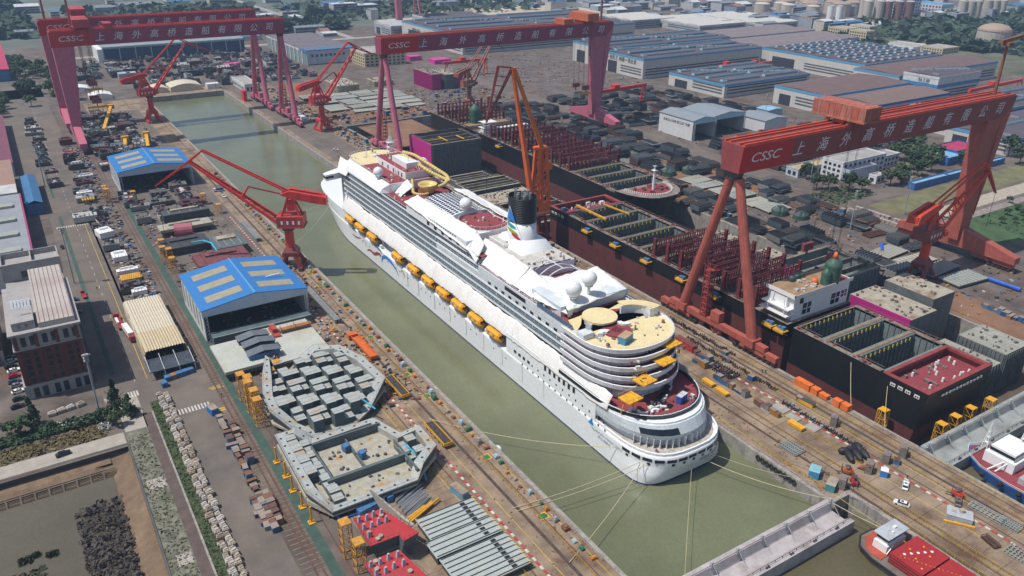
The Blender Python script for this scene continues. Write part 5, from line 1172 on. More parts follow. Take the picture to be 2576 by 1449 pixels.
# ---------------- left bank: hangars, brick office, sheds, steel blocks ----------------
roofblue = mat('roof blue', (.035, .20, .50), .5, var=.10, sc=.12, kind='riby', col2=(.02, .13, .36), k=.55)
skylt = mat('skylight tan', (.33, .29, .20), .7, var=.12, sc=.4)
wallw = mat('wall off white', (.62, .63, .62), .7, var=.06, sc=.3, kind='streak', col2=(.45, .43, .40))
roofgrey = mat('roof grey blue', (.22, .27, .31), .6, var=.1, kind='ribx', col2=(.16, .19, .22), k=.5)
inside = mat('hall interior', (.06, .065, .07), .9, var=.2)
def hangar(name, label, x0, y0, x1, y1, he, hr, roofm, skylights=True, band=None, openf=True, windows=4, wm=None, cat='hangar'):
 """gabled shed, ridge running along y, open towards the viewer"""
 t = thing(name, label, cat, ((x0+x1)/2, (y0+y1)/2, 0)); xm = (x0+x1)/2
 wm = wm or wallw
 b = MB(); b.box(x0, y0, 0, x0+.4, y1, he); b.box(x1-.4, y0, 0, x1, y1, he); b.prof([(x0+.4, 0), (x1-.4, 0), (x1-.4, he), (xm, hr-.2), (x0+.4, he)], 'y', y1-.4, y1)
 if not openf: b.prof([(x0+.4, 0), (x1-.4, 0), (x1-.4, he), (xm, hr-.2), (x0+.4, he)], 'y', y0, y0+.4)
 w = b.obj('wall', wm, t)
 for k in range(windows):
  y = y0+(y1-y0)*(k+.7)/(windows+.4)
  q = MB(); q.box(x0-.06, y, he*.22, x0+.05, y+2.4, he*.85); q.obj('window', mat('shed louvre', (.20, .21, .22), .7, var=.2), w)
 b = MB()
 b.add([(x0-.5, y0-.6, he), (xm, y0-.6, hr), (xm, y1+.6, hr), (x0-.5, y1+.6, he), (x0-.5, y0-.6, he+.35), (xm, y0-.6, hr+.35), (xm, y1+.6, hr+.35), (x0-.5, y1+.6, he+.35)], [(3, 2, 1, 0), (4, 5, 6, 7), (0, 1, 5, 4), (2, 3, 7, 6), (3, 0, 4, 7)])
 b.add([(xm, y0-.6, hr), (x1+.5, y0-.6, he), (x1+.5, y1+.6, he), (xm, y1+.6, hr), (xm, y0-.6, hr+.35), (x1+.5, y0-.6, he+.35), (x1+.5, y1+.6, he+.35), (xm, y1+.6, hr+.35)], [(3, 2, 1, 0), (4, 5, 6, 7), (0, 1, 5, 4), (1, 2, 6, 5), (2, 3, 7, 6)])
 r = b.obj('roof', roofm, t)
 if skylights:
  for s_ in (0, 1):
   for k in range(3):
    y = y0+(y1-y0)*(.12+.30*k); L = (y1-y0)*.15
    f0, f1 = .16, .84
    xa, xb = (x0, xm) if s_ == 0 else (xm, x1); za, zb = (he, hr) if s_ == 0 else (hr, he)
    P = lambda f: (xa+(xb-xa)*f, za+(zb-za)*f+.48)
    p0, p1 = P(f0), P(f1); q = MB(); q.add([(p0[0], y, p0[1]), (p1[0], y, p1[1]), (p1[0], y+L, p1[1]), (p0[0], y+L, p0[1])]+[(p0[0], y, p0[1]-.14), (p1[0], y, p1[1]-.14), (p1[0], y+L, p1[1]-.14), (p0[0], y+L, p0[1]-.14)], [(0, 1, 2, 3), (0, 4, 5, 1), (1, 5, 6, 2), (2, 6, 7, 3), (3, 7, 4, 0)]); q.obj('skylight', skylt, r)
  q = MB(); q.bar((xm, y0-.6, hr+.45), (xm, y1+.6, hr+.45), .7, .18); q.obj('ridge_cap', mat('ridge pale blue', (.12, .33, .60), .5), r)
 if openf:
  q = MB(); q.prof([(x0-.3, he-2.6), (x1+.3, he-2.6), (x1+.3, he+.1), (xm, hr+.1), (x0-.3, he+.1)], 'y', y0-.5, y0-.1); q.obj('gable', band or mat('gable pale blue', (.42, .52, .62), .6, var=.06), t)
  q = MB()
  for x in (x0+.8, x1-.8):
   for dx in (-.7, .7): q.box(x+dx-.12, y0-1.5, 0, x+dx+.12, y0-1.2, he-2)
   for k in range(int(he/1.6)): q.bar((x-.7, y0-1.35, k*1.5), (x+.7, y0-1.35, k*1.5+1.5), .12)
  q.obj('door_truss', mat('truss grey', (.35, .38, .40), .6), t)
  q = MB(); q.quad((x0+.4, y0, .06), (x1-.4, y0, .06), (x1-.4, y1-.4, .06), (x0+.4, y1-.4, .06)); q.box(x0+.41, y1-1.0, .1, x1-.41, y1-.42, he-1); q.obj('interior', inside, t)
 return t
hangar('hangar', 'nearer hangar with blue roof and six tan skylights beside the crane rails', 49.3, 318, 94, 360, 14.3, 17.6, roofblue, windows=6)
hangar('hangar', 'farther hangar with blue roof and six tan skylights behind the low jib', 49.3, 545, 94, 588, 14.4, 17.4, roofblue, windows=6)
b = MB(); b.box(60, 362, 17.9, 60.3, 362.5, 18); b = MB(); b.rbox(84, 333, 17.2, 6.5, .5, .25, .06); b.obj('white_strip', white, label='long white strip lying on the nearer blue hangar roof', cat='panel')
# brick office
brick = mat('brick wall', (.135, .045, .032), .85, var=.2, sc=.5)
stone = mat('office stone', (.34, .32, .31), .8, var=.12, sc=.4)
def office():
 t = thing('brick_office', 'dark red brick office block with pale stone base and attic storey', 'office building', (-7, 330, 0))
 x0, x1, y0, y1 = -17.4, 4, 307, 352
 b = MB(); b.box(x0, y0, 5.2, x1, y1, 20.6)
 for k in range(4): xx = x0+.2+(x1-x0-1.6)*k/3; b.box(xx, y0-.45, 5.2, xx+1.2, y0, 26.4)
 w = b.obj('wall', brick, t)
 b = MB(); b.box(x0-.5, y0-.5, 0, x1+.5, y1+.2, 5.2); b.box(x0-.7, y0-.7, 5.2, x1+.7, y1+.2, 5.7); b.obj('stone_base', stone, t)
 b = MB(); b.box(x0-.2, y0-.2, 20.6, x1+.2, y1+.1, 26.4); b.box(x0-1.1, y0-1.1, 26.4, x1+1.1, y1+.4, 27.2); b.box(x0-.6, y0-.6, 20.2, x1+.6, y1+.1, 20.62); b.obj('attic', stone, t)
 for bay in range(3):
  bx = x0+2.6+6.9*bay
  for q_ in range(2):
   x = bx+2.9*q_
   for z in (6.4, 9.1, 11.8, 14.5, 17.2):
    q = MB(); q.box(x-.15, y0-.16, z, x+1.35, y0+.1, z+1.75); q.obj('window', glass, w)
   q = MB(); q.box(x-.2, y0-.36, 21.6, x+1.5, y0-.1, 25.3); q.obj('window', glass, w)
   q = MB(); q.box(x-.3, y0-.66, .4, x+1.5, y0-.4, 4.4); q.obj('window', glass, w)
 for k in range(9):
  for z in (6.4, 9.1, 11.8, 14.5, 17.2):
   q = MB(); q.box(x1-.1, y0+3+4.8*k, z, x1+.06, y0+4.5+4.8*k, z+1.75); q.obj('window', glass, w)
 b = MB(); b.box(-8.3, y0+1, 27.2, x1-.4, y1+12, 29.2); b.obj('roof', mat('roof sheet pinkish', (.47, .42, .38), .6, var=.08, kind='riby', col2=(.38, .30, .27), k=.01), t)
 b = MB()
 for k in range(8): x = -7.6+1.55*k; b.box(x, y0+1, 29.2, x+.12, y1+12, 29.42)
 b.obj('roof_seam', mat('roof seam', (.22, .15, .13), .8), t)
 b = MB(); b.box(-16.6, y0+2, 27.2, -9.2, y0+16, 30.4); b.obj('penthouse', stone, t)
 b = MB()
 for x in (-14.8, -12.4): b.box(x, y0+1.9, 28, x+1, y0+2.05, 29.4)
 b.box(-13, y0+8, 30.42, -9.6, y0+9, 30.5); b.obj('vent', mat('vent grey', (.2, .19, .18), .8), t)
 b = MB()
 for i in range(6):
  for j in range(8): b.rbox(-15.6+1.1*i, y0+19+1.3*j, 27.3, .9, 1.0, .9)
 b.obj('air_conditioner', mat('cooling unit', (.50, .53, .56), .5, var=.2, sc=.9), t)
 b = MB(); b.box(x0, y1+.5, 0, x1, y1+36, 22); b.box(x0-.4, y1+20, 22, x1+.5, y1+36, 27); b.obj('rear_wing', stone, t)
 b = MB()
 for x in (x0-.3, -6.5, x1-.2): b.box(x, y1+20.4, 27, x+.5, y1+35.6, 29.4)
 for y in (y1+20, y1+35.2): b.box(x0-.3, y, 27, x1+.3, y+.5, 29.4)
 b.box(x0-.6, y1+19.6, 29.4, x1+.6, y1+20.6, 29.9); b.obj('roof_frame', stone, t)
 for x in (-11, -3.5):
  q = MB(); q.box(x, y1+19.9, 23, x+2.6, y1+20.05, 26); q.obj('window', glass, t)
office()
def office2():
 t = thing('brick_office', 'red brick wing cut by the left frame edge beside the parked cars', 'office building', (-31, 350, 0))
 b = MB(); b.box(-60, 344, 5, -24, 372, 20); w = b.obj('wall', brick, t); b = MB(); b.box(-60.5, 343.5, 0, -23.5, 372, 5); b.box(-60.5, 343.4, 20, -23.4, 372.4, 26); b.obj('stone_base', stone, t)
 for k in range(4):
  for z in (.6, 6.4, 9.6, 12.8, 16, 21.4): q = MB(); q.box(-26.5-3.4*k, 343.3, z, -25-3.4*k, 343.6, z+(2.4 if z > 1 else 3.6)); q.obj('window', glass, w)
office2()
# tents of cream sheeting
cream = mat('cream sheeting', (.58, .52, .40), .75, var=.06, sc=.3)
tent = thing('storage_tent', 'low cream ribbed storage tent of three stepped sections behind red lorries', 'tent', (32, 333, 0))
for k, (ya, yb, z, cm) in enumerate(((346, 364, 6.0, cream), (328, 345.6, 6.4, cream), (309, 327.6, 6.8, mat('cream sheeting darker', (.52, .43, .28), .75, var=.08)))):
 b = MB(); n = 15; R = []
 for i in range(2*n+1):
  x = 24+16*i/(2*n); dz = .28 if i % 2 else -.1; e = max(0, abs(x-32)-7.2)*2.5
  R.append((x, z+dz-e*.6))
 v = [[(x, ya, 0.05 if i in (0, len(R)-1) else zz) for i, (x, zz) in enumerate(R)], [(x, (ya+yb)/2, zz+.5) for x, zz in R], [(x, yb, zz) for x, zz in R]]
 b.loft(v, closed=False); b.prof([(24, 0)]+[(x, zz) for x, zz in R]+[(40, 0)], 'y', yb-.01, yb); b.box(24, ya, 0, 24.2, yb, z-1); b.box(39.8, ya, 0, 40, yb, z-1)
 b.obj('canvas', cm, tent)
b = MB(); b.box(23.5, 297, 3.4, 40.5, 308, 3.7); b.obj('flat_roof', mat('dark tarp roof', (.055, .065, .085), .5, var=.3, sc=.4), tent)
b = MB()
for x in (23.8, 29, 34.5, 40.2): b.bar((x, 297.2, 0), (x, 297.2, 3.4), .25); b.bar((x, 297.2, 3.75), (x, 308, 5.5), .15)
b.obj('frame', rwhite, tent)
# sheds on the far left
shl = mat('left shed roof', (.30, .32, .34), .6, var=.12, sc=.2, kind='riby', col2=(.2, .22, .25), k=.45)
sh = thing('long_shed', 'long grey ribbed shed roof with raised monitors at the left frame edge', 'shed', (-40, 480, 0))
b = MB(); b.box(-110, 418, 0, -6, 535, 12.4); b.obj('wall', wallw, sh); b = MB(); b.prof([(418, 12.4), (535, 12.4), (535, 13.2), (418, 13.2)], 'x', -110.4, -5.6); b.obj('roof', shl, sh)
b = MB()
for y in (432, 457, 482, 508): b.box(-60, y, 13.2, -10, y+6, 14.6)
b.obj('roof_monitor', mat('monitor ribs', (.36, .37, .33), .6, kind='ribx', col2=(.24, .25, .22), k=.9), sh)
b = MB(); b.box(-6.1, 418, 12.0, -5.2, 535, 13.4); b.obj('gutter', mat('magenta gutter', (.35, .05, .16), .6), sh)
sh = thing('flat_shed', 'shed with terracotta and cream striped roof behind the long grey shed', 'shed', (-40, 575, 0))
b = MB(); b.box(-110, 537, 0, -7, 618, 13); b.obj('wall', wallw, sh); b = MB(); b.box(-110.4, 556, 13, -6.6, 618.4, 13.6); b.obj('roof', mat('terracotta roof', (.33, .20, .15), .7, var=.1, kind='riby', col2=(.26, .15, .11), k=.35), sh)
b = MB(); b.box(-110.4, 536.6, 13, -6.6, 555.98, 13.7); b.obj('pale_roof', mat('pale stripe roof', (.55, .54, .52), .6, kind='riby', col2=(.3, .3, .3), k=.25), sh)
sh = thing('blue_shed', 'small blue roofed lean-to shed beside the wide left road', 'shed', (0, 560, 0))
b = MB(); b.box(-4, 531, 0, 4.6, 592, 7); b.obj('wall', bluep, sh); b = MB(); b.prof([(-4.4, 7), (.6, 8.8), (5, 7), (5, 7.3), (.6, 9.1), (-4.4, 7.3)], 'y', 530, 593); b.obj('roof', mat('blue shed roof', (.05, .18, .36), .5, var=.12, kind='riby', col2=(.03, .1, .2), k=.4), sh)
sh = thing('red_roof_shed', 'shed with bright crimson ribbed roof at the far left edge', 'shed', (-20, 1100, 0))
b = MB(); b.box(-60, 1012, 0, 9, 1210, 12); b.obj('wall', bluep, sh); b = MB(); b.prof([(-60.4, 15), (9.6, 12), (9.6, 12.5), (-60.4, 15.5)], 'y', 1011, 1211); b.obj('roof', mat('crimson roof', (.50, .035, .09), .55, var=.1, sc=.1, kind='riby', col2=(.36, .02, .07), k=.08), sh)
sh = thing('flat_shed', 'grey and blue walled workshop beyond the crosswalk at the left edge', 'shed', (-15, 700, 0))
b = MB(); b.box(-60, 625, 0, -6, 790, 9); b.obj('wall', mat('pale blue wall', (.35, .45, .55), .6, var=.1), sh); b = MB(); b.box(-60.4, 624.6, 9, -5.6, 790.4, 9.5); b.obj('roof', mat('dark maroon roof', (.18, .05, .08), .7, var=.2), sh)
# vehicles
tyre = mat('tyre', (.015, .015, .015), .9, var=0)
def car(cm, kind='car'):
 t = thing('parked_car' if kind == 'car' else 'van', 'x', 'car' if kind == 'car' else 'van')
 b = MB(); L = 4.6; tl = (.62, .95)
 R = []
 for y, w_, z0, z1 in ((-2.35, .72, .35, .62), (-2.15, .86, .25, .85), (-1.0, .92, .22, .95), (1.2, .92, .22, .98), (2.1, .88, .25, .92), (2.32, .76, .35, .7)): R.append([(-w_, y, z0), (w_, y, z0), (w_, y, z1), (-w_, y, z1)])
 b.loft(R, c0=True, c1=True); bd = b.obj('body', cm, t)
 b = MB()
 R = [[(-w_, y, .9), (w_, y, .9), (w_*k_, y2, 1.46 if kind == 'car' else 1.9), (-w_*k_, y2, 1.46 if kind == 'car' else 1.9)] for y, y2, w_, k_ in ((-1.25, -.55, .86, .82), (1.95, 1.35, .86, .82))]
 b.loft(R, c0=True, c1=True); b.obj('glasshouse', glass, t)
 b = MB(); z = 1.46 if kind == 'car' else 1.9; b.box(-.70, -.55, z, .70, 1.35, z+.05); b.obj('roof', cm, t)
 b = MB(); b.box(-.45, -.3, z+.05, .45, .45, z+.065); b.obj('sunroof', glass, t)
 for x in (-.86, .86):
  for y in (-1.45, 1.4): q = MB(); q.tube((x-.1, y, .33), (x+.1, y, .33), .33, n=10); q.obj('wheel', tyre, t)
 for x in (-.6, .6): q = MB(); q.box(x-.18, -2.38, .58, x+.18, -2.28, .72); q.obj('headlight', rwhite, bd)
 return t
cw = mat('car white', (.75, .75, .76), .25, var=0); ck = mat('car black', (.012, .013, .018), .2, var=0); cr_ = mat('car red', (.38, .012, .02), .25, var=0); cs = mat('car silver', (.42, .42, .43), .25, .5, var=0); cb_ = mat('car blue', (.03, .06, .14), .25, var=0); cbz = mat('car bronze', (.24, .19, .16), .3, .4, var=0)
protos = {}
def putcar(k, x, y, a, label, group=None):
 m = dict(w=cw, k=ck, r=cr_, s=cs, b=cb_, z=cbz)[k]
 if k not in protos: protos[k] = car(m); o = protos[k]
 else: o = dup(protos[k], (0, 0, 0))
 o.location = (x, y, .05); o.rotation_euler = (0, 0, a)
 if 'group' in o: del o['group']
 tag(o, label, 'car', group); return o
gpk = 'cars parked in front of the brick office'
for k, x, y, lb in (('k', -22.2, 345, 'black parked car farthest up the row beside the brick office'), ('s', -21.4, 341.4, 'silver parked car second from the far end of the office row'), ('k', -21.9, 337, 'black parked car between silver and white cars of the office row'), ('w', -21, 332.6, 'white parked car next to the red car in the office row'),
     ('r', -21, 327.8, 'red parked car in the row beside the brick office'), ('b', -21.2, 323, 'dark blue parked car beside the red one in the office row'), ('s', -20.6, 319.6, 'silver parked car by the office corner, between dark blue and white cars'), ('w', -20.4, 314.6, 'white parked car by the office corner nearest the hedge'),
     ('k', -20.4, 308.6, 'black parked car second from the near end of the office row'), ('k', -21.2, 303, 'black parked car at the near end of the office row')):
 putcar(k, x, y, radians(100), lb, gpk)
putcar('k', -10, 263, radians(97), 'black car alone on the pale concrete road above the canal')
putcar('b', 16, 678, radians(10), 'small blue car driving up the wide left road'); putcar('k', 8, 465, radians(5), 'dark car beside the green walkway opposite the white ship parts'); putcar('b', 6, 391, radians(70), 'dark blue car beside the red dumper near the office')
putcar('k', 5.6, 376, radians(80), 'black car in the shade of the brick office corner'); putcar('w', 104, 508, radians(8), 'white car on the quay behind the blue tipper van'); putcar('w', 205, 577, radians(60), 'white car alone on the quay past the cruise ship bow')
putcar('w', 216.3, 104.4, radians(118), 'white car with dark sunroof nearest the man on the quay'); putcar('w', 207.4, 99.8, radians(205), 'white car with dark sunroof nearest the rail line'); putcar('z', 223.3, 91, radians(118), 'bronze car beside the grey concrete block on the quay'); putcar('w', 470, 437, radians(70), 'white car on the road before the white gabled shed')
def lorry(x, y, a, label, cabm, load, loadm):
 t = thing('lorry', label, 'lorry', (0, 0, 0))
 b = MB(); b.box(-1.2, -7.5, .9, 1.2, 4, 1.3); b.obj('flatbed', cabm, t)
 b = MB(); b.loft([[(-1.2, 4.2, .6), (1.2, 4.2, .6), (1.2, 4.2, 2.9), (-1.2, 4.2, 2.9)], [(-1.2, 6.0, .6), (1.2, 6.0, .6), (1.15, 6.0, 2.8), (-1.15, 6.0, 2.8)], [(-1.1, 6.5, .6), (1.1, 6.5, .6), (1.05, 6.4, 1.8), (-1.05, 6.4, 1.8)]], c0=True, c1=True); c_ = b.obj('cab', cabm, t)
 q = MB(); q.add([(-1, 6.05, 2.6), (1, 6.05, 2.6), (1, 6.48, 1.85), (-1, 6.48, 1.85)], [(0, 1, 2, 3)]); q.obj('windscreen', glass, c_)
 if load: b = MB(); b.box(-1.1, load[0], 1.32, load[2], load[1], load[3]); b.obj('load', loadm, t)
 for yy in (-6.5, -5.2, -1, 3, 5.2):
  for s_ in (-1, 1): q = MB(); q.tube((s_*1.0-.15, yy, .5), (s_*1.0+.15, yy, .5), .5, n=10); q.obj('wheel', tyre, t)
 t.location = (x, y, .05); t.rotation_euler = (0, 0, a); return t
lr = mat('lorry red', (.36, .03, .035), .4, var=.08)
lorry(20.3, 355, radians(3), 'red flatbed lorry with a narrow white load, farther from the crosswalk', lr, (-3.5, 2, -.1, 2.4), white)
lorry(22.4, 339.5, radians(186), 'red lorry with tall white covered load beside the cream tent', lr, (-7.4, 3.6, 1.1, 3.6), white)
lorry(10.6, 393, radians(5), 'small red dumper parked beside the green walkway', lr, None, None).scale = (.7, .45, .8)
lorry(104, 521, radians(80), 'white cab van with blue tipper body on the left quay', white, (-6, 3, 1.1, 3), mat('tipper blue', (.03, .12, .42), .5)).scale = (.8, .5, .8)

# stepped hull blocks of grey primed plates
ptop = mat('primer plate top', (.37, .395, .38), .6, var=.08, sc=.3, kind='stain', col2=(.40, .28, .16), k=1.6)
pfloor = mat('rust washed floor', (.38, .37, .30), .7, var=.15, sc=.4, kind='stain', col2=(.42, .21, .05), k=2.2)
pside_shade = mat('primer side painted shade', (.095, .125, .13), .65, var=.15, sc=.4)  # sides far darker than the tops: their shade is put into the colour
def inpoly(p, P):
 c = False; n = len(P); j = n-1
 for i in range(n):
  if (P[i][1] > p[1]) != (P[j][1] > p[1]) and p[0] < (P[j][0]-P[i][0])*(p[1]-P[i][1])/(P[j][1]-P[i][1])+P[i][0]: c = not c
  j = i
 return c
def inset(P, d):
 cx = sum(p[0] for p in P)/len(P); cy = sum(p[1] for p in P)/len(P); o = []
 n = len(P)
 for i in range(n):
  a, b_, c = Vector(P[i-1][:2]), Vector(P[i][:2]), Vector(P[(i+1) % n][:2])
  e = ((b_-a).normalized()+(c-b_).normalized()).normalized(); nn = Vector((-e.y, e.x))
  if nn.dot(Vector((cx, cy))-b_) < 0: nn = -nn
  o.append(tuple(b_+nn*d))
 return o
def stepped(name, label, P, zb, zt, zf, edge, cell, seed, dens=.5, skip=None, walls=(), zs=None):
 cx = sum(p[0] for p in P)/len(P); cy = sum(p[1] for p in P)/len(P)
 t = thing(name, label, 'hull block', (cx, cy, zb)); I = inset(P, edge); rr = random.Random(seed)
 ZT = zs or [zt]*len(P); J = lambda L, d: [(x, y, z+d) for (x, y), z in zip(L, ZT)]
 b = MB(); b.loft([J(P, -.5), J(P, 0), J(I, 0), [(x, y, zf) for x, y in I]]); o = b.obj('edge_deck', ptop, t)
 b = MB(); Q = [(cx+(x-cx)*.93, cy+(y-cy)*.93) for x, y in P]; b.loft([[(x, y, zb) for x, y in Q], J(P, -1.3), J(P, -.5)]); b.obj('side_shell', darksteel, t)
 b = MB(); b.prism(P, zb+.1, zf+.0) if False else b.prism(inset(P, .3), zb+.2, zf); b.obj('floor', pfloor, t)
 a, s_ = MB(), MB(); rl2 = MB(); x0, x1 = min(p[0] for p in I), max(p[0] for p in I); y0, y1 = min(p[1] for p in I), max(p[1] for p in I)
 for i in range(int((x1-x0)/cell)+1):
  for j in range(int((y1-y0)/cell)+1):
   px, py = x0+(i+.5)*cell, y0+(j+.5)*cell
   if not inpoly((px, py), I) or (skip and skip(px, py)): continue
   d = min(hypot(px-q[0], py-q[1]) for q in I)
   if (i+2*j) % 3 != 0 if dens < .7 else rr.random() < dens:
    h = zf+(zt-zf)*((1.0, .62, .9, .45)[(i*3+j*2) % 4]); hw = cell/2-.02
    a.quad((px-hw, py-hw, h), (px+hw, py-hw, h), (px+hw, py+hw, h), (px-hw, py+hw, h))
    s_.box(px-hw, py-hw, zf, px+hw, py+hw, h-.01)
    rl2.bar((px-hw, py-hw, h+1), (px+hw, py-hw, h+1), .05); rl2.bar((px-hw, py-hw, h), (px-hw, py-hw, h+1), .05)
 for (wx0, wy0, wx1, wy1, wh) in walls: s_.box(wx0, wy0, zf, wx1, wy1, wh)
 a.obj('cell_top', ptop, t); s_.obj('cell_wall', pside_shade, t)
 n = len(P)
 for i in range(n):
  p, q = Vector((*P[i], ZT[i])), Vector((*P[(i+1) % n], ZT[(i+1) % n])); m_ = max(1, int((q-p).length/2.2))
  rl2.bar(p+Vector((0, 0, 1)), q+Vector((0, 0, 1)), .05)
  for k in range(m_): c = p.lerp(q, k/m_); rl2.bar(c, c+Vector((0, 0, 1)), .05)
 rl2.obj('railing', darksteel, t)
 h = MB(); M_ = inset(P, edge*.5)
 for i in range(n):
  p, q = Vector((*M_[i], ZT[i]+.02)), Vector((*M_[(i+1) % n], ZT[(i+1) % n]+.02)); m_ = max(1, int((q-p).length/4.0))
  for k in range(m_): c = p.lerp(q, (k+.5)/m_); h.tube(c, c+Vector((0, 0, .03)), .45, n=9)
 h.obj('manhole', black, t)
 q = MB()
 for k in range(70):
  px, py = rr.uniform(x0, x1), rr.uniform(y0, y1)
  if inpoly((px, py), I): q.rbox(px, py, zf, rr.uniform(.3, 1.2), rr.uniform(.3, .9), rr.uniform(.2, .9), rr.uniform(0, 3))
 tag(q.obj('loose_part', mat('loose parts', (.12, .10, .09), .8, var=.6, sc=.7), t), kind='stuff')
 pr_ = MB()
 for k in range(n):
  for u in (.2, .6): c = Vector((*P[k],)).lerp(Vector((*P[(k+1) % n],)), u); c = c+(Vector((cx, cy))-c)*.04; pr_.box(c.x-.4, c.y-.4, 0, c.x+.4, c.y+.4, zb)
 pr_.obj('support_post', mat('support dark', (.06, .05, .05), .8), t)
 return t
stepped('hull_block', 'big curved grey hull block with many stepped cells in front of the hangar', [(63.5, 279), (57.8, 264), (54, 250), (53.6, 241), (58, 232), (63.5, 224), (76, 223), (86, 230), (97.5, 241.5), (95.6, 258), (91, 272), (83, 280), (76, 277), (70, 271)], 1.6, 8.6, 2.6, 3.4, 3.7, 11, .58, zs=[8.6, 8.6, 8.4, 8, 4.4, 3.4, 3.2, 3.4, 7.4, 8.6, 8.6, 6, 4, 4.4])
b2 = stepped('hull_block', 'broad square grey hull block with rusty open floor near the red topped blocks', [(51, 227), (58, 227), (62, 222), (84, 222), (88, 208), (94.5, 207), (94.5, 194), (87, 188.5), (83, 184.6), (55, 184.6), (50.2, 194)], 1.6, 7.4, 3.4, 3.2, 3.4, 23, .74, zs=[7.4, 7.4, 5, 5.4, 6, 7.4, 7.4, 6.6, 4.2, 4.0, 7], skip=lambda x, y: 60 < x < 84 and y < 217, walls=((58, 196, 86, 197.2, 6.2), (60, 216, 84, 216.6, 6.6), (59.4, 197.2, 60, 216, 6.2), (71, 197.2, 71.5, 216, 5), (84, 187, 84.6, 205, 6.4)))
for x, y in ((69.6, 211), (72.8, 205)):
 q = MB(); q.rbox(x, y, 4.0, 2, 2.2, 2.1, .3); q.obj('tool_box', bluep, label='blue box with rusty lid inside the square hull block, %s one' % ('farther' if y > 208 else 'nearer'), cat='tool box')
fb = thing('hull_block', 'flat pale grey deck block beside the hangar carrying low grey sheds', 'hull block', (56, 292, 2))
b = MB(); b.box(48, 280.5, 3.4, 64, 305, 4.6); b.obj('deck_plate', mat('pale deck plate', (.46, .47, .42), .6, var=.08, sc=.15, kind='stain', col2=(.42, .36, .22)), fb); b = MB(); b.box(48.4, 281, 1.6, 63.6, 304.6, 3.38); b.obj('side_shell', darksteel, fb)
fb = thing('hull_block', 'pale flat deck block right of the grey sheds bearing red machinery', 'hull block', (80, 295, 2))
b = MB(); b.box(70, 279, 2.4, 90, 311, 3.4); b.obj('deck_plate', mat('pale deck plate', (0, 0, 0)), fb); b = MB(); b.box(70.4, 279.4, .6, 89.6, 310.6, 2.38); b.obj('side_shell', darksteel, fb)
fb = thing('hull_block', 'dark teal plated block standing in the mouth of the nearer hangar', 'hull block', (72, 314, 0))
b = MB(); b.box(51, 311.5, .6, 93, 317, 4.2); b.obj('side_shell', mat('teal plate', (.09, .13, .14), .6, var=.15), fb); b = MB(); b.bar((51, 311.4, 4.4), (93, 311.4, 4.4), .3); b.obj('edge_trim', mat('pale steel', (.4, .42, .42), .6), fb)
for k, (x0, y0) in enumerate(((58, 298.5), (58.6, 292), (58.2, 284))):
 t = thing('low_shed', 'low grey roofed hut on the pale deck block, %s of three' % ('farthest', 'middle', 'nearest')[k], 'hut', (x0+6, y0+2.4, 4.6), 'grey huts on the deck block')
 b = MB(); b.box(x0+.4, y0+.4, 4.62, x0+12.6, y0+4.4, 6.6); b.obj('wall', bluep if k == 2 else inside, t)
 b = MB(); b.prof([(x0, 6.6), (x0+6.5, 7.7), (x0+13, 6.6), (x0+13, 6.85), (x0+6.5, 7.95), (x0, 6.85)], 'y', y0, y0+5); b.obj('roof', mat('hut roof', (.13, .15, .17), .6, var=.12, sc=.3), t)
t = thing('red_machine', 'red welding carriage with trestle on the pale deck block', 'machine', (77, 303, 3.4))
b = MB(); b.box(73, 300, 3.4, 76, 309, 4.2); b.box(73.4, 303, 4.2, 75.6, 308.4, 6); b.obj('body', mat('machine red', (.40, .07, .05), .6, var=.3, sc=.6), t)
b = MB(); b.box(76.4, 302, 4.6, 90, 304.6, 5.2)
for x in (77, 83, 89): b.bar((x, 302.2, 3.4), (x, 302.2, 6.4), .25); b.bar((x, 304.4, 3.4), (x, 304.4, 6.4), .25)
b.obj('trestle', mat('trestle orange', (.35, .15, .05), .7, var=.3), t)
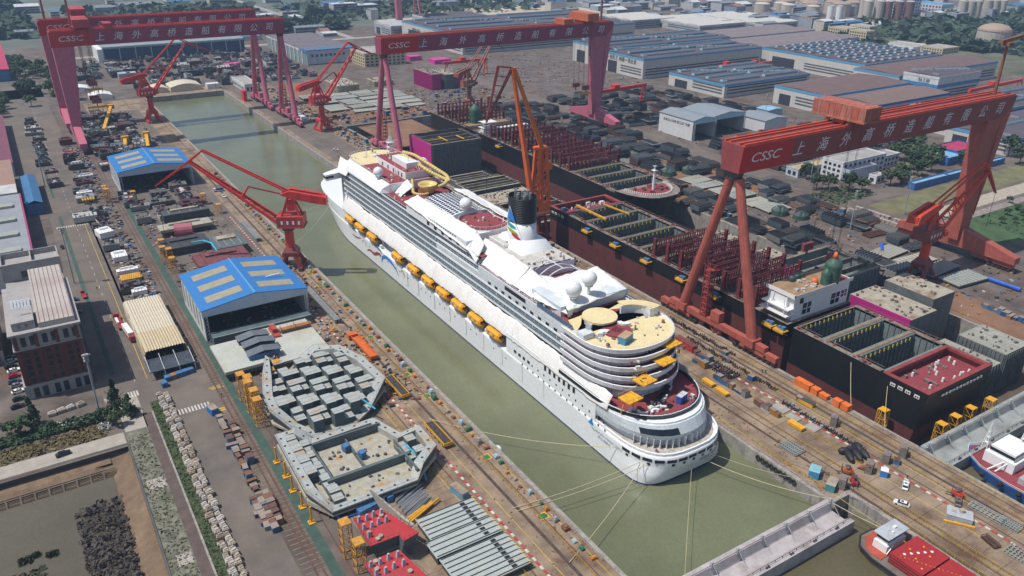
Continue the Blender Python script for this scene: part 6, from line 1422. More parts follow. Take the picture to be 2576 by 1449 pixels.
# red topped blocks and long panels at the near edge
def redblock(P, label, sd, fin=True):
 cx = sum(p[0] for p in P)/len(P); cy = sum(p[1] for p in P)/len(P); t = thing('hull_block', label, 'hull block', (cx, cy, 2))
 b = MB(); b.loft([[(cx+(x-cx)*.72, cy+(y-cy)*.8, 2) for x, y in P], [(x, y, 7.6) for x, y in P]], c0=True); b.obj('side_shell', pside_shade, t)
 b = MB(); b.prism(P, 7.6, 7.9); b.obj('deck', mat('bright red deck', (.44, .028, .035), .6, var=.08, sc=.3, kind='stain', col2=(.36, .05, .05)), t)
 rr = random.Random(sd)
 for k in range(9):
  x = P[0][0]+(P[1][0]-P[0][0])*(.12+.25*(k % 4)); y = P[0][1]-2.2-3.6*(k//4)-(k % 2)*.4
  if not inpoly((x, y), P): continue
  q = MB(); q.loft([[(x+dx*s_, y+dy*s_, z) for dx, dy in ((-1, -1), (1, -1), (1, 1), (-1, 1))] for z, s_ in ((7.9, .55), (9.9, .28))], c1=True); q.obj('post', mat('post grey', (.36, .38, .42), .6), t)
 q = MB()
 for k in range(4): x, y = rr.uniform(P[0][0]+1, P[1][0]-1), rr.uniform(P[2][1]+2, P[0][1]-1); q.tube((x, y, 7.9), (x, y, 8.6), .7, n=10)
 q.obj('hatch', beige, t)
 q = MB(); n = len(P)
 for i in range(n):
  p, e = Vector((*P[i], 8.9)), Vector((*P[(i+1) % n], 8.9)); q.bar(p, e, .06)
  for k in range(int((e-p).length/1.6)): c = p.lerp(e, k*1.6/(e-p).length); q.bar(c, c-Vector((0, 0, 1)), .06)
 q.obj('railing', darksteel, t)
 if fin:
  q = MB(); x, y = P[1]
  q.add([(x, y, 7.9), (x+4.4, y-12, 7.9), (x+4.9, y-11.6, 8.6), (x-1.6, y+3.6, 13)], [(0, 1, 2, 3)]); q.add([(x-.2, y, 7.9), (x+4.2, y-12, 7.9), (x+4.7, y-11.6, 8.6), (x-1.8, y+3.6, 13)], [(3, 2, 1, 0)])
  for k in range(10): u = k/10; a_ = Vector((x, y, 7.9)).lerp(Vector((x+4.4, y-12, 7.9)), u); c = Vector((x-1.6, y+3.6, 13)).lerp(Vector((x+4.9, y-11.6, 8.6)), u); q.bar(a_-Vector((.3, 0, 0)), c-Vector((.3, 0, 0)), .2, .5)
  q.obj('ribbed_plate', mat('ribbed plate beige', (.36, .35, .30), .7, var=.1), t)
 return t
redblock([(57.6, 174.4), (66.4, 174.2), (71.2, 159.5), (66.2, 158.6), (66, 161.4), (57.4, 161.6)], 'red topped grey hull block with ribbed fin plate in the foreground', 4)
redblock([(53.4, 156.6), (63.6, 156.4), (66, 143), (54, 143)], 'red topped hull block cut by the bottom frame edge', 8, fin=False)
def panel(x0, y0, x1, y1, z, label, m):
 t = thing('plated_unit', label, 'steel panel', ((x0+x1)/2, (y0+y1)/2, z), 'stiffened deck panels in the foreground')
 b = MB(); b.box(x0, y0, z, x1, y1, z+.3); b.obj('plate', m, t)
 b = MB(); n = max(2, int((y1-y0)/1.7))
 for k in range(n): y = y0+.4+(y1-y0-.8)*k/(n-1); b.box(x0+.3, y-.06, z+.3, x1-.6, y+.06, z+.62)
 b.obj('stiffener', darksteel, t)
 b = MB()
 for k in range(0, n): y = y0+.4+(y1-y0-.8)*k/(n-1); b.box(x1-.6, y-.14, z+.3, x1+.2, y+.14, z+.64)
 b.obj('yellow_tip', yellow, t)
 b = MB(); xo = x0+(x1-x0)*.74
 for k in range(n-1): y = y0+.4+(y1-y0-.8)*(k+.5)/(n-1); b.box(xo, y-.55, z+.3, xo+1.6, y+.55, z+.34)
 b.obj('opening', black, t)
 b = MB(); b.box(x0+.5, y0+.5, 0, x1-.5, y1-.5, z); b.obj('support', mat('support dark', (0, 0, 0)), t)
pm = mat('panel primer', (.38, .42, .40), .6, var=.08, sc=.2, kind='stain', col2=(.42, .36, .25), k=.8)
panel(75, 160, 94.4, 170.3, 2.4, 'grey stiffened panel with yellow tips, farthest of the foreground panels', pm)
panel(73, 152.4, 94.6, 159.7, 2.8, 'grey stiffened panel with yellow tips, middle one of the foreground panels', pm)
panel(73.6, 138, 95, 152.2, 2.2, 'grey stiffened panel with yellow tips, nearest of the foreground panels', pm)
for k in range(3):
 b = MB(); b.tube((72, 170.6+1.0*k, 1.2), (86-2.6*k, 176.6-.4*k, 1.2), .38, n=8); b.obj('yellow_beam', yellow, label='yellow tubular beam beside the grey panels, %s of three' % ('first', 'second', 'third')[k], cat='beam')
for k in range(26):
 b = MB(); y = 174+.42*k; x = 74+.2*(k % 5); b.tube((x, y, .5+.2*(k % 3)), (x+9+.4*(k % 4), y+4.4, .5+.2*(k % 3)), .14, n=5); b.obj('steel_pipe', mat('galvanised pipe', (.36, .40, .44), .45, .3), label='thin grey steel pipe in the loose heap behind the panels', cat='pipe', group='grey pipes laid behind the deck panels')
for i, (x, y) in enumerate(((63.4, 186.8), (65.6, 187.2), (67.8, 187.6), (70.0, 188), (73.2, 188.4))):
 b = MB(); b.rbox(x, y-3.4, 0, 2.1, 2.3, 2.2, .16); b.rbox(x, y-3.4, 2.2, 2.2, 2.4, .12, .16); b.obj('tool_box', bluep, label='blue steel box under the square hull block edge, %s from the left end' % ('first', 'second', 'third', 'fourth', 'fifth')[i], cat='tool box')
def wave_container(x, y, a, m, label, L=6.1, Wd=2.44, h=2.6, z=0):
 t = thing('shipping_container', label, 'container', (x, y, z)); n = 14
 b = MB(); c, s_ = cos(a), sin(a); P = []
 def edge(ax, ay, bx, by, k):
  for i in range(k):
   u = i/k; o = .07 if i % 2 else 0; dx, dy = bx-ax, by-ay; l = hypot(dx, dy); P.append((ax+dx*u-dy/l*o*-1, ay+dy*u+dx/l*o*-1))
 edge(-L/2, -Wd/2, L/2, -Wd/2, 2*n); edge(L/2, -Wd/2, L/2, Wd/2, 10); edge(L/2, Wd/2, -L/2, Wd/2, 2*n); edge(-L/2, Wd/2, -L/2, -Wd/2, 10)
 b.prism([(x+p*c-q*s_, y+p*s_+q*c) for p, q in P], z, z+h); b.obj('body', m, t)
 b = MB(); b.rbox(x, y, z+h, L+.05, Wd+.05, .08, a); b.obj('roof', mat('container roof', (.30, .24, .18), .8, var=.35, sc=.6, kind='stain', col2=(.24, .10, .05)), t)
 b = MB(); b.rbox(x-c*(L/2+.09), y-s_*(L/2+.09), z+.15, .06, Wd*.86, h*.86, a); b.obj('door', m, t); return t
wave_container(93, 176, 1.75, mat('container pale blue', (.16, .32, .44), .6, var=.15, sc=.4), 'pale blue container with rusty roof beside red and white kerb', 6.4)
bxl = mat('bright blue cabin', (.03, .20, .60), .5, var=.1)
wave_container(38.6, 262.6, 1.75, bxl, 'bright blue container at the near end of the zebra crossing', 4.6, 2.6)
for i, (x, y, m) in enumerate(((29.2, 295.4, bluep), (31.4, 295.8, mat('rusty lid box', (.28, .15, .08), .8)), (33.6, 296.2, bluep), (35.8, 296.6, bluep), (38, 297, bluep), (27.2, 291.4, bluep))):
 b = MB(); b.rbox(x, y-1, 0, 2.1, 2.3, 1.9, .12); b.rbox(x, y-1, 1.9, 2.1, 2.3, .1, .12); b.obj('tool_box', m, label='steel tool box before the cream tent, %s from the left' % ('second', 'third', 'fourth', 'fifth', 'sixth', 'first')[i], cat='tool box')
# long flat trailers on the left quay
def trailer(x, y0, y1, m, label, load=False):
 t = thing('flat_trailer', label, 'trailer', (x, (y0+y1)/2, 0)); b = MB()
 b.box(x-1.6, y0, 1.1, x+1.6, y1, 1.6); b.box(x-1.7, y0, 1.6, x-1.5, y1, 2.4); b.box(x+1.5, y0, 1.6, x+1.7, y1, 2.4); b.box(x-1.7, y0-.2, 1.1, x+1.7, y0, 2.4); b.obj('bed', m, t)
 for k in range(int((y1-y0)/3)):
  for s_ in (-1, 1): q = MB(); q.tube((x+s_*1.2-.2, y0+1.5+3*k, .55), (x+s_*1.2+.2, y0+1.5+3*k, .55), .55, n=8); q.obj('wheel', tyre, t)
 if load: q = MB(); q.box(x-1.4, y0+.5, 1.62, x+1.4, y1-.5, 2.1); q.obj('load', mat('dark scrap', (.05, .04, .035), .9, var=.5, sc=.9), t)
 else:
  q = MB(); q.box(x-2.6, y1+.4, .6, x+1.6, y1+3.6, 2.6); q.obj('tractor', m, t)
trailer(103.4, 266.5, 287, mat('trailer orange', (.60, .13, .02), .55, var=.2, sc=.5), 'orange trailer on the left quay beyond the curved hull block')
trailer(102, 234, 250, yellow, 'yellow framed trailer full of scrap, farther one on the left quay', True)
trailer(101.4, 199, 214, yellow, 'yellow framed trailer full of scrap, nearer one on the left quay', True)
for k, (x0, y0, y1) in enumerate(((101.4, 305, 345), (102.8, 305, 345), (99.6, 420, 452), (101.0, 420, 452))):
 b = MB(); b.box(x0, y0, 0, x0+.9, y1, 1.9); b.box(x0-.2, y0, 1.9, x0+1.1, y1, 2.1); b.obj('steel_girder', mat('girder grey', (.20, .21, .21), .6, var=.2, sc=.3), label='long grey girder lying on the quay, %s' % ('left one nearest the hangar', 'right one nearest the hangar', 'left one past the red crane', 'right one past the red crane')[k], cat='girder')
# ---------------- right and far: factory halls, tanks, offices, trees, district ----------------
eave = mat('eave sky blue', (.10, .33, .55), .5, var=.06)
hallroof = mat('hall roof dark', (.105, .085, .10), .75, var=.15, sc=.1, kind='riby', col2=(.07, .055, .07), k=.28)
hallroof2 = mat('hall roof brown', (.165, .105, .095), .8, var=.12, sc=.1, kind='riby', col2=(.12, .07, .065), k=.22)
tubem = mat('ridge vent steel blue', (.10, .155, .21), .5, var=.15, sc=.3)
louv = mat('hall louvre', (.10, .10, .11), .8, var=.2)
endm = mat('vent end pale blue', (.28, .58, .70), .5, var=.05)
cwall = mat('hall wall cream', (.56, .54, .50), .8, var=.06, sc=.1, kind='streak', col2=(.42, .40, .37))
def hall(label, x0, y0, x1, y1, h, rm=None, band=None, rows=3, bits=30, low=True, seed=1, ridge=0.0, wm=None, name='factory_hall', endvents=True):
 t = thing(name, label, 'factory hall', ((x0+x1)/2, (y0+y1)/2, 0)); rm = rm or hallroof; band = band or eave
 b = MB(); b.box(x0, y0, 0, x1, y1, h-2.2); w = b.obj('wall', wm or cwall, t)
 b = MB(); b.box(x0-.25, y0-.25, h-2.2, x1+.25, y1+.25, h); b.obj('eave_band', band, t)
 b = MB(); xm = (x0+x1)/2; n = max(1, int((y1-y0)/30)); d = (y1-y0)/n
 for k in range(n): b.prof([(y0+d*k, h), (y0+d*(k+.5), h+1.6+ridge), (y0+d*(k+1), h)], 'x', x0, x1)
 r = b.obj('roof', rm, t)
 if rows:
  b, e = MB(), MB()
  for k in range(rows):
   y = y0+(y1-y0)*(k+.5)/rows
   for (a, c) in ((.04, .46), (.52, .95)):
    xa, xb = x0+(x1-x0)*a, x0+(x1-x0)*c; rr_ = 2.2
    R = [[(x, y+rr_*1.1*cos(pi*i/8), h+.9+rr_*sin(pi*i/8)) for i in range(9)] for x in (xa, xb)]
    b.loft(R, closed=False); e.add([(xa, y+rr_*1.1*cos(pi*i/8), h+.9+rr_*sin(pi*i/8)) for i in range(9)], [tuple(range(9))]); e.add([(xb, y+rr_*1.1*cos(pi*i/8), h+.9+rr_*sin(pi*i/8)) for i in range(9)], [tuple(range(9))])
  b.obj('ridge_vent', tubem, r); e.obj('vent_end', endm, r)
 if bits:
  b = MB(); rr = random.Random(seed)
  for k in range(bits):
   x, y = x0+6+(x1-x0-14)*((k*.618) % 1), y0+4+(y1-y0-10)*((k*.3819+rr.uniform(0, .05)) % 1); b.box(x, y, h+.6, x+1.3, y+7, h+2.2)
  b.obj('roof_light', mat('roof light strip', (.24, .27, .31), .5, var=.1), r)
 if low:
  q = MB(); L = x1-x0
  for z in (3.4, 6.4, 9.2):
   if z < h-3: q.box(x0+4, y0-.12, z, x1-4, y0+.2, z+1.5); q.box(x0-.12, y0+3, z, x0+.2, y1-(y1-y0)*.45, z+1.5)
  q.obj('louvre', louv, w)
  q = MB(); q.box(x0-.14, y1-(y1-y0)*.35, 0, x0+.3, y1-(y1-y0)*.12, h*.6); q.obj('door', mat('hall door dark', (.03, .03, .045), .8), w)
 return t
h1 = hall('broad cream factory hall with blue eaves and black slogan above its corner', 604, 684, 792, 754, 22, rows=3, bits=36, seed=2)
lettering('lettering', '一流员工 创建一流企业', 5.2, mat('slogan black', (.03, .03, .03), .6), h1, (603.6, 722, 16.6), (0, -1, 0), depth=.05)
hall('long dark roofed hall with round blue ended vents behind the slogan hall', 612, 756, 812, 826, 24, rows=3, bits=34, seed=3)
hf = hall('far long hall whose blue edged roof rises behind the orange trolley', 512, 930, 800, 1112, 24, rows=5, bits=70, seed=4)
lettering('lettering', '质量 安全', 6, MATS['slogan black'], hf, (511.6, 1064, 15), (0, -1, 0), depth=.05)
h2 = hall('low hall with pale round vents behind the white gabled shed', 608, 565, 735, 646, 13.5, rows=4, bits=40, seed=5)
hall('large flat brown ribbed hall behind the trolley of the nearest gantry', 636, 468, 764, 527, 17, rm=hallroof2, rows=0, bits=0, seed=6)
hall('brown ribbed hall with deep blue eaves right behind the nearest trolley', 650, 424, 762, 467, 15, rm=mat('hall roof tan', (.20, .135, .11), .8, var=.1, kind='riby', col2=(.15, .095, .08), k=.25), band=mat('eave deep blue', (.03, .12, .38), .5), rows=0, bits=0, seed=7, wm=mat('hall wall pale', (.5, .5, .5), .8))
hall('wide saw toothed hall covered with rows of small pale vents', 800, 545, 944, 690, 20, rows=0, bits=0, seed=8)
b = MB(); e = MB()
for i in range(9):
 for j in range(11):
  x, y = 808+15*i+(4 if j % 2 else 0), 552+12.4*j; b.loft([[(x+dx, y+2.0*cos(pi*k/5), 21+2.0*sin(pi*k/5)) for k in range(6)] for dx in (0, 9)], closed=False); e.add([(x, y+2.0*cos(pi*k/5), 21+2.0*sin(pi*k/5)) for k in range(6)], [tuple(range(6))])
sv = [o for o in bpy.data.objects if o.get('label', '').startswith('wide saw toothed')][0]
b.obj('roof_vent', tubem, sv); e.obj('vent_end', mat('vent end pale', (.5, .54, .58), .5), sv)
hall('plain dark brown roofed hall stretching right of the saw toothed one', 778, 489, 962, 543, 19, rm=hallroof2, rows=0, bits=0, seed=9)
t6 = hall('white walled hall with two blue bands and black lettering', 778, 447, 852, 485, 24, rm=hallroof, band=mat('hall white band', (.6, .6, .6), .7), rows=0, bits=12, seed=10, wm=mat('hall wall white', (.62, .62, .62), .7))
b = MB(); b.box(777.7, 446.7, 13, 852.3, 485.3, 16.4); b.obj('blue_band', mat('band blue', (.06, .22, .48), .5), t6)
lettering('lettering', '加工部', 4.2, MATS['slogan black'], t6, (777.4, 462, 19), (0, -1, 0), depth=.05); lettering('lettering', '管材切割', 3.0, MATS['slogan black'], t6, (777.4, 463, 11), (0, -1, 0), depth=.05)
hall('low dark hall with pale round vents right of the nearest trolley', 660, 362, 880, 414, 13, rows=2, bits=30, seed=11)
hall('dark ribbed hall running under the right end of the nearest girder', 640, 300, 860, 352, 13, rows=1, bits=20, seed=12)
for i, (x0, y0, x1, y1, h) in enumerate(((800, 700, 1000, 770, 18), (820, 780, 1010, 850, 18), (870, 1020, 960, 1110, 14), (930, 930, 1030, 1060, 12), (1035, 900, 1120, 1060, 12), (600, 1180, 700, 1260, 14), (498, 1120, 640, 1180, 16))):
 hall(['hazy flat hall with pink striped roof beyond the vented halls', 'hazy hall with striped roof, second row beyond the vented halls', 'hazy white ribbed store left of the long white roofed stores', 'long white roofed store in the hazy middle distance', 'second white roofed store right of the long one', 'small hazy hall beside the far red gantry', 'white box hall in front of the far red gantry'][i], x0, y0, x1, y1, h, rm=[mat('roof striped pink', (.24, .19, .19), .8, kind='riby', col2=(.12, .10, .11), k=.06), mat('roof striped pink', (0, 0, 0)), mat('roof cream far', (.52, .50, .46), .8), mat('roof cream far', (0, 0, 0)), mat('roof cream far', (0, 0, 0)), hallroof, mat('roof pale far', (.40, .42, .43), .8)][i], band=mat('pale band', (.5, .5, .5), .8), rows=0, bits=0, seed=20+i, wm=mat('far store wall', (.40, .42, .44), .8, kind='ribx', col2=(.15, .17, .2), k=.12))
# white gabled shed, two bays
for i, (xa, xb, ya) in enumerate(((462, 487, 458), (487.3, 524, 461))):
 s_ = hangar('gabled_shed', 'white gabled shed with black slogan on its side wall' if i == 0 else 'second bay of the white gabled shed, right of the slogan', xa, ya, xb, 498, 16, 18.4, mat('roof slate', (.25, .28, .31), .6, var=.08, kind='riby', col2=(.21, .24, .27), k=.3), skylights=False, band=mat('gable sky', (.38, .60, .72), .6), windows=0, wm=mat('shed wall white', (.62, .63, .63), .7, var=.04), cat='shed')
 if i == 0: lettering('lettering', '企业以人为本 员工以厂为家', 2.55, MATS['slogan black'], s_, (461.85, 477, 11.8), (0, -1, 0), depth=.04)
s_ = hangar('gabled_shed', 'smaller slate roofed shed right of the white gabled bays', 533, 446, 560, 476, 10, 12, MATS['roof slate'], skylights=False, windows=0, wm=MATS['shed wall white'], cat='shed', openf=False)
s_ = hangar('gabled_shed', 'small pale blue roofed hut between white shed and brown hall', 574, 478, 592, 492, 8, 9, mat('roof pale blue', (.25, .42, .55), .6), skylights=False, windows=0, wm=mat('pale blue wall', (.4, .5, .6), .6), cat='shed', openf=False)
# upper left halls
hg = hall('grey roofed hall with green side and blue fronted gable at the dock head', 313, 950, 372, 1110, 16, rm=mat('roof mauve', (.17, .145, .16), .8, var=.1, kind='ribx', col2=(.12, .10, .11), k=.05), band=mat('far trim white', (.55, .55, .55), .7), rows=0, bits=0, seed=13, low=False, wm=mat('hall wall sage', (.21, .29, .27), .8, kind='riby', col2=(.17, .24, .22), k=.05))
b = MB(); b.box(312.6, 949.6, 1, 372.4, 949.95, 13.6); fa = b.obj('front_wall', mat('hall front pale', (.48, .54, .60), .7), hg)
b = MB(); b.box(312.5, 950, 13.7, 372.5, 975, 17.2); b.obj('roof_blue', mat('far roof blue', (.06, .17, .33), .6), hg)
b = MB()
for k in range(9): b.box(312.2, 965+15*k, 0, 312.95, 968+15*k, 15.4)
b.obj('pilaster', MATS['far trim white'], hg)
for k in range(8): b = MB(); b.box(318+5.6*k, 949.3, 9.2, 320.8+5.6*k, 949.65, 12); b.obj('window', mat('window navy', (.04, .06, .15), .4), fa)
h0 = hall('dark blue fronted hall with pale green roof edge at the dock head', 110, 1092, 278, 1130, 17, rm=mat('far roof grey', (.25, .28, .3), .8), band=mat('pale green trim', (.34, .46, .42), .7), rows=0, bits=0, seed=14, low=False, wm=mat('navy curtain', (.022, .045, .12), .7, var=.1))
b = MB(); b.box(104, 1090, 0, 110, 1140, 15); b.obj('end_wall', white, h0)
b = MB()
for k in range(10): b.box(110+18*k, 1091.3, 0, 111.2+18*k, 1091.9, 15)
b.obj('pilaster', mat('pale green trim', (0, 0, 0)), h0)
# cream block and other offices
def office_box(x0, y0, x1, y1, h, m, label, rows=3, rm=None, cat='office building', nm='office_block', win=True):
 t = thing(nm, label, cat, ((x0+x1)/2, (y0+y1)/2, 0))
 b = MB(); b.box(x0, y0, 0, x1, y1, h); w = b.obj('wall', m, t)
 b = MB(); b.box(x0+.3, y0+.3, h, x1-.3, y1-.3, h+.15); b.obj('roof', rm or mat('flat roof', (.34, .32, .30), .85, var=.2, sc=.1), t)
 b = MB()
 for p in ((x0-.1, y0-.1, x1+.1, y0+.3), (x0-.1, y1-.3, x1+.1, y1+.1), (x0-.1, y0+.3, x0+.3, y1-.3), (x1-.3, y0+.3, x1+.1, y1-.3)): b.box(p[0], p[1], h-.05, p[2], p[3], h+.9)
 b.obj('parapet', m, t)
 if win:
  k_ = 0
  for r in range(rows):
   z = 1.2+r*(h-1)/rows
   n = max(1, min(9, int((x1-x0)/4)))
   for k in range(n):
    x = x0+1+(x1-x0-2)*(k+.2)/n; q = MB(); q.box(x, y0-.08, z, x+(x1-x0)/n*.5, y0+.1, z+(h/rows)*.5); q.obj('window', glass, w); k_ += 1
   q = MB(); n = max(1, min(9, int((y1-y0)/4)))
   for k in range(n): y = y0+1+(y1-y0-2)*(k+.2)/n; q.box(x0-.08, y, z, x0+.1, y+(y1-y0)/n*.5, z+(h/rows)*.5)
   q.obj('window', glass, w)
 return t
ow = mat('office white', (.66, .67, .69), .7, var=.04)
oy = mat('office cream', (.56, .47, .31), .75, var=.06)
office_box(478, 328, 526, 345, 11.4, ow, 'white three storey office with dark windows below the nearest girder', 3)
office_box(527, 330, 546, 342, 8.4, ow, 'lower white annex right of the three storey office', 2)
office_box(455, 346, 503, 356.5, 5.6, mat('office pale blue', (.46, .52, .58), .7), 'low tan roofed office left of the white three storey one', 1, rm=mat('tan roof', (.42, .32, .18), .8))
office_box(478, 322, 508, 327.8, 7.4, mat('office pale blue', (0, 0, 0)), 'grey flat roofed block in front of the white office', 1, rm=mat('dark flat roof', (.07, .08, .11), .8), win=False)
office_box(490, 309, 500, 315, 5, ow, 'small white hut among the trees below the white office', 1)
office_box(1098, 790, 1128, 824, 12, oy, 'cream office with dark gallery, left one of the yellow group', 3); office_box(1092, 752, 1112, 782, 13, oy, 'cream office with flat roof, middle of the yellow group', 3); office_box(1130, 775, 1150, 810, 15, mat('office cream pale', (.58, .52, .42), .75), 'taller pale cream office behind the yellow group', 4)
office_box(1072, 620, 1110, 652, 7, oy, 'low cream office with small windows near the domed tank', 2)
office_box(1060, 655, 1100, 706, 5, white, 'long white flat roofed building left of the low cream office', 1, win=False)
office_box(367, 905, 420, 962, 15, oy, 'cream walled office with small windows right of the sage hall', 4)
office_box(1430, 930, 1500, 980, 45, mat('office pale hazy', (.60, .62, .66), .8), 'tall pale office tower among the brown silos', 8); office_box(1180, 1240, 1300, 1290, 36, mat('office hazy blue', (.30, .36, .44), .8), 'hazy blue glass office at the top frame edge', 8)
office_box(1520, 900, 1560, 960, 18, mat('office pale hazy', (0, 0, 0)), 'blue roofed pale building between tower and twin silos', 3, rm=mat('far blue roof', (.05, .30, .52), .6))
t = office_box(574, 309, 594, 338, 5.4, mat('blue hut wall', (.04, .13, .36), .6), 'blue shed among trees behind the nearest gantry leg', 1, rm=mat('hut pale roof', (.2, .4, .55), .6), cat='shed', nm='site_shed', win=False)
t = office_box(594.5, 315, 626, 334, 6.4, MATS['blue hut wall'], 'blue shed with crimson roof among the trees', 1, rm=mat('crimson roof flat', (.42, .03, .10), .6), cat='shed', nm='site_shed', win=False)
for i, (x0, y0, x1, y1, h) in enumerate(((500, 287, 540, 292, 4), (541, 287.5, 562, 292, 3.6), (566, 289, 596, 293.4, 3.6), (600, 291, 618, 295, 3.4))):
 office_box(x0, y0, x1, y1, h, MATS['blue hut wall'], 'pale blue roofed site cabin row, %s along the right road' % ('nearest', 'second', 'third', 'farthest')[i], 1, rm=MATS['hut pale roof'], cat='site cabin', nm='site_cabin', win=False)
# tanks and silos
tw = mat('tank cream', (.50, .45, .38), .7, var=.08, sc=.05, kind='streak', col2=(.33, .24, .19), k=.12)
tb = mat('tank brown', (.22, .11, .09), .7, var=.15, sc=.05)
def tank(x, y, r, h, label, m=None, dome=.25, grp='storage tanks and silos beyond the halls', nm='storage_tank'):
 t = thing(nm, label, 'tank', (x, y, 0), grp); b = MB(); b.tube((x, y, 0), (x, y, h), r, n=22); b.obj('shell', m or tw, t)
 b = MB(); b.sph((x, y, h), r*1.01, 22, 10, zs=dome, z0=0); b.obj('roof', mat('tank roof tan', (.36, .26, .20), .8, var=.1) if r > 15 else mat('tank roof pale', (.5, .46, .40), .8), t)
 b = MB()
 for i in range(0, 22):
  a, c = 2*pi*i/22, 2*pi*(i+1)/22; b.bar((x+r*1.02*cos(a), y+r*1.02*sin(a), h+.8), (x+r*1.02*cos(c), y+r*1.02*sin(c), h+.8), .25)
 b.bar((x+r*cos(4), y+r*sin(4), 1), (x+r*1.03*cos(5.2), y+r*1.03*sin(5.2), h), .6); b.obj('stair', mat('tank stair', (.3, .2, .15), .8), t)
tank(1212, 632, 22, 21, 'big cream domed gas tank alone on the right', dome=.45); tank(1262, 576, 15, 20, 'cream tank cut by the right frame edge')
lbl = ('squat pale storage tank in the crowded tank farm', 'slim pale storage silo in the tank farm')
for i, (x, y, r, h) in enumerate(((1251, 1032, 13, 19), (1264, 1060, 13, 19), (1280, 1000, 12, 18), (1304, 1024, 17, 20), (1330, 1050, 18, 20), (1340, 985, 17, 21), (1365, 1020, 18, 20), (1395, 1000, 16, 20), (1310, 1090, 18, 19), (1350, 1085, 18, 19), (1230, 1075, 14, 18), (1275, 1110, 16, 18))): tank(x, y, r, h, lbl[0])
for i, (x, y, r, h) in enumerate(((1282, 963, 6, 22), (1292, 952, 6, 22))): tank(x, y, r, h, 'white upright silo in front of the tank farm, %s' % ('left one', 'right one')[i], m=white)
for i, (x, y) in enumerate(((1340, 930), (1358, 920), (1372, 912), (1388, 902), (1350, 945), (1402, 890))): tank(x, y, 8, 30, 'tall brown and cream silo beside the pale office tower', m=tb if i in (2, 3, 5) else tw)
for i, (x, y) in enumerate(((1500, 850), (1512, 842), (1524, 836), (1556, 836), (1568, 829), (1580, 822))): tank(x, y, 7.5, 30, 'slim tan silo in the twin cluster on the far right plain')
# far gantry
ft = thing('gantry_crane', 'small hazy red gantry crane far beyond the halls', 'gantry crane', (575, 1225, 0)); b = MB()
b.bar((533, 1172, 74), (625, 1290, 74), 8, 9); b.obj('girder', purp, ft); b = MB(); b.bar((540, 1180, 0), (536, 1175, 70), 9, 7); b.obj('rigid_leg', pinkleg, ft)
b = MB(); b.bar((618, 1262, 0), (616, 1278, 70), 3); b.bar((622, 1300, 0), (616, 1278, 70), 3); b.obj('hinge_leg', pinkleg, ft); b = MB(); b.box(585, 1225, 79, 610, 1265, 90); b.obj('trolley_house', redh, ft)
# small red yard gantries
def ygantry(x0, y0, x1, y1, h, label):
 t = thing('yard_gantry', label, 'gantry crane', (x0, y0, 0)); b = MB(); b.bar((x0-4, y0, h), (x1+2, y1, h), 2.6, 3); b.box((x0*.6+x1*.4)-3, y0*.6+y1*.4-3, h+1.6, (x0*.6+x1*.4)+3, y0*.6+y1*.4+3, h+4.6); b.obj('girder', redp, t)
 b = MB()
 for x, y in ((x0, y0), (x1, y1)):
  for dy in (-4.5, 4.5): b.bar((x, y+dy, .4), (x, y+dy*.3, h-1), .9)
  b.bar((x, y-5, .6), (x, y+5, .6), .8); b.bar((x, y-3, h*.4), (x, y+3, h*.4), .4)
 b.obj('leg', redp, t)
ygantry(452, 574, 516, 581, 19.5, 'red yard gantry crane among dark plates behind the pink leg'); ygantry(420, 800, 470, 800, 16, 'red yard gantry behind the lettered girder, upper middle'); ygantry(690, 650, 712, 652, 12, 'small red yard gantry in front of the vented hall, left one'); ygantry(716, 640, 760, 642, 12, 'small red yard gantry in front of the vented hall, right one'); ygantry(800, 425, 900, 430, 13, 'red yard gantry right of the lettered white hall')
# ---------------- trees ----------------
leafA = mat('leaf dark green', (.028, .060, .022), .8, var=.45, sc=.35); leafB = mat('leaf mid green', (.050, .085, .030), .8, var=.45, sc=.35); bark = mat('bark', (.09, .065, .05), .9)
def tree_proto(seed, conif=False, m=None, r=4.0, h=9.0, n=620):
 rr = random.Random(seed); t = thing('tree', 'x', 'tree'); b = MB()
 b.tube((0, 0, 0), (.1, .1, h*.55), .28, .14, n=7)
 tips = []
 for k in range(7):
  a = 2*pi*k/7+rr.uniform(-.3, .3); z = h*rr.uniform(.25, .5); p = (r*.75*cos(a), r*.75*sin(a), z+h*rr.uniform(.15, .4)); b.tube((0, 0, z), p, .12, .04, n=5); tips.append(p)
 b.obj('trunk', bark, t)
 b = MB(); cl = []
 if conif:
  for k in range(40): u = rr.random(); a = rr.uniform(0, 2*pi); q = (1-u)*r*.62; cl.append((q*cos(a), q*sin(a), h*(.12+.86*u), .9*(1-u)+.35))
 else:
  for k in range(24):
   a = rr.uniform(0, 2*pi); el = rr.uniform(-.35, 1.35); q = r*rr.uniform(.45, .85); cl.append((q*cos(a)*cos(el), q*sin(a)*cos(el), h*.58+q*.9*sin(el), rr.uniform(.8, 1.5)))
 for k in range(n):
  c = cl[k % len(cl)]; d = Vector((rr.gauss(0, 1), rr.gauss(0, 1), rr.gauss(0, 1))).normalized()*c[3]*rr.uniform(.6, 1.05); p = Vector(c[:3])+d
  s_ = rr.uniform(.3, .62); u_ = Vector((rr.gauss(0, 1), rr.gauss(0, 1), rr.gauss(0, .6))).normalized(); v_ = u_.cross(d.normalized()+Vector((0, 0, .3))).normalized()
  b.quad(p-u_*s_-v_*s_*.7, p+u_*s_*.9-v_*s_*.6, p+u_*s_+v_*s_*.7, p-u_*s_*.8+v_*s_*.8)
 b.obj('crown', m or leafA, t); return t
TP = [tree_proto(1), tree_proto(2, m=leafB), tree_proto(3, conif=True, r=3.6, h=11)]; used_t = [False]*3
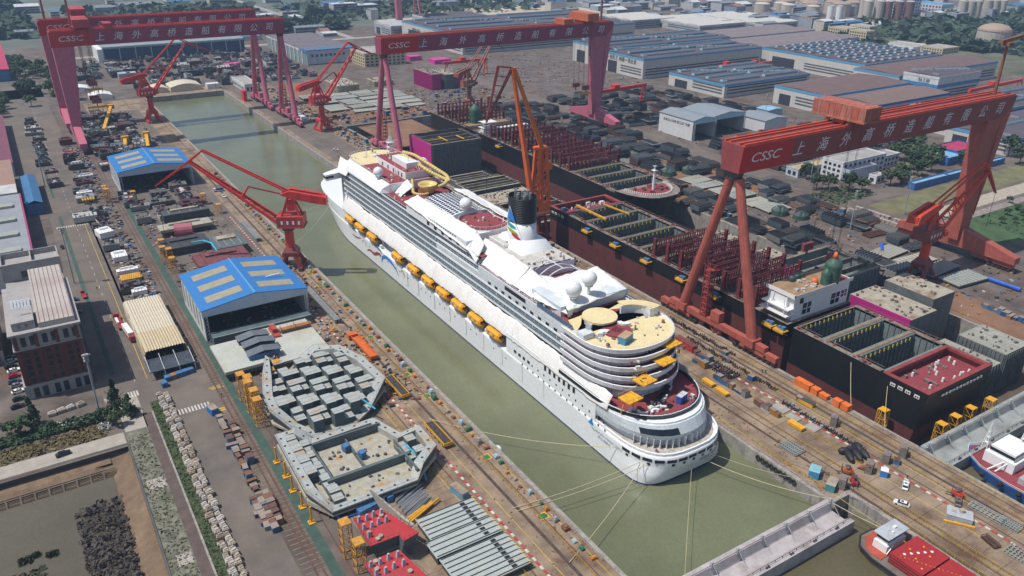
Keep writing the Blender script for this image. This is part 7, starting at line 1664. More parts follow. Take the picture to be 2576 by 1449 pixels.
def tree(k, x, y, s, label, grp=None, z=0):
 rz = (x*1.7+y*.9) % 6.28
 if not used_t[k]: o = TP[k]; used_t[k] = True
 else: o = dup(TP[k], (0, 0, 0))
 o.location = (x, y, z); o.rotation_euler = (0, 0, rz); o.scale = (s, s, s*random.uniform(.85, 1.1))
 if 'group' in o: del o['group']
 tag(o, label, 'tree', grp)
rr = random.Random(12)
for i, (x, y, s) in enumerate(((457, 340, 1.5), (452, 318, 1.4), (461, 309, 1.5), (468, 304, 1.3), (445, 322, 1.3), (496, 302, 1.5), (505, 300, 1.4), (512, 305, 1.5), (533, 306, 1.7), (551, 307, 1.7), (560, 322, 1.9), (568, 330, 1.8), (545, 318, 1.8), (578, 340, 1.8), (588, 345, 1.7), (556, 338, 1.7), (600, 350, 1.6), (572, 318, 1.6), (584, 303, 1.4), (626, 284, 1.8), (640, 300, 1.8), (655, 306, 1.7), (648, 286, 1.7), (632, 318, 1.6))):
 tree(i % 2, x, y, s, 'dense dark green tree in the grove round the white office, right side', 'grove trees near the white office')
for i in range(34): x, y = rr.uniform(14, 62), rr.uniform(860, 1110); tree(i % 2, x+(y-980)*.02, y, rr.uniform(1.1, 1.9), 'dark green tree in the clump beside the pink gantry leg', 'trees in the clump by the dock head')
for i in range(14): tree(i % 2, rr.uniform(-14, -2), rr.uniform(800, 920), rr.uniform(.9, 1.4), 'tree on the left verge of the wide road', 'verge trees at the left frame edge')
for i, (x, y, s, k) in enumerate(((-17, 287, 1.05, 2), (-21, 282, .8, 1), (9.5, 281, 1.15, 2), (13, 276, .9, 2), (4, 276, .75, 0), (8, 272, .7, 1), (-12, 281, .5, 0), (-25, 286, .6, 0))): tree(k, x, y, s, ['tall dark conifer left of the white flowered hedge', 'small tree behind the left conifer on the bank', 'tallest dark conifer beside the leaning lamp mast', 'slim dark conifer right of the tallest one', 'small bushy tree below the lamp mast', 'low tree on the bank near the concrete road', 'small round tree at the left end of the hedge', 'small tree at the left frame edge by the bank'][i])
for i, (x, y) in enumerate(((500, 214), (512, 222), (520, 230), (505, 228), (495, 218), (488, 222), (530, 240), (516, 214))): tree(1, x, y, .55, 'low bush in the green patch at the right edge', 'bushes on the right green patch')
def mass(name, m, pts, n, s0, s1, hz_=1.0, seed=1):
 b = MB(); r_ = random.Random(seed)
 for k in range(n):
  x0, y0, x1, y1 = pts[k % len(pts)]; x, y = r_.uniform(x0, x1), r_.uniform(y0, y1); h = s1*hz_*r_.uniform(.3, 1)*(0.6+.6*noise.noise(Vector((x*.02, y*.02, 0))))
  s_ = r_.uniform(s0, s1)*.5; u_ = Vector((r_.gauss(0, 1), r_.gauss(0, 1), r_.gauss(0, .5))).normalized()*s_; v_ = Vector((r_.gauss(0, 1), r_.gauss(0, 1), r_.gauss(0, .5))).normalized()*s_; c = Vector((x, y, max(.2, h)))
  b.quad(c-u_-v_, c+u_-v_, c+u_+v_, c-u_+v_)
 return b.obj(name, m, kind='stuff', raw=True)
mass('hedge', leafA, [(-30, 277, 4, 283)], 1500, .4, 1.3, 1.6, 2); mass('flowering_hedge', mat('white blossom', (.46, .48, .42), .8, var=.5, sc=1.5), [(-13, 278.4, -2, 283), (2, 270, 6, 274)], 420, .2, .5, 4.4, 3)
mass('dry_grass', mat('dry grass', (.15, .12, .05), .9, var=.35, sc=.6), [(-60, 267, 4, 276)], 2600, .5, 1.2, .35, 4)
mass('ditch_weed', leafB, [(20.3, 70, 23.2, 280)], 1600, .3, .8, .5, 5); mass('rough_weed', mat('weed olive', (.10, .11, .055), .9, var=.4, sc=.8), [(9.8, 150, 16.4, 262)], 900, .3, .8, .3, 6)
mass('far_wood', mat('far wood green', (.045, .075, .045), .9, var=.4, sc=.02), [(380, 1260, 490, 1310), (470, 1330, 900, 1600), (330, 1230, 480, 1380), (120, 1500, 420, 1700), (1150, 560, 1420, 780), (1180, 640, 1700, 880), (1300, 500, 1700, 700), (880, 690, 1060, 780), (-10, 1350, 60, 1900), (1130, 600, 1190, 680)], 9000, 6, 15, .9, 7)
mass('scrub', leafB, [(478, 196, 600, 236), (430, 294, 470, 318), (-26, 500, -8, 530)], 1700, .6, 1.8, .7, 8)
gs = MB(); R_(gs, 452, 200, 640, 236, .05); struct('grass_patch', gs, mat('green patch', (.05, .095, .035), 1, var=.35, sc=.1)); gs = MB(); R_(gs, 446, 262, 700, 284, .05); R_(gs, 9.8, 262, 26, 520, .0); struct('verge', gs, mat('olive verge', (.15, .145, .07), 1, var=.3, sc=.12))
gs = MB(); R_(gs, 454, 246, 700, 258, .06); struct('concrete_strip', gs, mat('pale strip', (.38, .33, .26), .9)); gs = MB(); R_(gs, 454, 242.5, 700, 246, .05); struct('dark_ditch', gs, asphalt)
gs = MB(); R_(gs, 452, 236.2, 640, 242.4, .07); struct('rubble_ground', gs, mat('pinkish rubble', (.27, .22, .2), 1, var=.4, sc=.4, kind='speck', col2=(.1, .09, .06)))
gs = MB()
for r in ((1000, 480, 2200, 700), (1100, 700, 2600, 900)): R_(gs, *r, .06)
struct('far_field', gs, mat('far field', (.12, .125, .075), 1, var=.5, sc=.012)); gs = MB(); R_(gs, 560, 1190, 1000, 1330, .06); R_(gs, 660, 1330, 960, 1420, .06); gs_ = MB(); R_(gs_, -2500, 1260, 2500, 5100, .04); struct('far_plain', gs_, mat('far plain', (.115, .13, .105), 1, var=.45, sc=.008)); struct('far_sand', gs, mat('far pale sand', (.46, .40, .31), 1, var=.12, sc=.02))
# far district: low buildings, every one a thing
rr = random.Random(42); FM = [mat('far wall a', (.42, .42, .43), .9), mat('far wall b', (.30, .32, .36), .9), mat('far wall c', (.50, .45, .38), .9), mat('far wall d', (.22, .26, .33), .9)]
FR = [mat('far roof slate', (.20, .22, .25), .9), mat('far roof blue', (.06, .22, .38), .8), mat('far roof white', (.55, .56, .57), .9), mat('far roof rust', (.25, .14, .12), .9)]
ok_zone = ((40, 1160, 640, 1900), (640, 1420, 1500, 1900), (960, 1080, 1900, 1500), (1130, 830, 2400, 1080), (860, 1110, 1250, 1400), (1000, 860, 1240, 1100), (1500, 500, 2400, 840))
cnt = 0
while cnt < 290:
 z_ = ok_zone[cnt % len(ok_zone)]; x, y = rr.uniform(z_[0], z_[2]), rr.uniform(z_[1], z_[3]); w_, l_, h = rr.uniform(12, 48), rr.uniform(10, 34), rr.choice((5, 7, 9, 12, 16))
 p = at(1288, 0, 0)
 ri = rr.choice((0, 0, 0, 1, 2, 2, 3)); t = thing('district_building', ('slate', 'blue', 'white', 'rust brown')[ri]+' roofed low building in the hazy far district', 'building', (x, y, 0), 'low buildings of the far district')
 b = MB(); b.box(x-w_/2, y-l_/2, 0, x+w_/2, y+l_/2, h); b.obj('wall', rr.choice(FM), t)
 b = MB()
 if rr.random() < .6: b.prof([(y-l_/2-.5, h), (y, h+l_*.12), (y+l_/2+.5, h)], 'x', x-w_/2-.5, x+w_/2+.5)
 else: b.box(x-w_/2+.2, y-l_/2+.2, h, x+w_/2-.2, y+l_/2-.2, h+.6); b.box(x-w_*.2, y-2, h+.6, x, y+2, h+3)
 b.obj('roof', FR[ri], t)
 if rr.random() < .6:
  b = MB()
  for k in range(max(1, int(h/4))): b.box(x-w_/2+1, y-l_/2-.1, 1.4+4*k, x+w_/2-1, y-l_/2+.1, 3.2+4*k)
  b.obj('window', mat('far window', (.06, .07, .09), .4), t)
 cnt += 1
# far roads
gs = MB(); R_(gs, 60, 1132, 1100, 1146, .08); R_(gs, 960, 700, 974, 1500, .08); R_(gs, 1000, 690, 2400, 698, .1); R_(gs, 440, 1146, 452, 2200, .08); struct('far_road', gs, mat('far road', (.33, .30, .28), .9))
# ---------------- yard stock, containers, small craft, ropes, people ----------------
stackm = mat('plate stack steel', (.09, .095, .10), .6, var=.3, sc=.5, kind='rand', col2=[(.10, .105, .115), (.15, .155, .16), (.06, .062, .07), (.22, .21, .20), (.10, .06, .055), (.06, .075, .09), (.30, .29, .27), (.16, .18, .21), (.19, .10, .07), (.07, .10, .13)])
partm = mat('ship part paint', (.2, .2, .2), .6, var=.25, sc=.4, kind='rand', col2=[(.07, .08, .09), (.17, .055, .07), (.30, .31, .30), (.12, .14, .16), (.55, .54, .52), (.09, .05, .055), (.20, .19, .17), (.045, .05, .06), (.13, .10, .09)])
boxm = mat('tool box paint', (.1, .1, .2), .6, var=.3, sc=.8, kind='rand', col2=[(.03, .13, .30), (.05, .18, .34), (.18, .10, .07), (.30, .29, .27), (.03, .10, .26), (.12, .24, .34), (.42, .21, .03)])
lidm = mat('rusty lid', (.22, .12, .08), .85, var=.4, sc=.8, kind='rand', col2=[(.22, .12, .08), (.30, .26, .22), (.16, .09, .07), (.35, .32, .28)])
def stack_proto(sd, kind):
 r_ = random.Random(sd); t = thing('plate_stack', 'x', 'steel stack'); b = MB(); z = .3
 if kind == 0:
  for k in range(6): h = r_.uniform(.15, .5); b.rbox(r_.uniform(-1, 1), r_.uniform(-.8, .8), z, r_.uniform(9, 13), r_.uniform(5, 8), h, r_.uniform(-.08, .08)); z += h+.22
  b.obj('plate', stackm, t); b = MB()
  for k in range(8): b.rbox(-5+1.4*k, 0, z, .2, 5.4, .5, .02)
  b.obj('stiffener', darksteel, t)
 elif kind == 1:
  b.rbox(0, 0, .6, 12, 8, 2.4); b.obj('shell', stackm, t); b = MB()
  for k in range(7): b.rbox(-5.4+1.8*k, 0, 3, .16, 7.8, 1.2)
  for k in range(4): b.rbox(0, -3.3+2.2*k, 3, 11.8, .14, .9)
  b.obj('frame', stackm, t)
 else:
  for k in range(9): b.tube((-6+r_.uniform(-.6, .6), -3+.75*k, .5+.3*(k % 2)), (6+r_.uniform(-1, 1), -3+.75*k+r_.uniform(-.4, .4), .5+.3*(k % 2)), .34, n=6)
  b.obj('pipe', stackm, t); b = MB()
  for x in (-4, 4): b.rbox(x, 0, 0, .5, 7, .45)
  b.obj('dunnage', bark, t)
 return t
def scatter(protos, pts, lab, grp, r_, smin=.8, smax=1.25, ang=(0, pi/2), free=False):
 for i, (x, y) in enumerate(pts):
  k = i % len(protos); p = protos[k]
  o = p if not p.get('used') else dup(p, (0, 0, 0)); p['used'] = 1
  o.location = (x, y, .02); o.rotation_euler = (0, 0, r_.choice(ang)+r_.uniform(-.1, .1)); f = r_.uniform(smin, smax); o.scale = (f*r_.uniform(.8, 1.3), f*r_.uniform(.8, 1.2), f*r_.uniform(.7, 1.5))
  o['label'] = lab; o['group'] = grp
def grid(zs, dx, dy, r_, block=()):
 o = []
 for (x0, y0, x1, y1) in zs:
  x = x0
  while x < x1:
   y = y0
   while y < y1:
    px, py = x+r_.uniform(-.2, .2)*dx, y+r_.uniform(-.2, .2)*dy
    if r_.random() < .9 and not any(a <= px <= c and b_ <= py <= d for a, b_, c, d in block): o.append((px, py))
    y += dy
   x += dx
 return o
rr = random.Random(77)
SP = [stack_proto(1, 0), stack_proto(2, 1), stack_proto(3, 2), stack_proto(4, 0), stack_proto(5, 1)]
blk = ((452, 448, 532, 505), (604, 560, 900, 1200), (500, 925, 830, 1120), (427, 350, 453, 910), (527, 440, 600, 500))
pts = grid([(404, 226, 424, 400), (352, 205, 374, 400), (380, 405, 426, 640), (463, 362, 600, 442), (458, 512, 600, 640)], 14.5, 11.5, rr, blk)+grid([(458, 648, 598, 800), (384, 660, 424, 800), (460, 800, 600, 915)], 17, 15, rr, blk)
scatter(SP, pts[:298], 'dark stack of steel plates in the crowded yard between dry dock and halls', 'dark steel stacks in the yard behind the dry dock', rr)
def part_proto(sd):
 r_ = random.Random(sd); t = thing('ship_part', 'x', 'ship part'); b = MB(); b.rbox(0, 0, .8, 13, 9, r_.uniform(2.4, 4.5)); b.obj('shell', partm, t); z = 3.4
 b = MB()
 for k in range(6): b.rbox(r_.uniform(-5, 5), r_.uniform(-3, 3), z, r_.uniform(1, 4), r_.uniform(.5, 2.5), r_.uniform(.8, 3))
 for k in range(5): b.rbox(-5+2.4*k, 0, z, .15, 8.6, r_.uniform(.8, 2.2))
 b.obj('bulkhead', partm, t); b = MB(); b.prof([(-4.4, 3.2), (0, 3.2+r_.uniform(0, 2.4)), (4.4, 3.2)], 'x', -6.4, r_.uniform(-2, 4)); b.obj('deck_plate', partm, t); return t
PP = [part_proto(i) for i in (11, 12, 13, 14)]
pts = grid([(120, 905, 300, 1080), (72, 985, 118, 1085), (196, 880, 300, 900)], 19, 15, rr)
scatter(PP, pts, 'assembled ship part in the block yard beyond the dock head', 'ship parts in the yard beyond the dock head', rr, .8, 1.2)
pts = grid([(54, 600, 92, 800)], 13, 13, rr)
scatter(PP, pts, 'dark hull part on the left quay between the hangars and the dock head', 'hull parts on the left quay', rr, .75, 1.05)
pts = grid([(53, 486, 90, 540)], 14, 13, rr); scatter(PP, pts, 'hull part with pale decks lying before the farther blue hangar', 'hull parts before the farther hangar', rr, .7, 1.0)
pts = grid([(30, 386, 38, 466), (30, 482, 37, 660)], 9, 16, rr); scatter(PP, pts, 'small ship part in the row between the wide road and the crane rail', 'ship parts along the crane rail', rr, .6, .85)
pts = grid([(12, 505, 30, 510), (14, 590, 22, 800)], 12, 17, rr); scatter(PP, pts, 'hull part stored beside the far stretch of the wide road', 'hull parts beside the far road', rr, .6, .9)
# pale flat panels in rows beyond the middle jib crane
pal = mat('pale deck panels', (.4, .4, .4), .7, var=.12, sc=.3, kind='rand', col2=[(.40, .38, .32), (.34, .35, .32), (.44, .42, .36), (.30, .31, .29)])
def flat_proto():
 t = thing('plated_flat', 'x', 'steel panel'); b = MB(); b.rbox(0, 0, 1.2, 22, 13, .5); b.obj('plate', pal, t); b = MB()
 for k in range(9): b.rbox(-9.6+2.4*k, 0, 1.7, .2, 12.4, .5)
 b.rbox(0, 2, 1.72, 20, 1.1, .12); b.obj('stiffener', steelgrey, t); b = MB(); b.rbox(0, 0, .1, 21, 12.4, 1.1); b.obj('trestle', darksteel, t); return t
FP = [flat_proto()]
scatter(FP, [(256+24*i, 690+15.5*j) for i in range(4) for j in range(6) if not (i == 0 and j == 0)], 'pale flat deck panel in the rows behind the middle gantry leg', 'pale deck panels laid in rows', rr, .92, 1.0, ang=(0,))
scatter(FP, [(387, 186+14*j) for j in range(4)]+[(389, 310+13.5*j) for j in range(6)], 'pale stacked panel with ribs in the rack row right of the dry dock', 'panel rack row right of the dry dock', rr, .9, 1.0, ang=(0,))
# magenta and cream blocks of the middle yard
for x0, y0, x1, y1, h, m, lb in ((373, 744, 384, 786, 16, mag, 'tall magenta panelled block behind the middle gantry, left one'), (388, 742, 399, 776, 15, panelg, 'tall grey block between two magenta ones'), (402, 748, 414, 782, 14, mag, 'tall magenta panelled block behind the middle gantry, right one'), (283, 774, 306, 812, 8, beige, 'cream topped dark block left of the pale panel rows'), (330, 792, 352, 815, 5, beige, 'low cream block behind the pale panel rows')):
 blockbox('hull_block', lb, x0, y0, x1, y1, 0, h, m, decktop if m is mag else beige, ribs=8, opn=False)
# blocks by hand on the left
def piece(x, y, lx, ly, h, m, lb, z=.4, a=0, nm='ship_part', top=None, cat='ship part'):
 t = thing(nm, lb, cat, (x, y, 0)); b = MB(); b.rbox(x, y, z, lx, ly, h, a); b.obj('shell', m, t); b = MB()
 for k in range(4): b.rbox(x-lx*.35+lx*.23*k, y, z+h, .14, ly*.9, .5, a)
 b.rbox(x, y+ly*.2, z+h, lx*.6, ly*.25, .9, a); b.obj('deck_fitting', top or m, t); return t
gold2 = mat('rack orange', (.62, .33, .03), .6, var=.2, sc=.6)
piece(29, 553.5, 9, 3.4, 1.2, white, 'white flat ship part at the near end of the row by the far road bend', z=2); piece(30, 472, 7.5, 9, 3.4, white, 'white winch house part with round hole beside the road', a=.2); piece(32, 433, 7, 9, 2.6, white, 'white curved deck part with round opening, nearer the rail'); piece(32.4, 410, 10, 3.4, 2.6, white, 'long white trough part above the orange lattice')
for k in range(5): b = MB(); b.rbox(26.4+1.5*k, 540, 2.0, .9, 7.5, .9); b.obj('orange_beam', gold2, label='orange box beam side by side in the rack by the road', cat='beam', group='orange beams in the rack')
t = thing('lattice_rack', 'orange lattice rack lying flat below the white trough', 'rack', (32.6, 402, 0)); b = MB(); b.rbox(32.6, 402, .4, 9, 7, 1.6)
for k in range(9): b.bar((28.4+k, 398.6, 2.1), (29.6+k, 405.4, 2.1), .2); b.bar((29.6+k, 398.6, 2.1), (28.4+k, 405.4, 2.1), .2)
b.obj('lattice', gold2, t)
piece(31, 392, 9, 6, 2.0, darksteel, 'black trestle frame between orange lattice and white hut'); piece(33.4, 382, 6.6, 3.6, 2.2, white, 'white flat hut roof at the near end of the ship part row'); piece(34, 592, 9, 5, 3, mat('pale grey part', (.5, .5, .5), .6), 'pale grey ship part beside the crane rail near the far hangar'); piece(32, 622, 9, 6, 4, darksteel, 'black ship part with pale top by the rail', top=white); piece(30.6, 660, 9, 5, 3, mat('rose part', (.34, .12, .14), .6), 'rose coloured hull part at the far end of the row'); piece(32, 700, 9, 8, 4, hred, 'dark maroon hull part by the foot of the pink leg')
piece(75, 480, 26, 9, 4.5, darksteel, 'dark block with cream deck before the farther hangar', top=beige); piece(70, 457, 28, 10, 1.6, mat('pale rust deck', (.36, .34, .27), .7, kind='stain', col2=(.3, .2, .1)), 'pale tapering deck plate near the pink barrel roof', z=3); piece(64, 430, 24, 16, 4, mat('charcoal block', (.05, .05, .055), .6, var=.3), 'charcoal curved block with grid top left of the cyan pipes'); piece(84, 418, 16, 20, 4.6, pside_shade, 'grey green walled block right of the cyan pipes', top=beige); piece(76, 398, 26, 18, 3, mat('maroon deck block', (.17, .05, .055), .7, var=.3, sc=.4), 'maroon decked hull block directly behind the nearer hangar roof', z=2)
b = MB(); b.tube((63, 448, 4.5), (72, 446, 4.5), 4, n=16); b.obj('barrel_cover', mat('barrel pink', (.38, .10, .13), .6), label='pink barrel roofed cover on the left quay', cat='cover')
b = MB(); b.path([(66, 421, 6.4), (72, 420, 6.6), (75, 415, 6.4), (75.4, 405, 5.2)], .45); b.obj('cyan_pipe', mat('cyan wrap', (.05, .42, .62), .5), label='cyan wrapped pipe across the left hull blocks', cat='pipe')
for i, P_ in enumerate(([(68, 232, 5), (73, 236, 5.4), (75, 240, 5)], [(60, 262, 6), (63, 263, 6)], [(86, 200, 7), (88, 193, 5), (87, 187, .4)], [(54, 188, 4), (57, 184.4, .6), (64, 184.2, .5)], [(84, 232, 7.6), (87, 227, 5)])):
 b = MB(); b.path(P_, .3); b.obj('cyan_pipe', MATS['cyan wrap'] if i != 3 else bxl, label='cyan hose on grey hull blocks, %s' % ('in the middle of the curved block', 'at the left of the curved block', 'at the right corner of the square block', 'dark one under the left corner of the square block', 'between both blocks on the right')[i], cat='hose')
# yellow scaffolds and boom arms of the left quay
for i, (x, y, h) in enumerate(((50.6, 266, 11), (52, 261, 12), (50.8, 256, 13), (51.4, 251, 12), (51, 246, 11), (66, 273, 8), (62.6, 270, 7), (53.6, 170, 12), (54.6, 163, 10), (39.6, 540, 9), (40, 533, 9), (53.6, 523, 8), (90, 500, 7), (53, 432, 7), (51, 416, 9), (53, 409, 10), (52.6, 401, 8), (94, 478, 6))):
 scaffold(x, y, 0, 2.8, 3.2, h, 'yellow scaffold tower against the hull blocks of the left quay', m=mat('scaffold ochre', (.55, .26, .03), .6, var=.25, sc=.8), grp='yellow scaffold towers on the left quay')
for i, (x, y) in enumerate(((49.4, 222), (49.6, 213), (49.2, 205), (49.3, 196), (49.4, 188))):
 b = MB(); b.tube((x, y, .3), (x, y, 6), .3, n=8); b.box(x-1, y-1, 0, x+1, y+1, .35); b.bar((x-.8, y, .3), (x, y, 2.6), .2); b.bar((x+.8, y, .3), (x, y, 2.6), .2); b.obj('jack_post', yellow, label='yellow jack post along the left side of the square hull block', cat='post', group='yellow jack posts')
for i, (x, y, x2, y2) in enumerate(((60, 713, 77, 786), (66, 640, 70, 662), (82, 640, 86, 668))):
 b = MB(); b.bar((x, y, 2), (x2, y2, 8), 2.4, 2.2); b.box(x2-2.5, y2-2, 6.4, x2+2.5, y2+1, 10); b.obj('yellow_boom', yellow, label='thick yellow boom arm leaning up %s' % ('left of the far jib crane', 'behind the farther hangar, left one', 'behind the farther hangar, right one')[i], cat='boom')
# tool boxes in rows
def box_proto(L, w_, h):
 t = thing('tool_box', 'x', 'tool box'); b = MB(); b.rbox(0, 0, 0, L, w_, h); b.obj('body', boxm, t); b = MB(); b.rbox(0, 0, h, L+.06, w_+.06, .1); b.obj('lid', lidm, t); return t
BP = [box_proto(2.2, 1.8, 1.5), box_proto(2.0, 2.4, 1.9), box_proto(3.0, 1.8, 1.4)]
scatter(BP, [(39.3+rr.uniform(-.2, .2), 258-2.5*k) for k in range(28)]+[(42.2+rr.uniform(-.2, .2), 250-2.6*k) for k in range(10)]+[(37.4+1.9*(k % 3), 206-2.2*(k//3)) for k in range(21)], 'blue or rusty tool box in the double row left of the crane rail', 'tool boxes in rows left of the rail', rr, .8, 1.1)
scatter(BP, [(212.4, 184-2.2*k) for k in range(8)]+[(212.4, 162-2.2*k) for k in range(5)]+[(219.8, 202-2.4*k) for k in range(4)]+[(214.6, 197-2.3*k) for k in range(3)]+[(228, 156), (226, 190), (224, 176), (230, 196)], 'blue container box with rusty lid in the rows on the middle quay', 'blue boxes on the middle quay', rr, .85, 1.1, ang=(pi/2,))
scatter(BP, [(366.4, 163-2.3*k) for k in range(9)]+[(415+rr.uniform(-6, 6), 296-3.5*k) for k in range(8)]+[(354+rr.uniform(-1.5, 3), 215+9*k) for k in range(22)]+[(352+rr.uniform(0, 3), 420+11*k) for k in range(18)], 'blue box along the right edge of the dry dock', 'blue boxes right of the dry dock', rr, .9, 1.5)
scatter(BP, [(rr.uniform(222, 236), 300+7*k+rr.uniform(-4, 4)) for k in range(76)], 'small box of gear on the middle quay beyond the cruise ship funnel', 'gear boxes on the far middle quay', rr, .7, 1.5)
scatter(BP, [(rr.uniform(242, 330), 650+rr.uniform(0, 30)) for k in range(26)]+[(rr.uniform(350, 424), rr.uniform(655, 740)) for k in range(22)], 'blue or rusty box scattered round the pale panel rows', 'boxes round the panel rows', rr, .9, 1.8)
# crates by the ditch
cratem = mat('weathered crate', (.4, .36, .3), .85, var=.25, sc=1.2, kind='rand', col2=[(.46, .42, .36), (.38, .32, .25), (.50, .48, .45), (.32, .25, .19), (.42, .40, .38)])
cp = thing('wire_crate', 'x', 'crate'); b = MB(); b.rbox(0, 0, .15, 1.75, 1.85, 1.1); b.obj('crate', cratem, cp); b = MB()
for k in range(4): b.rbox(-.7+.46*k, 0, 1.25, .12, 1.8, .1)
b.rbox(0, -.5, 1.35, 1.5, .2, .12); b.rbox(.1, .5, 1.25, 1.2, .7, .28, .3); b.obj('slat', cratem, cp)
scatter([cp], [(24.0+2.1*i+.25*((k*7+i) % 3), 283-2.15*k+(.4 if k % 5 == 0 else 0)) for k in range(54) for i in range(2)], 'weathered crate in the double row between ditch and worn road', 'weathered crates along the ditch', rr, .9, 1.06, ang=(0,))
for i, (x, y) in enumerate(((-11, 291), (-8, 291.6), (-5, 292), (-1.6, 292.6), (7.6, 290), (9.6, 291), (12, 287))): o = dup(cp, (x, y, 0), .1*i, ['first', 'second', 'third', 'fourth', 'fifth', 'sixth', 'last'][i]+' pale crate from the left on the path behind the hedge'); o.scale = (1.5, 1.1, 1); del o['group']
# motorbikes parked in lines on the quay
mk = thing('motorbike', 'x', 'motorbike'); b = MB()
for y in (-.6, .6): b.tube((-.06, y, .3), (.06, y, .3), .3, n=9)
b.obj('wheel', tyre, mk); b = MB(); b.rbox(0, 0, .35, .24, .9, .3); b.rbox(0, -.3, .62, .26, .7, .12); b.bar((0, .45, .5), (0, .55, 1.0), .07); b.bar((-.32, .5, 1.0), (.32, .5, 1.0), .06); b.rbox(0, -.65, .7, .3, .25, .25); b.obj('body', mat('motorbike paint', (.03, .03, .04), .4, var=.3, kind='rand', col2=[(.02, .02, .025), (.05, .05, .06), (.16, .16, .17), (.08, .03, .03), (.03, .06, .14)]), mk)
pts = [(226+.5*sin(k), 214-.95*k) for k in range(52)]+[(221.2+.3*sin(k*2), 158-.95*k) for k in range(38)]+[(216.5+1.6*(k % 4), 192-1.3*(k//4)) for k in range(40)]+[(232+.4*sin(k), 232-1.0*k) for k in range(40)]
scatter([mk], pts, 'motorbike in the long lines parked on the middle quay', 'motorbikes parked on the middle quay', rr, .95, 1.15, ang=(pi/2, pi/2+.3))
# single quay objects
def gbox(nm, lb, cat, x, y, lx, ly, h, m, z=0, a=0, top=None):
 t = thing(nm, lb, cat, (x, y, z)); b = MB(); b.rbox(x, y, z, lx, ly, h, a); b.obj('body', m, t); b = MB(); b.rbox(x, y, z+h, lx+.15, ly+.15, .14, a); b.obj('top', top or m, t); return t
gbox('shipping_container', 'long red container with dark roof beside the gantry sill', 'container', 220, 209, 3, 11, 2.8, mat('container red', (.42, .03, .03), .5, var=.1), top=mat('container dark red roof', (.17, .05, .045), .7))
for i, (x, y, l) in enumerate(((207, 182.4, 5.4), (206.6, 175, 5.8), (213, 145, 6.2))): gbox('yellow_skip', 'flat yellow skip on the middle quay, %s' % ('partly hidden behind the stern', 'long one beside the blue box row', 'nearest one by the grey slabs')[i], 'skip', x, y, 2.2, l, .9, yellow, z=.3)
for i, (x, y, lx, ly, h) in enumerate(((239.4, 161.5, 2.6, 7, 2.6), (239.6, 156, 2.6, 3, 2.4), (240.2, 152.4, 2.2, 3.6, 1.5), (240, 146.4, 2.4, 3, 2.4), (240.4, 143, 2.6, 3, 2.2))): gbox('covered_load', 'orange tarpaulin covered load by the dry dock edge, %s' % ('long one', 'second one', 'sagging third one', 'fourth one', 'crumpled nearest one')[i], 'covered load', x-2.6, y, lx, ly, h, orange)
gbox('yellow_skip', 'yellow and grey bin among the motorbikes', 'bin', 228.4, 153, 2.2, 6, 1.5, yellow, a=.1, top=darksteel)
gbox('site_cabin', 'blue cabin on the quay corner with pale blue roof', 'site cabin', 196, 123.6, 4.2, 3.2, 2.8, mat('cabin sky blue', (.05, .26, .46), .5), a=.5, top=mat('cabin roof aqua', (.22, .44, .50), .6)); gbox('site_cabin', 'teal cabin with tan roof beside the grey bin wall', 'site cabin', 195.6, 116.6, 5, 2.8, 2.6, mat('cabin teal', (.05, .25, .28), .6), a=.4, top=beige); gbox('site_cabin', 'small blue and white guard hut near the black buoys', 'guard hut', 215.4, 111.6, 2.2, 2.2, 2.4, bxl, a=.5, top=white); gbox('site_cabin', 'dark blue crate with brown lid beside the steps', 'crate', 225, 113.4, 2.2, 1.8, 1.6, bluep, a=.5, top=rustred)
for i, (x, y, h) in enumerate(((213, 115.6, 4), (222.6, 116, 3.6), (230.5, 115, 4), (198.8, 115.2, 4), (225.5, 139, 4))):
 b = MB(); b.rbox(x, y, 0, 3.4, 2.2, h, .5)
 for k in range(4): b.rbox(x-.9+.6*k, y-1.0, .2, .18, .3, h-.4, .5)
 b.obj('concrete_pier', mat('old pier concrete', (.20, .17, .15), .9, var=.3, sc=.6), label='weathered concrete bin wall on the quay, %s' % ('beside the red stair', 'beside the brown lidded crate', 'nearest the dry dock gate', 'beside the teal cabin', 'lone block by the motorbikes')[i], cat='pier block')
b = MB()
for k in range(9): b.box(211.4, 118.4-.5*k, .4*k, 213.2, 118.8-.5*k, .4*k+.15)
b.bar((211.4, 118.6, .2), (211.4, 114.4, 3.6), .3); b.bar((213.2, 118.6, .2), (213.2, 114.4, 3.6), .3); b.obj('access_stair', mat('stair orange red', (.36, .08, .04), .7), label='rusty red access stair leaning on the bin wall', cat='stair')
for i, (x, y, a, l) in enumerate(((213.4, 123.4, 1.0, 6.4), (216, 122.2, 1.1, 6.4), (218.6, 121.4, 1.2, 6), (214.6, 126, 2.7, 5), (217.2, 125.4, 2.8, 5), (220, 124.6, 1.0, 5.6))):
 b = MB(); c_, s_ = cos(a), sin(a); R = []
 for u, r_ in ((-.5, .25), (-.42, .7), (-.2, 1.15), (.15, 1.25), (.36, .9), (.5, .2)): R.append([(x+c_*l*u-s_*r_*cos(2*pi*k/10), y+s_*l*u+c_*r_*cos(2*pi*k/10), 1.25+r_*sin(2*pi*k/10)) for k in range(10)])
 b.loft(R, c0=True, c1=True); b.obj('rubber_fender', mat('black rubber', (.018, .018, .02), .6), label='black torpedo shaped fender in the heap on the quay', cat='fender', group='black fenders heaped on the quay', smooth=True)
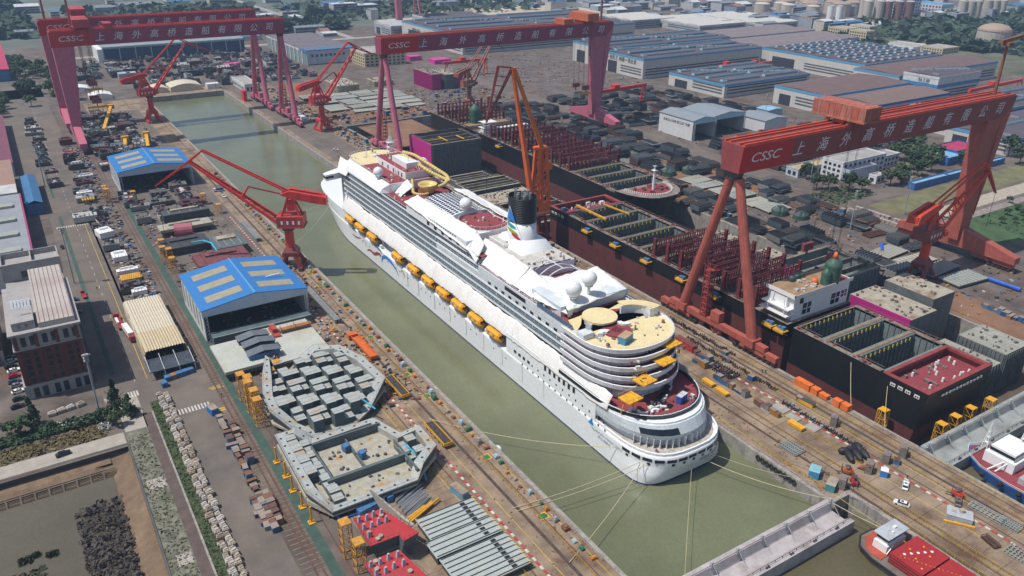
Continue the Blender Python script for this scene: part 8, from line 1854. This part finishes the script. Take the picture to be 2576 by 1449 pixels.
def forklift(x, y, a, m, lb):
 t = thing('forklift', lb, 'forklift', (0, 0, 0)); b = MB(); b.rbox(0, 0, .4, 1.3, 2.4, .8); b.rbox(0, -.9, 1.2, 1.2, .8, .5); b.obj('body', m, t)
 b = MB()
 for dx in (-.5, .5): b.bar((dx, 1.3, .2), (dx, 1.3, 2.6), .14); b.bar((dx, 1.3, .2), (dx, 2.5, .2), .12); b.bar((dx, .7, 1.2), (dx, .4, 2.3), .08); b.bar((dx, -.8, 1.6), (dx, -.6, 2.3), .08)
 b.rbox(0, 0, 2.3, 1.1, 1.3, .08); b.obj('mast', darksteel, t)
 for dx in (-.6, .6):
  for dy in (-.8, .8): q = MB(); q.tube((dx-.12, dy, .35), (dx+.12, dy, .35), .35, n=9); q.obj('wheel', tyre, t)
 t.location = (x, y, .03); t.rotation_euler = (0, 0, a); t.scale = (1.3, 1.3, 1.3)
forklift(206, 118.6, .8, mat('forklift orange', (.55, .13, .03), .5), 'orange forklift behind the red tow tractor'); forklift(203.4, 114, 2.4, mat('tractor red', (.45, .03, .03), .5), 'red tow tractor with yellow nose near the pier'); forklift(226, 93, .4, mat('forklift red', (.50, .05, .02), .5), 'red forklift alone on the quay right of the bronze car')
t = gbox('concrete_block', 'pale grey block with valve lying beside a yellow beam', 'block', 217, 87, 4.4, 7, 1.8, mat('block pale grey', (.42, .44, .46), .6), a=.55); b = MB(); b.tube((218, 87, 1.94), (218, 87, 2.8), .8, n=12); b.rbox(216.2, 88.4, 1.94, 1, 1, .2, .5); b.obj('valve', beige, t)
b = MB(); b.bar((211.6, 88.6, .4), (216.4, 81.8, .4), .6); b.obj('crane_beam', yellow, label='yellow beam beside the pale grey block', cat='beam')
for i, (x, y, l, w_, a, m) in enumerate(((226, 83.5, 10, 3.2, 1.62, steelgrey), (226.6, 77, 6, 3.2, 1.6, steelgrey), (214.6, 76, 5, 2.2, 1.3, rustred), (216.5, 68, 8, 5, 1.6, steelgrey), (201, 137, 7, 5, 1.6, steelgrey))):
 b = MB(); c_, s_ = cos(a), sin(a); Q = lambda u, v, z: (x+c_*u-s_*v, y+s_*u+c_*v, z)
 for k in range(9): u = -l/2+l*k/8; b.bar(Q(u, -w_/2, .3), Q(u, w_/2, .3), .16); b.bar(Q(u, -w_/2, 1.1), Q(u, w_/2, 1.1), .16); b.bar(Q(u, -w_/2, .3), Q(u, -w_/2, 1.1), .12); b.bar(Q(u, w_/2, .3), Q(u, w_/2, 1.1), .12)
 for v in (-w_/2, -w_/5, w_/5, w_/2): b.bar(Q(-l/2, v, .3), Q(l/2, v, .3), .16); b.bar(Q(-l/2, v, 1.1), Q(l/2, v, 1.1), .16)
 b.obj('steel_lattice', m, label='steel lattice frame lying on the quay, %s' % ('grey one nearest the barge', 'shorter grey one beside it', 'small rusty one', 'wide grey one at the right edge', 'open one beside the cruise ship stern')[i], cat='frame')
for i, (x, y, l, w_) in enumerate(((217.4, 156, 4.6, 6), (216.6, 149.4, 3.6, 5), (217.6, 141.6, 4.2, 4.6), (212.6, 158, 3, 4))):
 b = MB(); b.rbox(x, y, .03, l, w_, .35, .05); b.obj('concrete_slab', mat('slab grey', (.33, .31, .28), .9, var=.15), label='pale concrete slab laid on the quay, %s one from the stern' % ('second', 'third', 'nearest', 'first')[i], cat='slab')
for i, (x, y) in enumerate(((221, 150), (222.4, 145), (220.4, 140), (223, 155))):
 b = MB(); b.tube((x, y, 0), (x, y, .5), .7, n=10); b.tube((x, y, .5), (x, y, 1.0), .45, .6, n=10); b.obj('bollard', mat('bollard grey', (.3, .3, .31), .6), label='round grey mooring bollard on the middle quay', cat='bollard', group='grey bollards on the middle quay')
# railings on the quay by the barges: each run a fence of its own
def fence(p, q, h, m, lb, step=2.2, wire=2, nm='railing'):
 p, q = Vector((*p, 0)), Vector((*q, 0)); n = max(1, int((q-p).length/step)); b = MB()
 for k in range(n+1): c = p.lerp(q, k/n); b.box(c.x-.07, c.y-.07, 0, c.x+.07, c.y+.07, h)
 for k in range(wire): z = h-.05-k*h*.45; b.bar((p.x, p.y, z), (q.x, q.y, z), .06)
 return b.obj(nm, m, label=lb, cat='railing')
yr = mat('railing yellow', (.50, .33, .04), .6, var=.2)
for i, (p, q) in enumerate((((199.8, 101), (199.8, 55)), ((204.6, 112), (204.6, 55)), ((206.6, 160), (206.6, 60)), ((226.6, 200), (226.6, 60)), ((232.6, 190), (232.6, 62)), ((237.8, 108), (237.8, 62)), ((193.4, 150), (193.4, 116)), ((214.4, 170), (214.4, 115)), ((92.4, 260), (92.4, 130)), ((108.4, 300), (108.4, 126)))):
 fence(p, q, 1.15, yr, 'yellow post railing on the quay, %s' % ('first beside the red hatch barge', 'second from the red hatch barge', 'third from the red hatch barge', 'fourth from the red hatch barge', 'fifth from the red hatch barge', 'last one before the blue hulled barge', 'short one at the pier corner', 'one along the blue box row', 'one along the foreground panels', 'one along the left water edge')[i])
ch_ = mat('chain red white', (.5, .36, .32), .7, var=.6, sc=3)
for i, (p, q) in enumerate((((191, 140), (191, 116)), ((194, 133), (198, 123)), ((190.6, 260), (190.6, 142)), ((238.4, 128), (239, 114.6)), ((197, 112), (199, 102)), ((113.6, 420), (113.6, 130)), ((116.6-2.6, 850), (114, 430)), ((190.8, 850), (190.8, 440)))):
 fence(p, q, .9, ch_, 'low red and white chain rail at the water edge, %s' % ('by the tyre fenders', 'on the pier corner', 'beside the cruise ship stern', 'by the dry dock gate', 'at the gate end', 'along the near left quay', 'along the far left quay', 'along the far middle quay')[i], 1.6)
for i in range(9):
 y = 141-1.9*i; b = MB(); n = 12
 for k in range(n): a0, a1 = 2*pi*k/n, 2*pi*(k+1)/n; b.tube((189.2, y+.75*cos(a0), -1.4+.75*sin(a0)), (189.2, y+.75*cos(a1), -1.4+.75*sin(a1)), .28, n=6, cap=False)
 b.obj('tyre_fender', tyre, label='black tyre fender hung on the middle quay wall', cat='fender', group='tyre fenders on the quay wall')
# edge gear of the left quay
gcol = [mat('gear orange', (.5, .2, .03), .6), mat('gear green', (.04, .15, .08), .6), mat('gear pale blue', (.3, .42, .48), .6), mat('gear rust', (.2, .09, .05), .8), mat('gear grey', (.3, .29, .27), .7)]
gp_ = []
for i, m in enumerate(gcol):
 t = thing('mooring_gear', 'x', 'gear box'); b = MB(); b.rbox(0, 0, 0, 1.3, 1.8, 1.0); b.obj('body', m, t); b = MB(); b.rbox(0, 0, 1.0, 1.0, 1.2, .3, .3); b.obj('cover', m, t); gp_.append(t)
scatter(gp_, [(111.9+rr.uniform(-.7, .7), 132+4.6*k+rr.uniform(-1.5, 1.5)) for k in range(95)], 'small coloured gear box along the left water edge', 'gear boxes along the left water edge', rr, .6, 1.2)
for i, y in enumerate((154, 188, 232, 250, 286, 348, 364, 394)):
 t = thing('green_hatch', 'green pit cover in a yellow frame on the left quay, %s from the near end' % ('first', 'second', 'third', 'fourth', 'fifth', 'sixth', 'seventh', 'eighth')[i], 'pit cover', (109.8, y, .03)); b = MB(); b.box(108.4, y-1.5, .03, 111.4, y+1.5, .08); b.obj('frame', yellow, t); b = MB(); b.box(108.8, y-1.1, .08, 111, y+1.1, .12); b.obj('cover', mat('hatch green', (.02, .16, .06), .6), t)
# mooring lines with sag
rope = mat('mooring rope', (.55, .47, .28), .8, var=.1)
def line(p, q, sag, lb, r=.11):
 p, q = Vector(p), Vector(q); b = MB(); pts = []
 for k in range(25): u = k/24; c = p.lerp(q, u); c.z -= sag*4*u*(1-u); pts.append(c)
 b.path(pts, r, 5); b.obj('mooring_line', rope, label=lb, cat='rope')
line((CX-18.9, 166, 3.4), (103, 217, 1), 2.6, 'mooring line sagging from the stern side to the red winch on the left quay'); line((151.5, 156, 3), (103.4, 161.4, .6), 1.2, 'upper of two parallel mooring lines to the orange post, left quay'); line((153, 153.4, 3.4), (104, 159.6, .6), 1.4, 'lower of two parallel mooring lines to the orange post, left quay')
line((151.6, 155.8, 3), (105, 134, .6), 2.0, 'mooring line running from the stern corner towards the green pit cover'); line((172, 149, -.4), (189.2, 113.6, .8), 1.6, 'pale mooring line from the transom to the gate corner'); line((166, 148.8, .5), (128, 112, -.2), 1.0, 'thin line from the transom towards the bottom of the frame', .06)
line((176, 149.4, .2), (192.6, 122, .5), 1.2, 'thin grey line from the transom to the tyre wall', .06); line((189, 111, .9), (193, 96, .2), .3, 'short hawser from the gate corner to the red hatch barge'); line((151, 440, 8), (112, 402, .5), 2.5, 'thin bow line to the left quay, near one', .07); line((153, 446, 8), (112, 452, .5), 2.5, 'thin bow line to the left quay, far one', .07); line((249.6, 152, 12), (238.4, 141, .4), 1, 'white hose hanging from the black stern section', .1); line((249.6, 136, 10), (239.6, 128, .4), 1.2, 'pale hawser from the stern section to the dock edge', .1)
b = MB(); b.sph((118.4, 195, -4.6), 1.7, 12, 8, zs=.8); b.box(117, 193.6, -4.9, 119.8, 196.6, -4.5); b.obj('white_float', white, label='white dome float in the water at the left quay', cat='float', smooth=True)
# red hatch barge, bow to the gate
bg = thing('cargo_barge', 'red hatch barge with white wheelhouse in the river corner', 'barge', (191, 80, -5)); PB = [(182.4, 20), (198.6, 20), (198.8, 92), (197, 97), (193, 99.4), (188, 99.6), (184, 97), (182.4, 92)]
b = MB(); b.loft([[(191+(x-191)*.9, 60+(y-60)*.97, -6) for x, y in PB], [(x, y, -2.6) for x, y in PB]], c1=True); b.obj('hull', mat('barge hull rust', (.16, .13, .11), .8, var=.3, sc=.4), bg)
b = MB()
for p, q in zip(PB[2:], PB[3:]+PB[:1]): b.bar((*p, -2.9), (*q, -2.9), .5, .7)
b.obj('fender_strake', tyre, bg); b = MB(); b.prism([(184, 90), (198, 90), (197.6, 93), (196, 96), (192.8, 98.4), (188.4, 98.4), (185, 96), (183.6, 93)], -2.58, -2.4); b.obj('foredeck', mat('barge deck orange red', (.38, .07, .04), .7, var=.2), bg)
redhatch = mat('hatch cover red', (.34, .02, .022), .6, var=.08, sc=.3); b = MB(); b.box(185, 78.4, -2.5, 198, 88.6, .9); b.box(185, 66, -2.5, 198, 78.0, .7); b.box(185, 22, -2.5, 198, 65.6, .7); hc1 = b.obj('hatch_cover', redhatch, bg)
b = MB()
for z in (-1.8, -.9, 0): b.box(184.8, 22, z, 185, 88.5, z+.25)
b.obj('coaming_rib', mat('coaming dark red', (.22, .03, .03), .7), bg); b = MB(); c2_ = MB()
for k in range(5): b.tube((188+1.9*k, 86-.9*k, .92), (188+1.9*k, 86-.9*k, .97), .42, n=12); c2_.tube((187+2.1*k, 80+1.6*((k*2) % 5), .92), (187+2.1*k, 80+1.6*((k*2) % 5), .98), .3, n=10)
b.obj('white_lid', white, hc1); c2_.obj('yellow_lid', yellow, hc1); b = MB()
for k in range(30): b.rbox(186+11*((k*.618) % 1), 67+20*((k*.381) % 1), .93, .5, .12, .02, 1.0)
b.obj('stencil_mark', yellow, hc1); b = MB(); b.box(187, 90.6, -2.4, 196, 95, .2); b.box(187.6, 91, .2, 195.4, 94.6, 2.8); wh = b.obj('wheelhouse', white, bg); b = MB(); b.box(186.6, 90.4, 2.8, 196.4, 95.4, 3.05); b.obj('roof', mat('wheelhouse roof', (.42, .45, .48), .6), bg)
b = MB(); b.box(187.5, 90.9, 1.3, 195.5, 94.7, 2.3); b.obj('window', glass, wh); b = MB(); b.bar((186.8, 90.2, -2), (189.4, 90.2, .2), .25); b.bar((190, 93, 3), (190, 93, 5), .12); b.rbox(193, 93, 3.05, 1, .8, .5); b.rbox(190.6, 92, 3.05, .7, .7, .4); b.obj('mast', white, bg)
# blue hulled barge
bg = thing('cargo_barge', 'blue hulled barge with white bridge and dark red foredeck at the right edge', 'barge', (256, 80, -5)); PB = [(246.4, 10), (268, 10), (268, 88), (266, 98), (262, 104.5), (257, 107), (252, 104.5), (248, 98), (246.4, 88)]
b = MB(); b.loft([[(257+(x-257)*.86, 55+(y-55)*.95, -6) for x, y in PB], [(x, y, -1.0) for x, y in PB]], c1=True); b.obj('hull', mat('barge blue', (.02, .12, .42), .5, var=.15), bg)
b = MB(); b.prism([(257+(x-257)*.95, 55+(y-55)*.985) for x, y in PB], -.98, -.8); b.obj('deck', deckred, bg); b = MB()
for p, q in zip(PB[1:], PB[2:]+PB[:1]): b.bar((*p, .1), (*q, .1), .1); b.bar((*p, -.4), (*q, -.4), .08)
b.obj('railing', white, bg); b = MB(); b.box(253, 90, -.8, 266, 100, 3); b.box(254, 91, 3, 265, 99, 5.6); wh = b.obj('bridge', white, bg); b = MB(); b.box(253.9, 90.9, 3.8, 265.1, 99.1, 4.9); b.obj('window', glass, wh)
b = MB()
for x, y in ((255, 101), (264, 94)):
 for dx, dy in ((-.9, -.9), (.9, -.9), (.9, .9), (-.9, .9)): b.bar((x+dx, y+dy, 3), (x, y, 13), .18)
 for z in (5, 7, 9): b.box(x-.9*(13-z)/10, y-.9*(13-z)/10, z, x+.9*(13-z)/10, y+.9*(13-z)/10, z+.12)
b.bar((249, 96, -.8), (253.6, 93, 2.6), .4); b.bar((250, 94, -.8), (253.6, 92, 2.6), .4); b.obj('mast', white, bg); b = MB(); b.box(250.4, 20, -.8, 266, 87, 1.2); b.obj('hatch_cover', mat('hatch pale grey', (.40, .41, .40), .6, var=.1, sc=.3, kind='riby', col2=(.3, .3, .3), k=.1), bg)
b = MB()
for k in range(9): b.box(250.2, 24+7*k, -.7, 250.45, 27+7*k, 1.0)
b.obj('hatch_stay', mat('stay grey', (.2, .2, .2), .7), bg); b = MB()
for k in range(6): b.sph((246.2, 96-6*k, -1.6), .9, 10, 6, zs=1.1)
b.obj('rubber_bumper', tyre, bg)
# loose things on the cruise ship decks
for i, (x, y, z) in enumerate(((175.2, 173.6, 31.4), (169.4, 169.8, 28.2), (159, 167.4, 25), (151.6, 165.4, 21.6))):
 t = thing('cantilever_platform', 'yellow loading platform on the stern terraces, %s' % ('highest one', 'second from the top', 'third from the top', 'lowest one on trestle legs')[i], 'platform', (x, y, z)); b = MB(); b.rbox(x, y, z, 6.4, 5.4, .4, .12); b.obj('deck', yellow, t); b = MB()
 for u in (-3.1, -1, 1, 3.1):
  for v in (-2.6, 2.6): b.bar((x+u, y+v, z+.3), (x+u, y+v, z+1.5), .1)
 for v in (-2.6, 2.6): b.bar((x-3.1, y+v, z+1.5), (x+3.1, y+v, z+1.5), .1)
 for u in (-2.4, 2.4): b.bar((x+u, y, z), (x+u, y+1.5, z-(5.8 if i == 3 else 2.2)), .3)
 b.obj('railing', yellow, t)
for i, (x, y, a) in enumerate(((159.2, 160.6, .3), (164.4, 163, 2.0), (167.6, 165.6, 1.2), (156, 163.8, 2.6), (153.4, 165, .5), (173, 171, 4.2), (176, 174, 4.6), (177.6, 178, 5), (178.6, 183, 5.2), (161.5, 164.6, 3.2))):
 b = MB(); aw_ = [(x+r_*cos(a+2.6*k/8), y+r_*sin(a+2.6*k/8)) for r_, ks in ((2.0, range(9)), (1.2, range(8, -1, -1))) for k in ks]; b.prism(aw_, 15.62, 16.7); b.obj('curved_sofa', sw, label='white curved sofa shell standing on the red aft deck', cat='sofa', group='curved sofas on the red aft deck')
for i, x in enumerate((170.4, 172.6)): gbox('portable_toilet', 'blue portable cabin with grey roof on the red aft deck, %s one' % ('left', 'right')[i], 'toilet', x, 161.6+.6*i, 1.9, 1.9, 2.8, mat('toilet blue', (.02, .10, .42), .5), z=15.62, a=.3, top=mat('toilet roof', (.55, .56, .58), .5))
for i, (x, y, l) in enumerate(((166, 166.4, 3.4), (168.4, 167.4, 2.6), (172.6, 170, 1.8), (166, 161.8, 2.2), (154, 161, 1.4))): gbox('wooden_crate', 'tan pallet load on the red aft deck, %s' % ('long dark sided one', 'beside the long one', 'small one by the sofas', 'flat one by the blue cabins', 'lone one at the front edge')[i], 'crate', x, y, l, 1.6, 1.2 if i < 3 else .3, mat('crate tan', (.34, .24, .13), .8) if i else darksteel, z=15.62, a=.35, top=mat('crate tan', (0, 0, 0)))
gbox('site_cabin', 'blue cabin with tan roof on the cream sun deck', 'site cabin', 160.6, 180.4, 5.4, 3, 2.6, mat('cabin sky blue', (0, 0, 0)), z=33.22, a=.35, top=mat('cabin tan roof', (.42, .30, .16), .8))
for i, (x, y) in enumerate(((157.2, 186.8), (168.6, 190.8))):
 b = MB(); aw_ = [(x+r_*cos(.4+2.4*i+2.4*k/8), y+r_*sin(.4+2.4*i+2.4*k/8)) for r_, ks in ((2.8, range(9)), (1.0, range(8, -1, -1))) for k in ks]; b.prism(aw_, 33.22, 34.6); b.obj('curved_bar', sw, label='white curved bar beside the dark red pool, %s one' % ('left', 'right')[i], cat='bar counter')
# lamp masts
for i, (x, y, h) in enumerate(((3.6, 283, 25), (8.4, 412, 29), (9, 589, 27), (400, 262, 24), (448, 330, 26), (446, 600, 28), (560, 470, 26), (296, 905, 22), (452, 262, 24))):
 t = thing('lamp_mast', 'tall floodlight mast %s' % ('beside the conifers in front of the brick office', 'on the green walkway behind the brick office', 'beside the blue lean-to shed', 'right of the dry dock behind the panel racks', 'in the trees by the right road', 'on the yard road by the pink rigid leg', 'behind the white gabled shed', 'behind the pale panel rows', 'on the verge right of the concrete blocks')[i], 'lamp mast', (x, y, 0)); b = MB(); b.tube((x, y, 0), (x, y, h), .34, .2, n=8); b.obj('mast', mat('mast grey', (.30, .33, .34), .5), t); b = MB()
 for k in range(3): b.box(x-.9, y-.9, h-.6-1.1*k, x+.9, y+.9, h-.3-1.1*k)
 for k in range(6): b.box(x-1.3+.5*k, y-1.2, h-.5, x-.95+.5*k, y-.8, h+.2)
 b.obj('lamp_head', mat('lamp head', (.32, .32, .30), .5), t)
# dock head: cream tents, white hut, white sheets
for i, (x0, x1, y0, y1, h) in enumerate(((124, 140, 868, 890, 6), (142, 172, 866, 892, 7.5), (68, 88, 862, 880, 6), (52, 74, 905, 925, 6))):
 b = MB(); n = 8; R = [(x0+(x1-x0)*k/n, h*(.62+.38*sin(pi*k/n))) for k in range(n+1)]; b.prof([(x0, 0)]+R+[(x1, 0)], 'y', y0, y1); b.obj('storage_tent', cream if i < 2 else white, label=('smaller cream tent at the head of the dock', 'larger cream tent at the head of the dock', 'white sheeted load beside the pink leg, nearer', 'white sheeted load beside the pink leg, farther')[i], cat='tent')
office_box(206, 830, 220, 880, 7, ow, 'white low building right of the dock head', 1); gbox('site_cabin', 'white cabin between cream tents and dock corner', 'site cabin', 183, 868, 12, 8, 5, ow); gbox('covered_load', 'bright pink barrel shaped cover beyond the dock head', 'covered load', 229, 968, 17, 9, 7, mat('hot pink cover', (.62, .04, .28), .5)); gbox('covered_load', 'pale grey drum cover beyond the far jib crane', 'covered load', 117, 968, 18, 10, 6, mat('drum grey', (.42, .42, .44), .5)); gbox('covered_load', 'hot pink sheet over stock by the middle gantry girder, larger', 'covered load', 458, 890, 22, 16, 5, MATS['hot pink cover']); gbox('covered_load', 'hot pink sheet over stock by the middle gantry girder, smaller', 'covered load', 440, 925, 16, 12, 5, MATS['hot pink cover']); gbox('covered_load', 'tilted hot pink sheet left of the nearest girder end', 'covered load', 472, 421, 13, 9, 4, MATS['hot pink cover'])
gbox('rail_carriage', 'long red lattice barrier by the twin pink legs', 'barrier', 194.5, 790, 3, 9, 10, redp); gbox('site_cabin', 'long white cabins beside the hinge leg foot', 'site cabin', 217, 690, 4, 26, 3, ow)
for i, (x, y, l, w_, h) in enumerate(((386, 302, 12, 11, 5), (391, 290, 12, 9, 4), (383, 399, 13, 12, 5), (398, 394, 11, 10, 5.5))):
 b = MB(); R = []
 for z, f in ((0, 1), (.6*h, .9), (h, .35)): R.append([(x+l/2*f*cos(2*pi*k/12)*(1+.1*sin(5*k)), y+w_/2*f*sin(2*pi*k/12), z*(1+.1*sin(3*k))) for k in range(12)])
 b.loft(R, c1=True); b.obj('tarpaulin_heap', mat('tarp bottle green', (.035, .065, .05), .5, var=.3, sc=.5, bump=.4), label='dark green tarpaulin heap %s' % ('right of the dry dock, farther', 'right of the dry dock, nearer', 'behind the white foremast, left', 'behind the white foremast, right')[i], cat='covered load')
for i in range(15):
 for j in range(2):
  if (i*2+j) % 7 != 5: gbox('concrete_block', 'pale concrete ballast block in the double row by the right road', 'block', 428+.5*i*.1+7*j+(i % 3)*.2, 283-2.6*i, 2.6, 2.2, 1.6, mat('ballast block', (.36, .30, .27), .9, var=.25, sc=.8))['group'] = 'ballast blocks by the right road'
for i, (x0, y0, x1, y1) in enumerate(((398, 180, 398.4, 164), (392, 152, 394, 158), (384, 230, 392, 236))): b = MB(); b.tube((x0, y0, 1.2), (x1, y1, 1.2), 1.1, n=10); b.obj('wrapped_pipe', mat('blue wrap', (.02, .10, .50), .45, bump=.3), label='blue wrapped pipe right of the dry dock, %s' % ('long one', 'short one', 'one near the jib crane')[i], cat='pipe')
# people
def person(top, low):
 t = thing('person', 'x', 'person'); me = bpy.data.meshes.new('body'); V = [(0, 0, .92), (0, 0, 1.2), (0, 0, 1.42), (0, .02, 1.52), (0, .04, 1.66), (-.1, 0, .88), (-.12, .04, .48), (-.12, -.02, .08), (.1, 0, .88), (.13, -.04, .48), (.13, -.1, .08), (-.2, 0, 1.4), (-.26, 0, 1.12), (-.24, .1, .88), (.2, 0, 1.4), (.27, -.02, 1.12), (.25, .08, .88)]
 me.from_pydata(V, [(0, 1), (1, 2), (2, 3), (3, 4), (0, 5), (5, 6), (6, 7), (0, 8), (8, 9), (9, 10), (2, 11), (11, 12), (12, 13), (2, 14), (14, 15), (15, 16)], []); o = bpy.data.objects.new('body', me); COL.objects.link(o); o.parent = t; md = o.modifiers.new('s', 'SKIN'); R = [.15, .15, .16, .07, .11, .1, .075, .05, .1, .075, .05, .08, .055, .04, .08, .055, .04]
 for i, r_ in enumerate(R): me.skin_vertices[0].data[i].radius = (r_, r_)
 me.skin_vertices[0].data[0].use_root = True; o.modifiers.new('d', 'SUBSURF').levels = 1; me.materials.append(top)
 b = MB(); b.sph((0, .04, 1.72), .13, 10, 6, z0=-.2); b.obj('helmet', low, t, smooth=True); return t
ph = [person(mat('overall navy', (.03, .05, .12), .8), white), person(mat('overall orange', (.5, .14, .03), .8), yellow)]
for i, (x, y, lb) in enumerate(((220.6, 106.6, 'person in dark overalls standing beside the white car'), (184, 160, 'x'), (231.6, 177.4, 'person in dark overalls by the motorbike line, left of a pair'), (189.9+1.4, 132, 'person in orange overalls at the edge below the stern'), (232.4, 176.4, 'person in dark overalls by the motorbike line, right of a pair'), (71, 206, 'person in orange overalls on the square hull block'), (14.4, 303, 'person in dark overalls crossing the office shadow'), (16.8, 398, 'person in orange overalls on the wide road'), (44, 272, 'person in dark overalls by the yellow rail crossing'))):
 if lb == 'x': continue
 p = ph[i % 2]; o = dup(p, (0, 0, 0)) if p.get('used') else p; p['used'] = 1; o.location = (x, y, 4.0 if i == 5 else .05); o.rotation_euler = (0, 0, i*1.3); o['label'] = lb
# ground litter nobody could count, and the rock heap in the canal
def litter(name, m, zs, n, s0, s1, seed, hz_=.5, z=.03):
 b = MB(); r_ = random.Random(seed)
 for k in range(n):
  x0, y0, x1, y1 = zs[k % len(zs)]; b.rbox(r_.uniform(x0, x1), r_.uniform(y0, y1), z, r_.uniform(s0, s1), r_.uniform(s0, s1)*.6, r_.uniform(.2, 1)*hz_, r_.uniform(0, 3))
 return b.obj(name, m, kind='stuff', raw=True)
lz = [(50, 380, 93, 800), (223, 280, 237, 840), (242, 648, 426, 760), (350, 160, 426, 640), (60, 230, 108, 380), (28, 300, 42, 700), (456, 300, 600, 900)]
for i, (m, n) in enumerate(((mat('litter dark', (.04, .04, .045), .9), 2600), (mat('litter pale', (.38, .36, .33), .8), 1500), (mat('litter rust', (.20, .09, .05), .9), 1700), (mat('litter blue', (.04, .13, .28), .7), 900), (mat('litter ochre', (.45, .22, .03), .7), 700))):
 litter('yard_litter', m, lz if i < 4 else lz[:5], n, .5, 2.2, 60+i, .9)
litter('edge_debris', mat('litter rust', (0, 0, 0)), [(108, 130, 113.6, 500), (96, 130, 108, 420), (191.5, 116, 203, 260)], 700, .2, .9, 90, .3)
b = MB(); r_ = random.Random(5)
for k in range(800):
 x = r_.uniform(-11, 3); y = r_.uniform(196, 236)-(2.5-x)*.12
 if x < -10.5+(236-y)*.02: continue
 h = -5+1.5*(1-abs((x+4)/8)**2)+.6*(x+11)/14; s_ = r_.uniform(.4, 1.15); q = [Vector((r_.gauss(0, 1), r_.gauss(0, 1), r_.gauss(0, .7))).normalized()*s_ for _ in range(5)]; c = Vector((x, y, h+r_.uniform(-.1, .5)))
 b.add([c+p for p in q], [(0, 1, 2), (0, 2, 3), (0, 3, 4), (0, 4, 1), (1, 2, 3, 4)])
b.obj('rubble_heap', mat('rubble dark', (.075, .06, .052), .95, var=.5, sc=1.2), kind='stuff', raw=True)
mass('algae_patch', mat('algae dark green', (.03, .04, .015), .9, var=.4, sc=.5), [(-30, 203, -20, 216), (-26, 219.6, -23, 222), (-22.5, 221, -21, 222.4), (-19, 219, -16.6, 220.6)], 800, .6, 1.4, .03, 9).location.z = -4.56
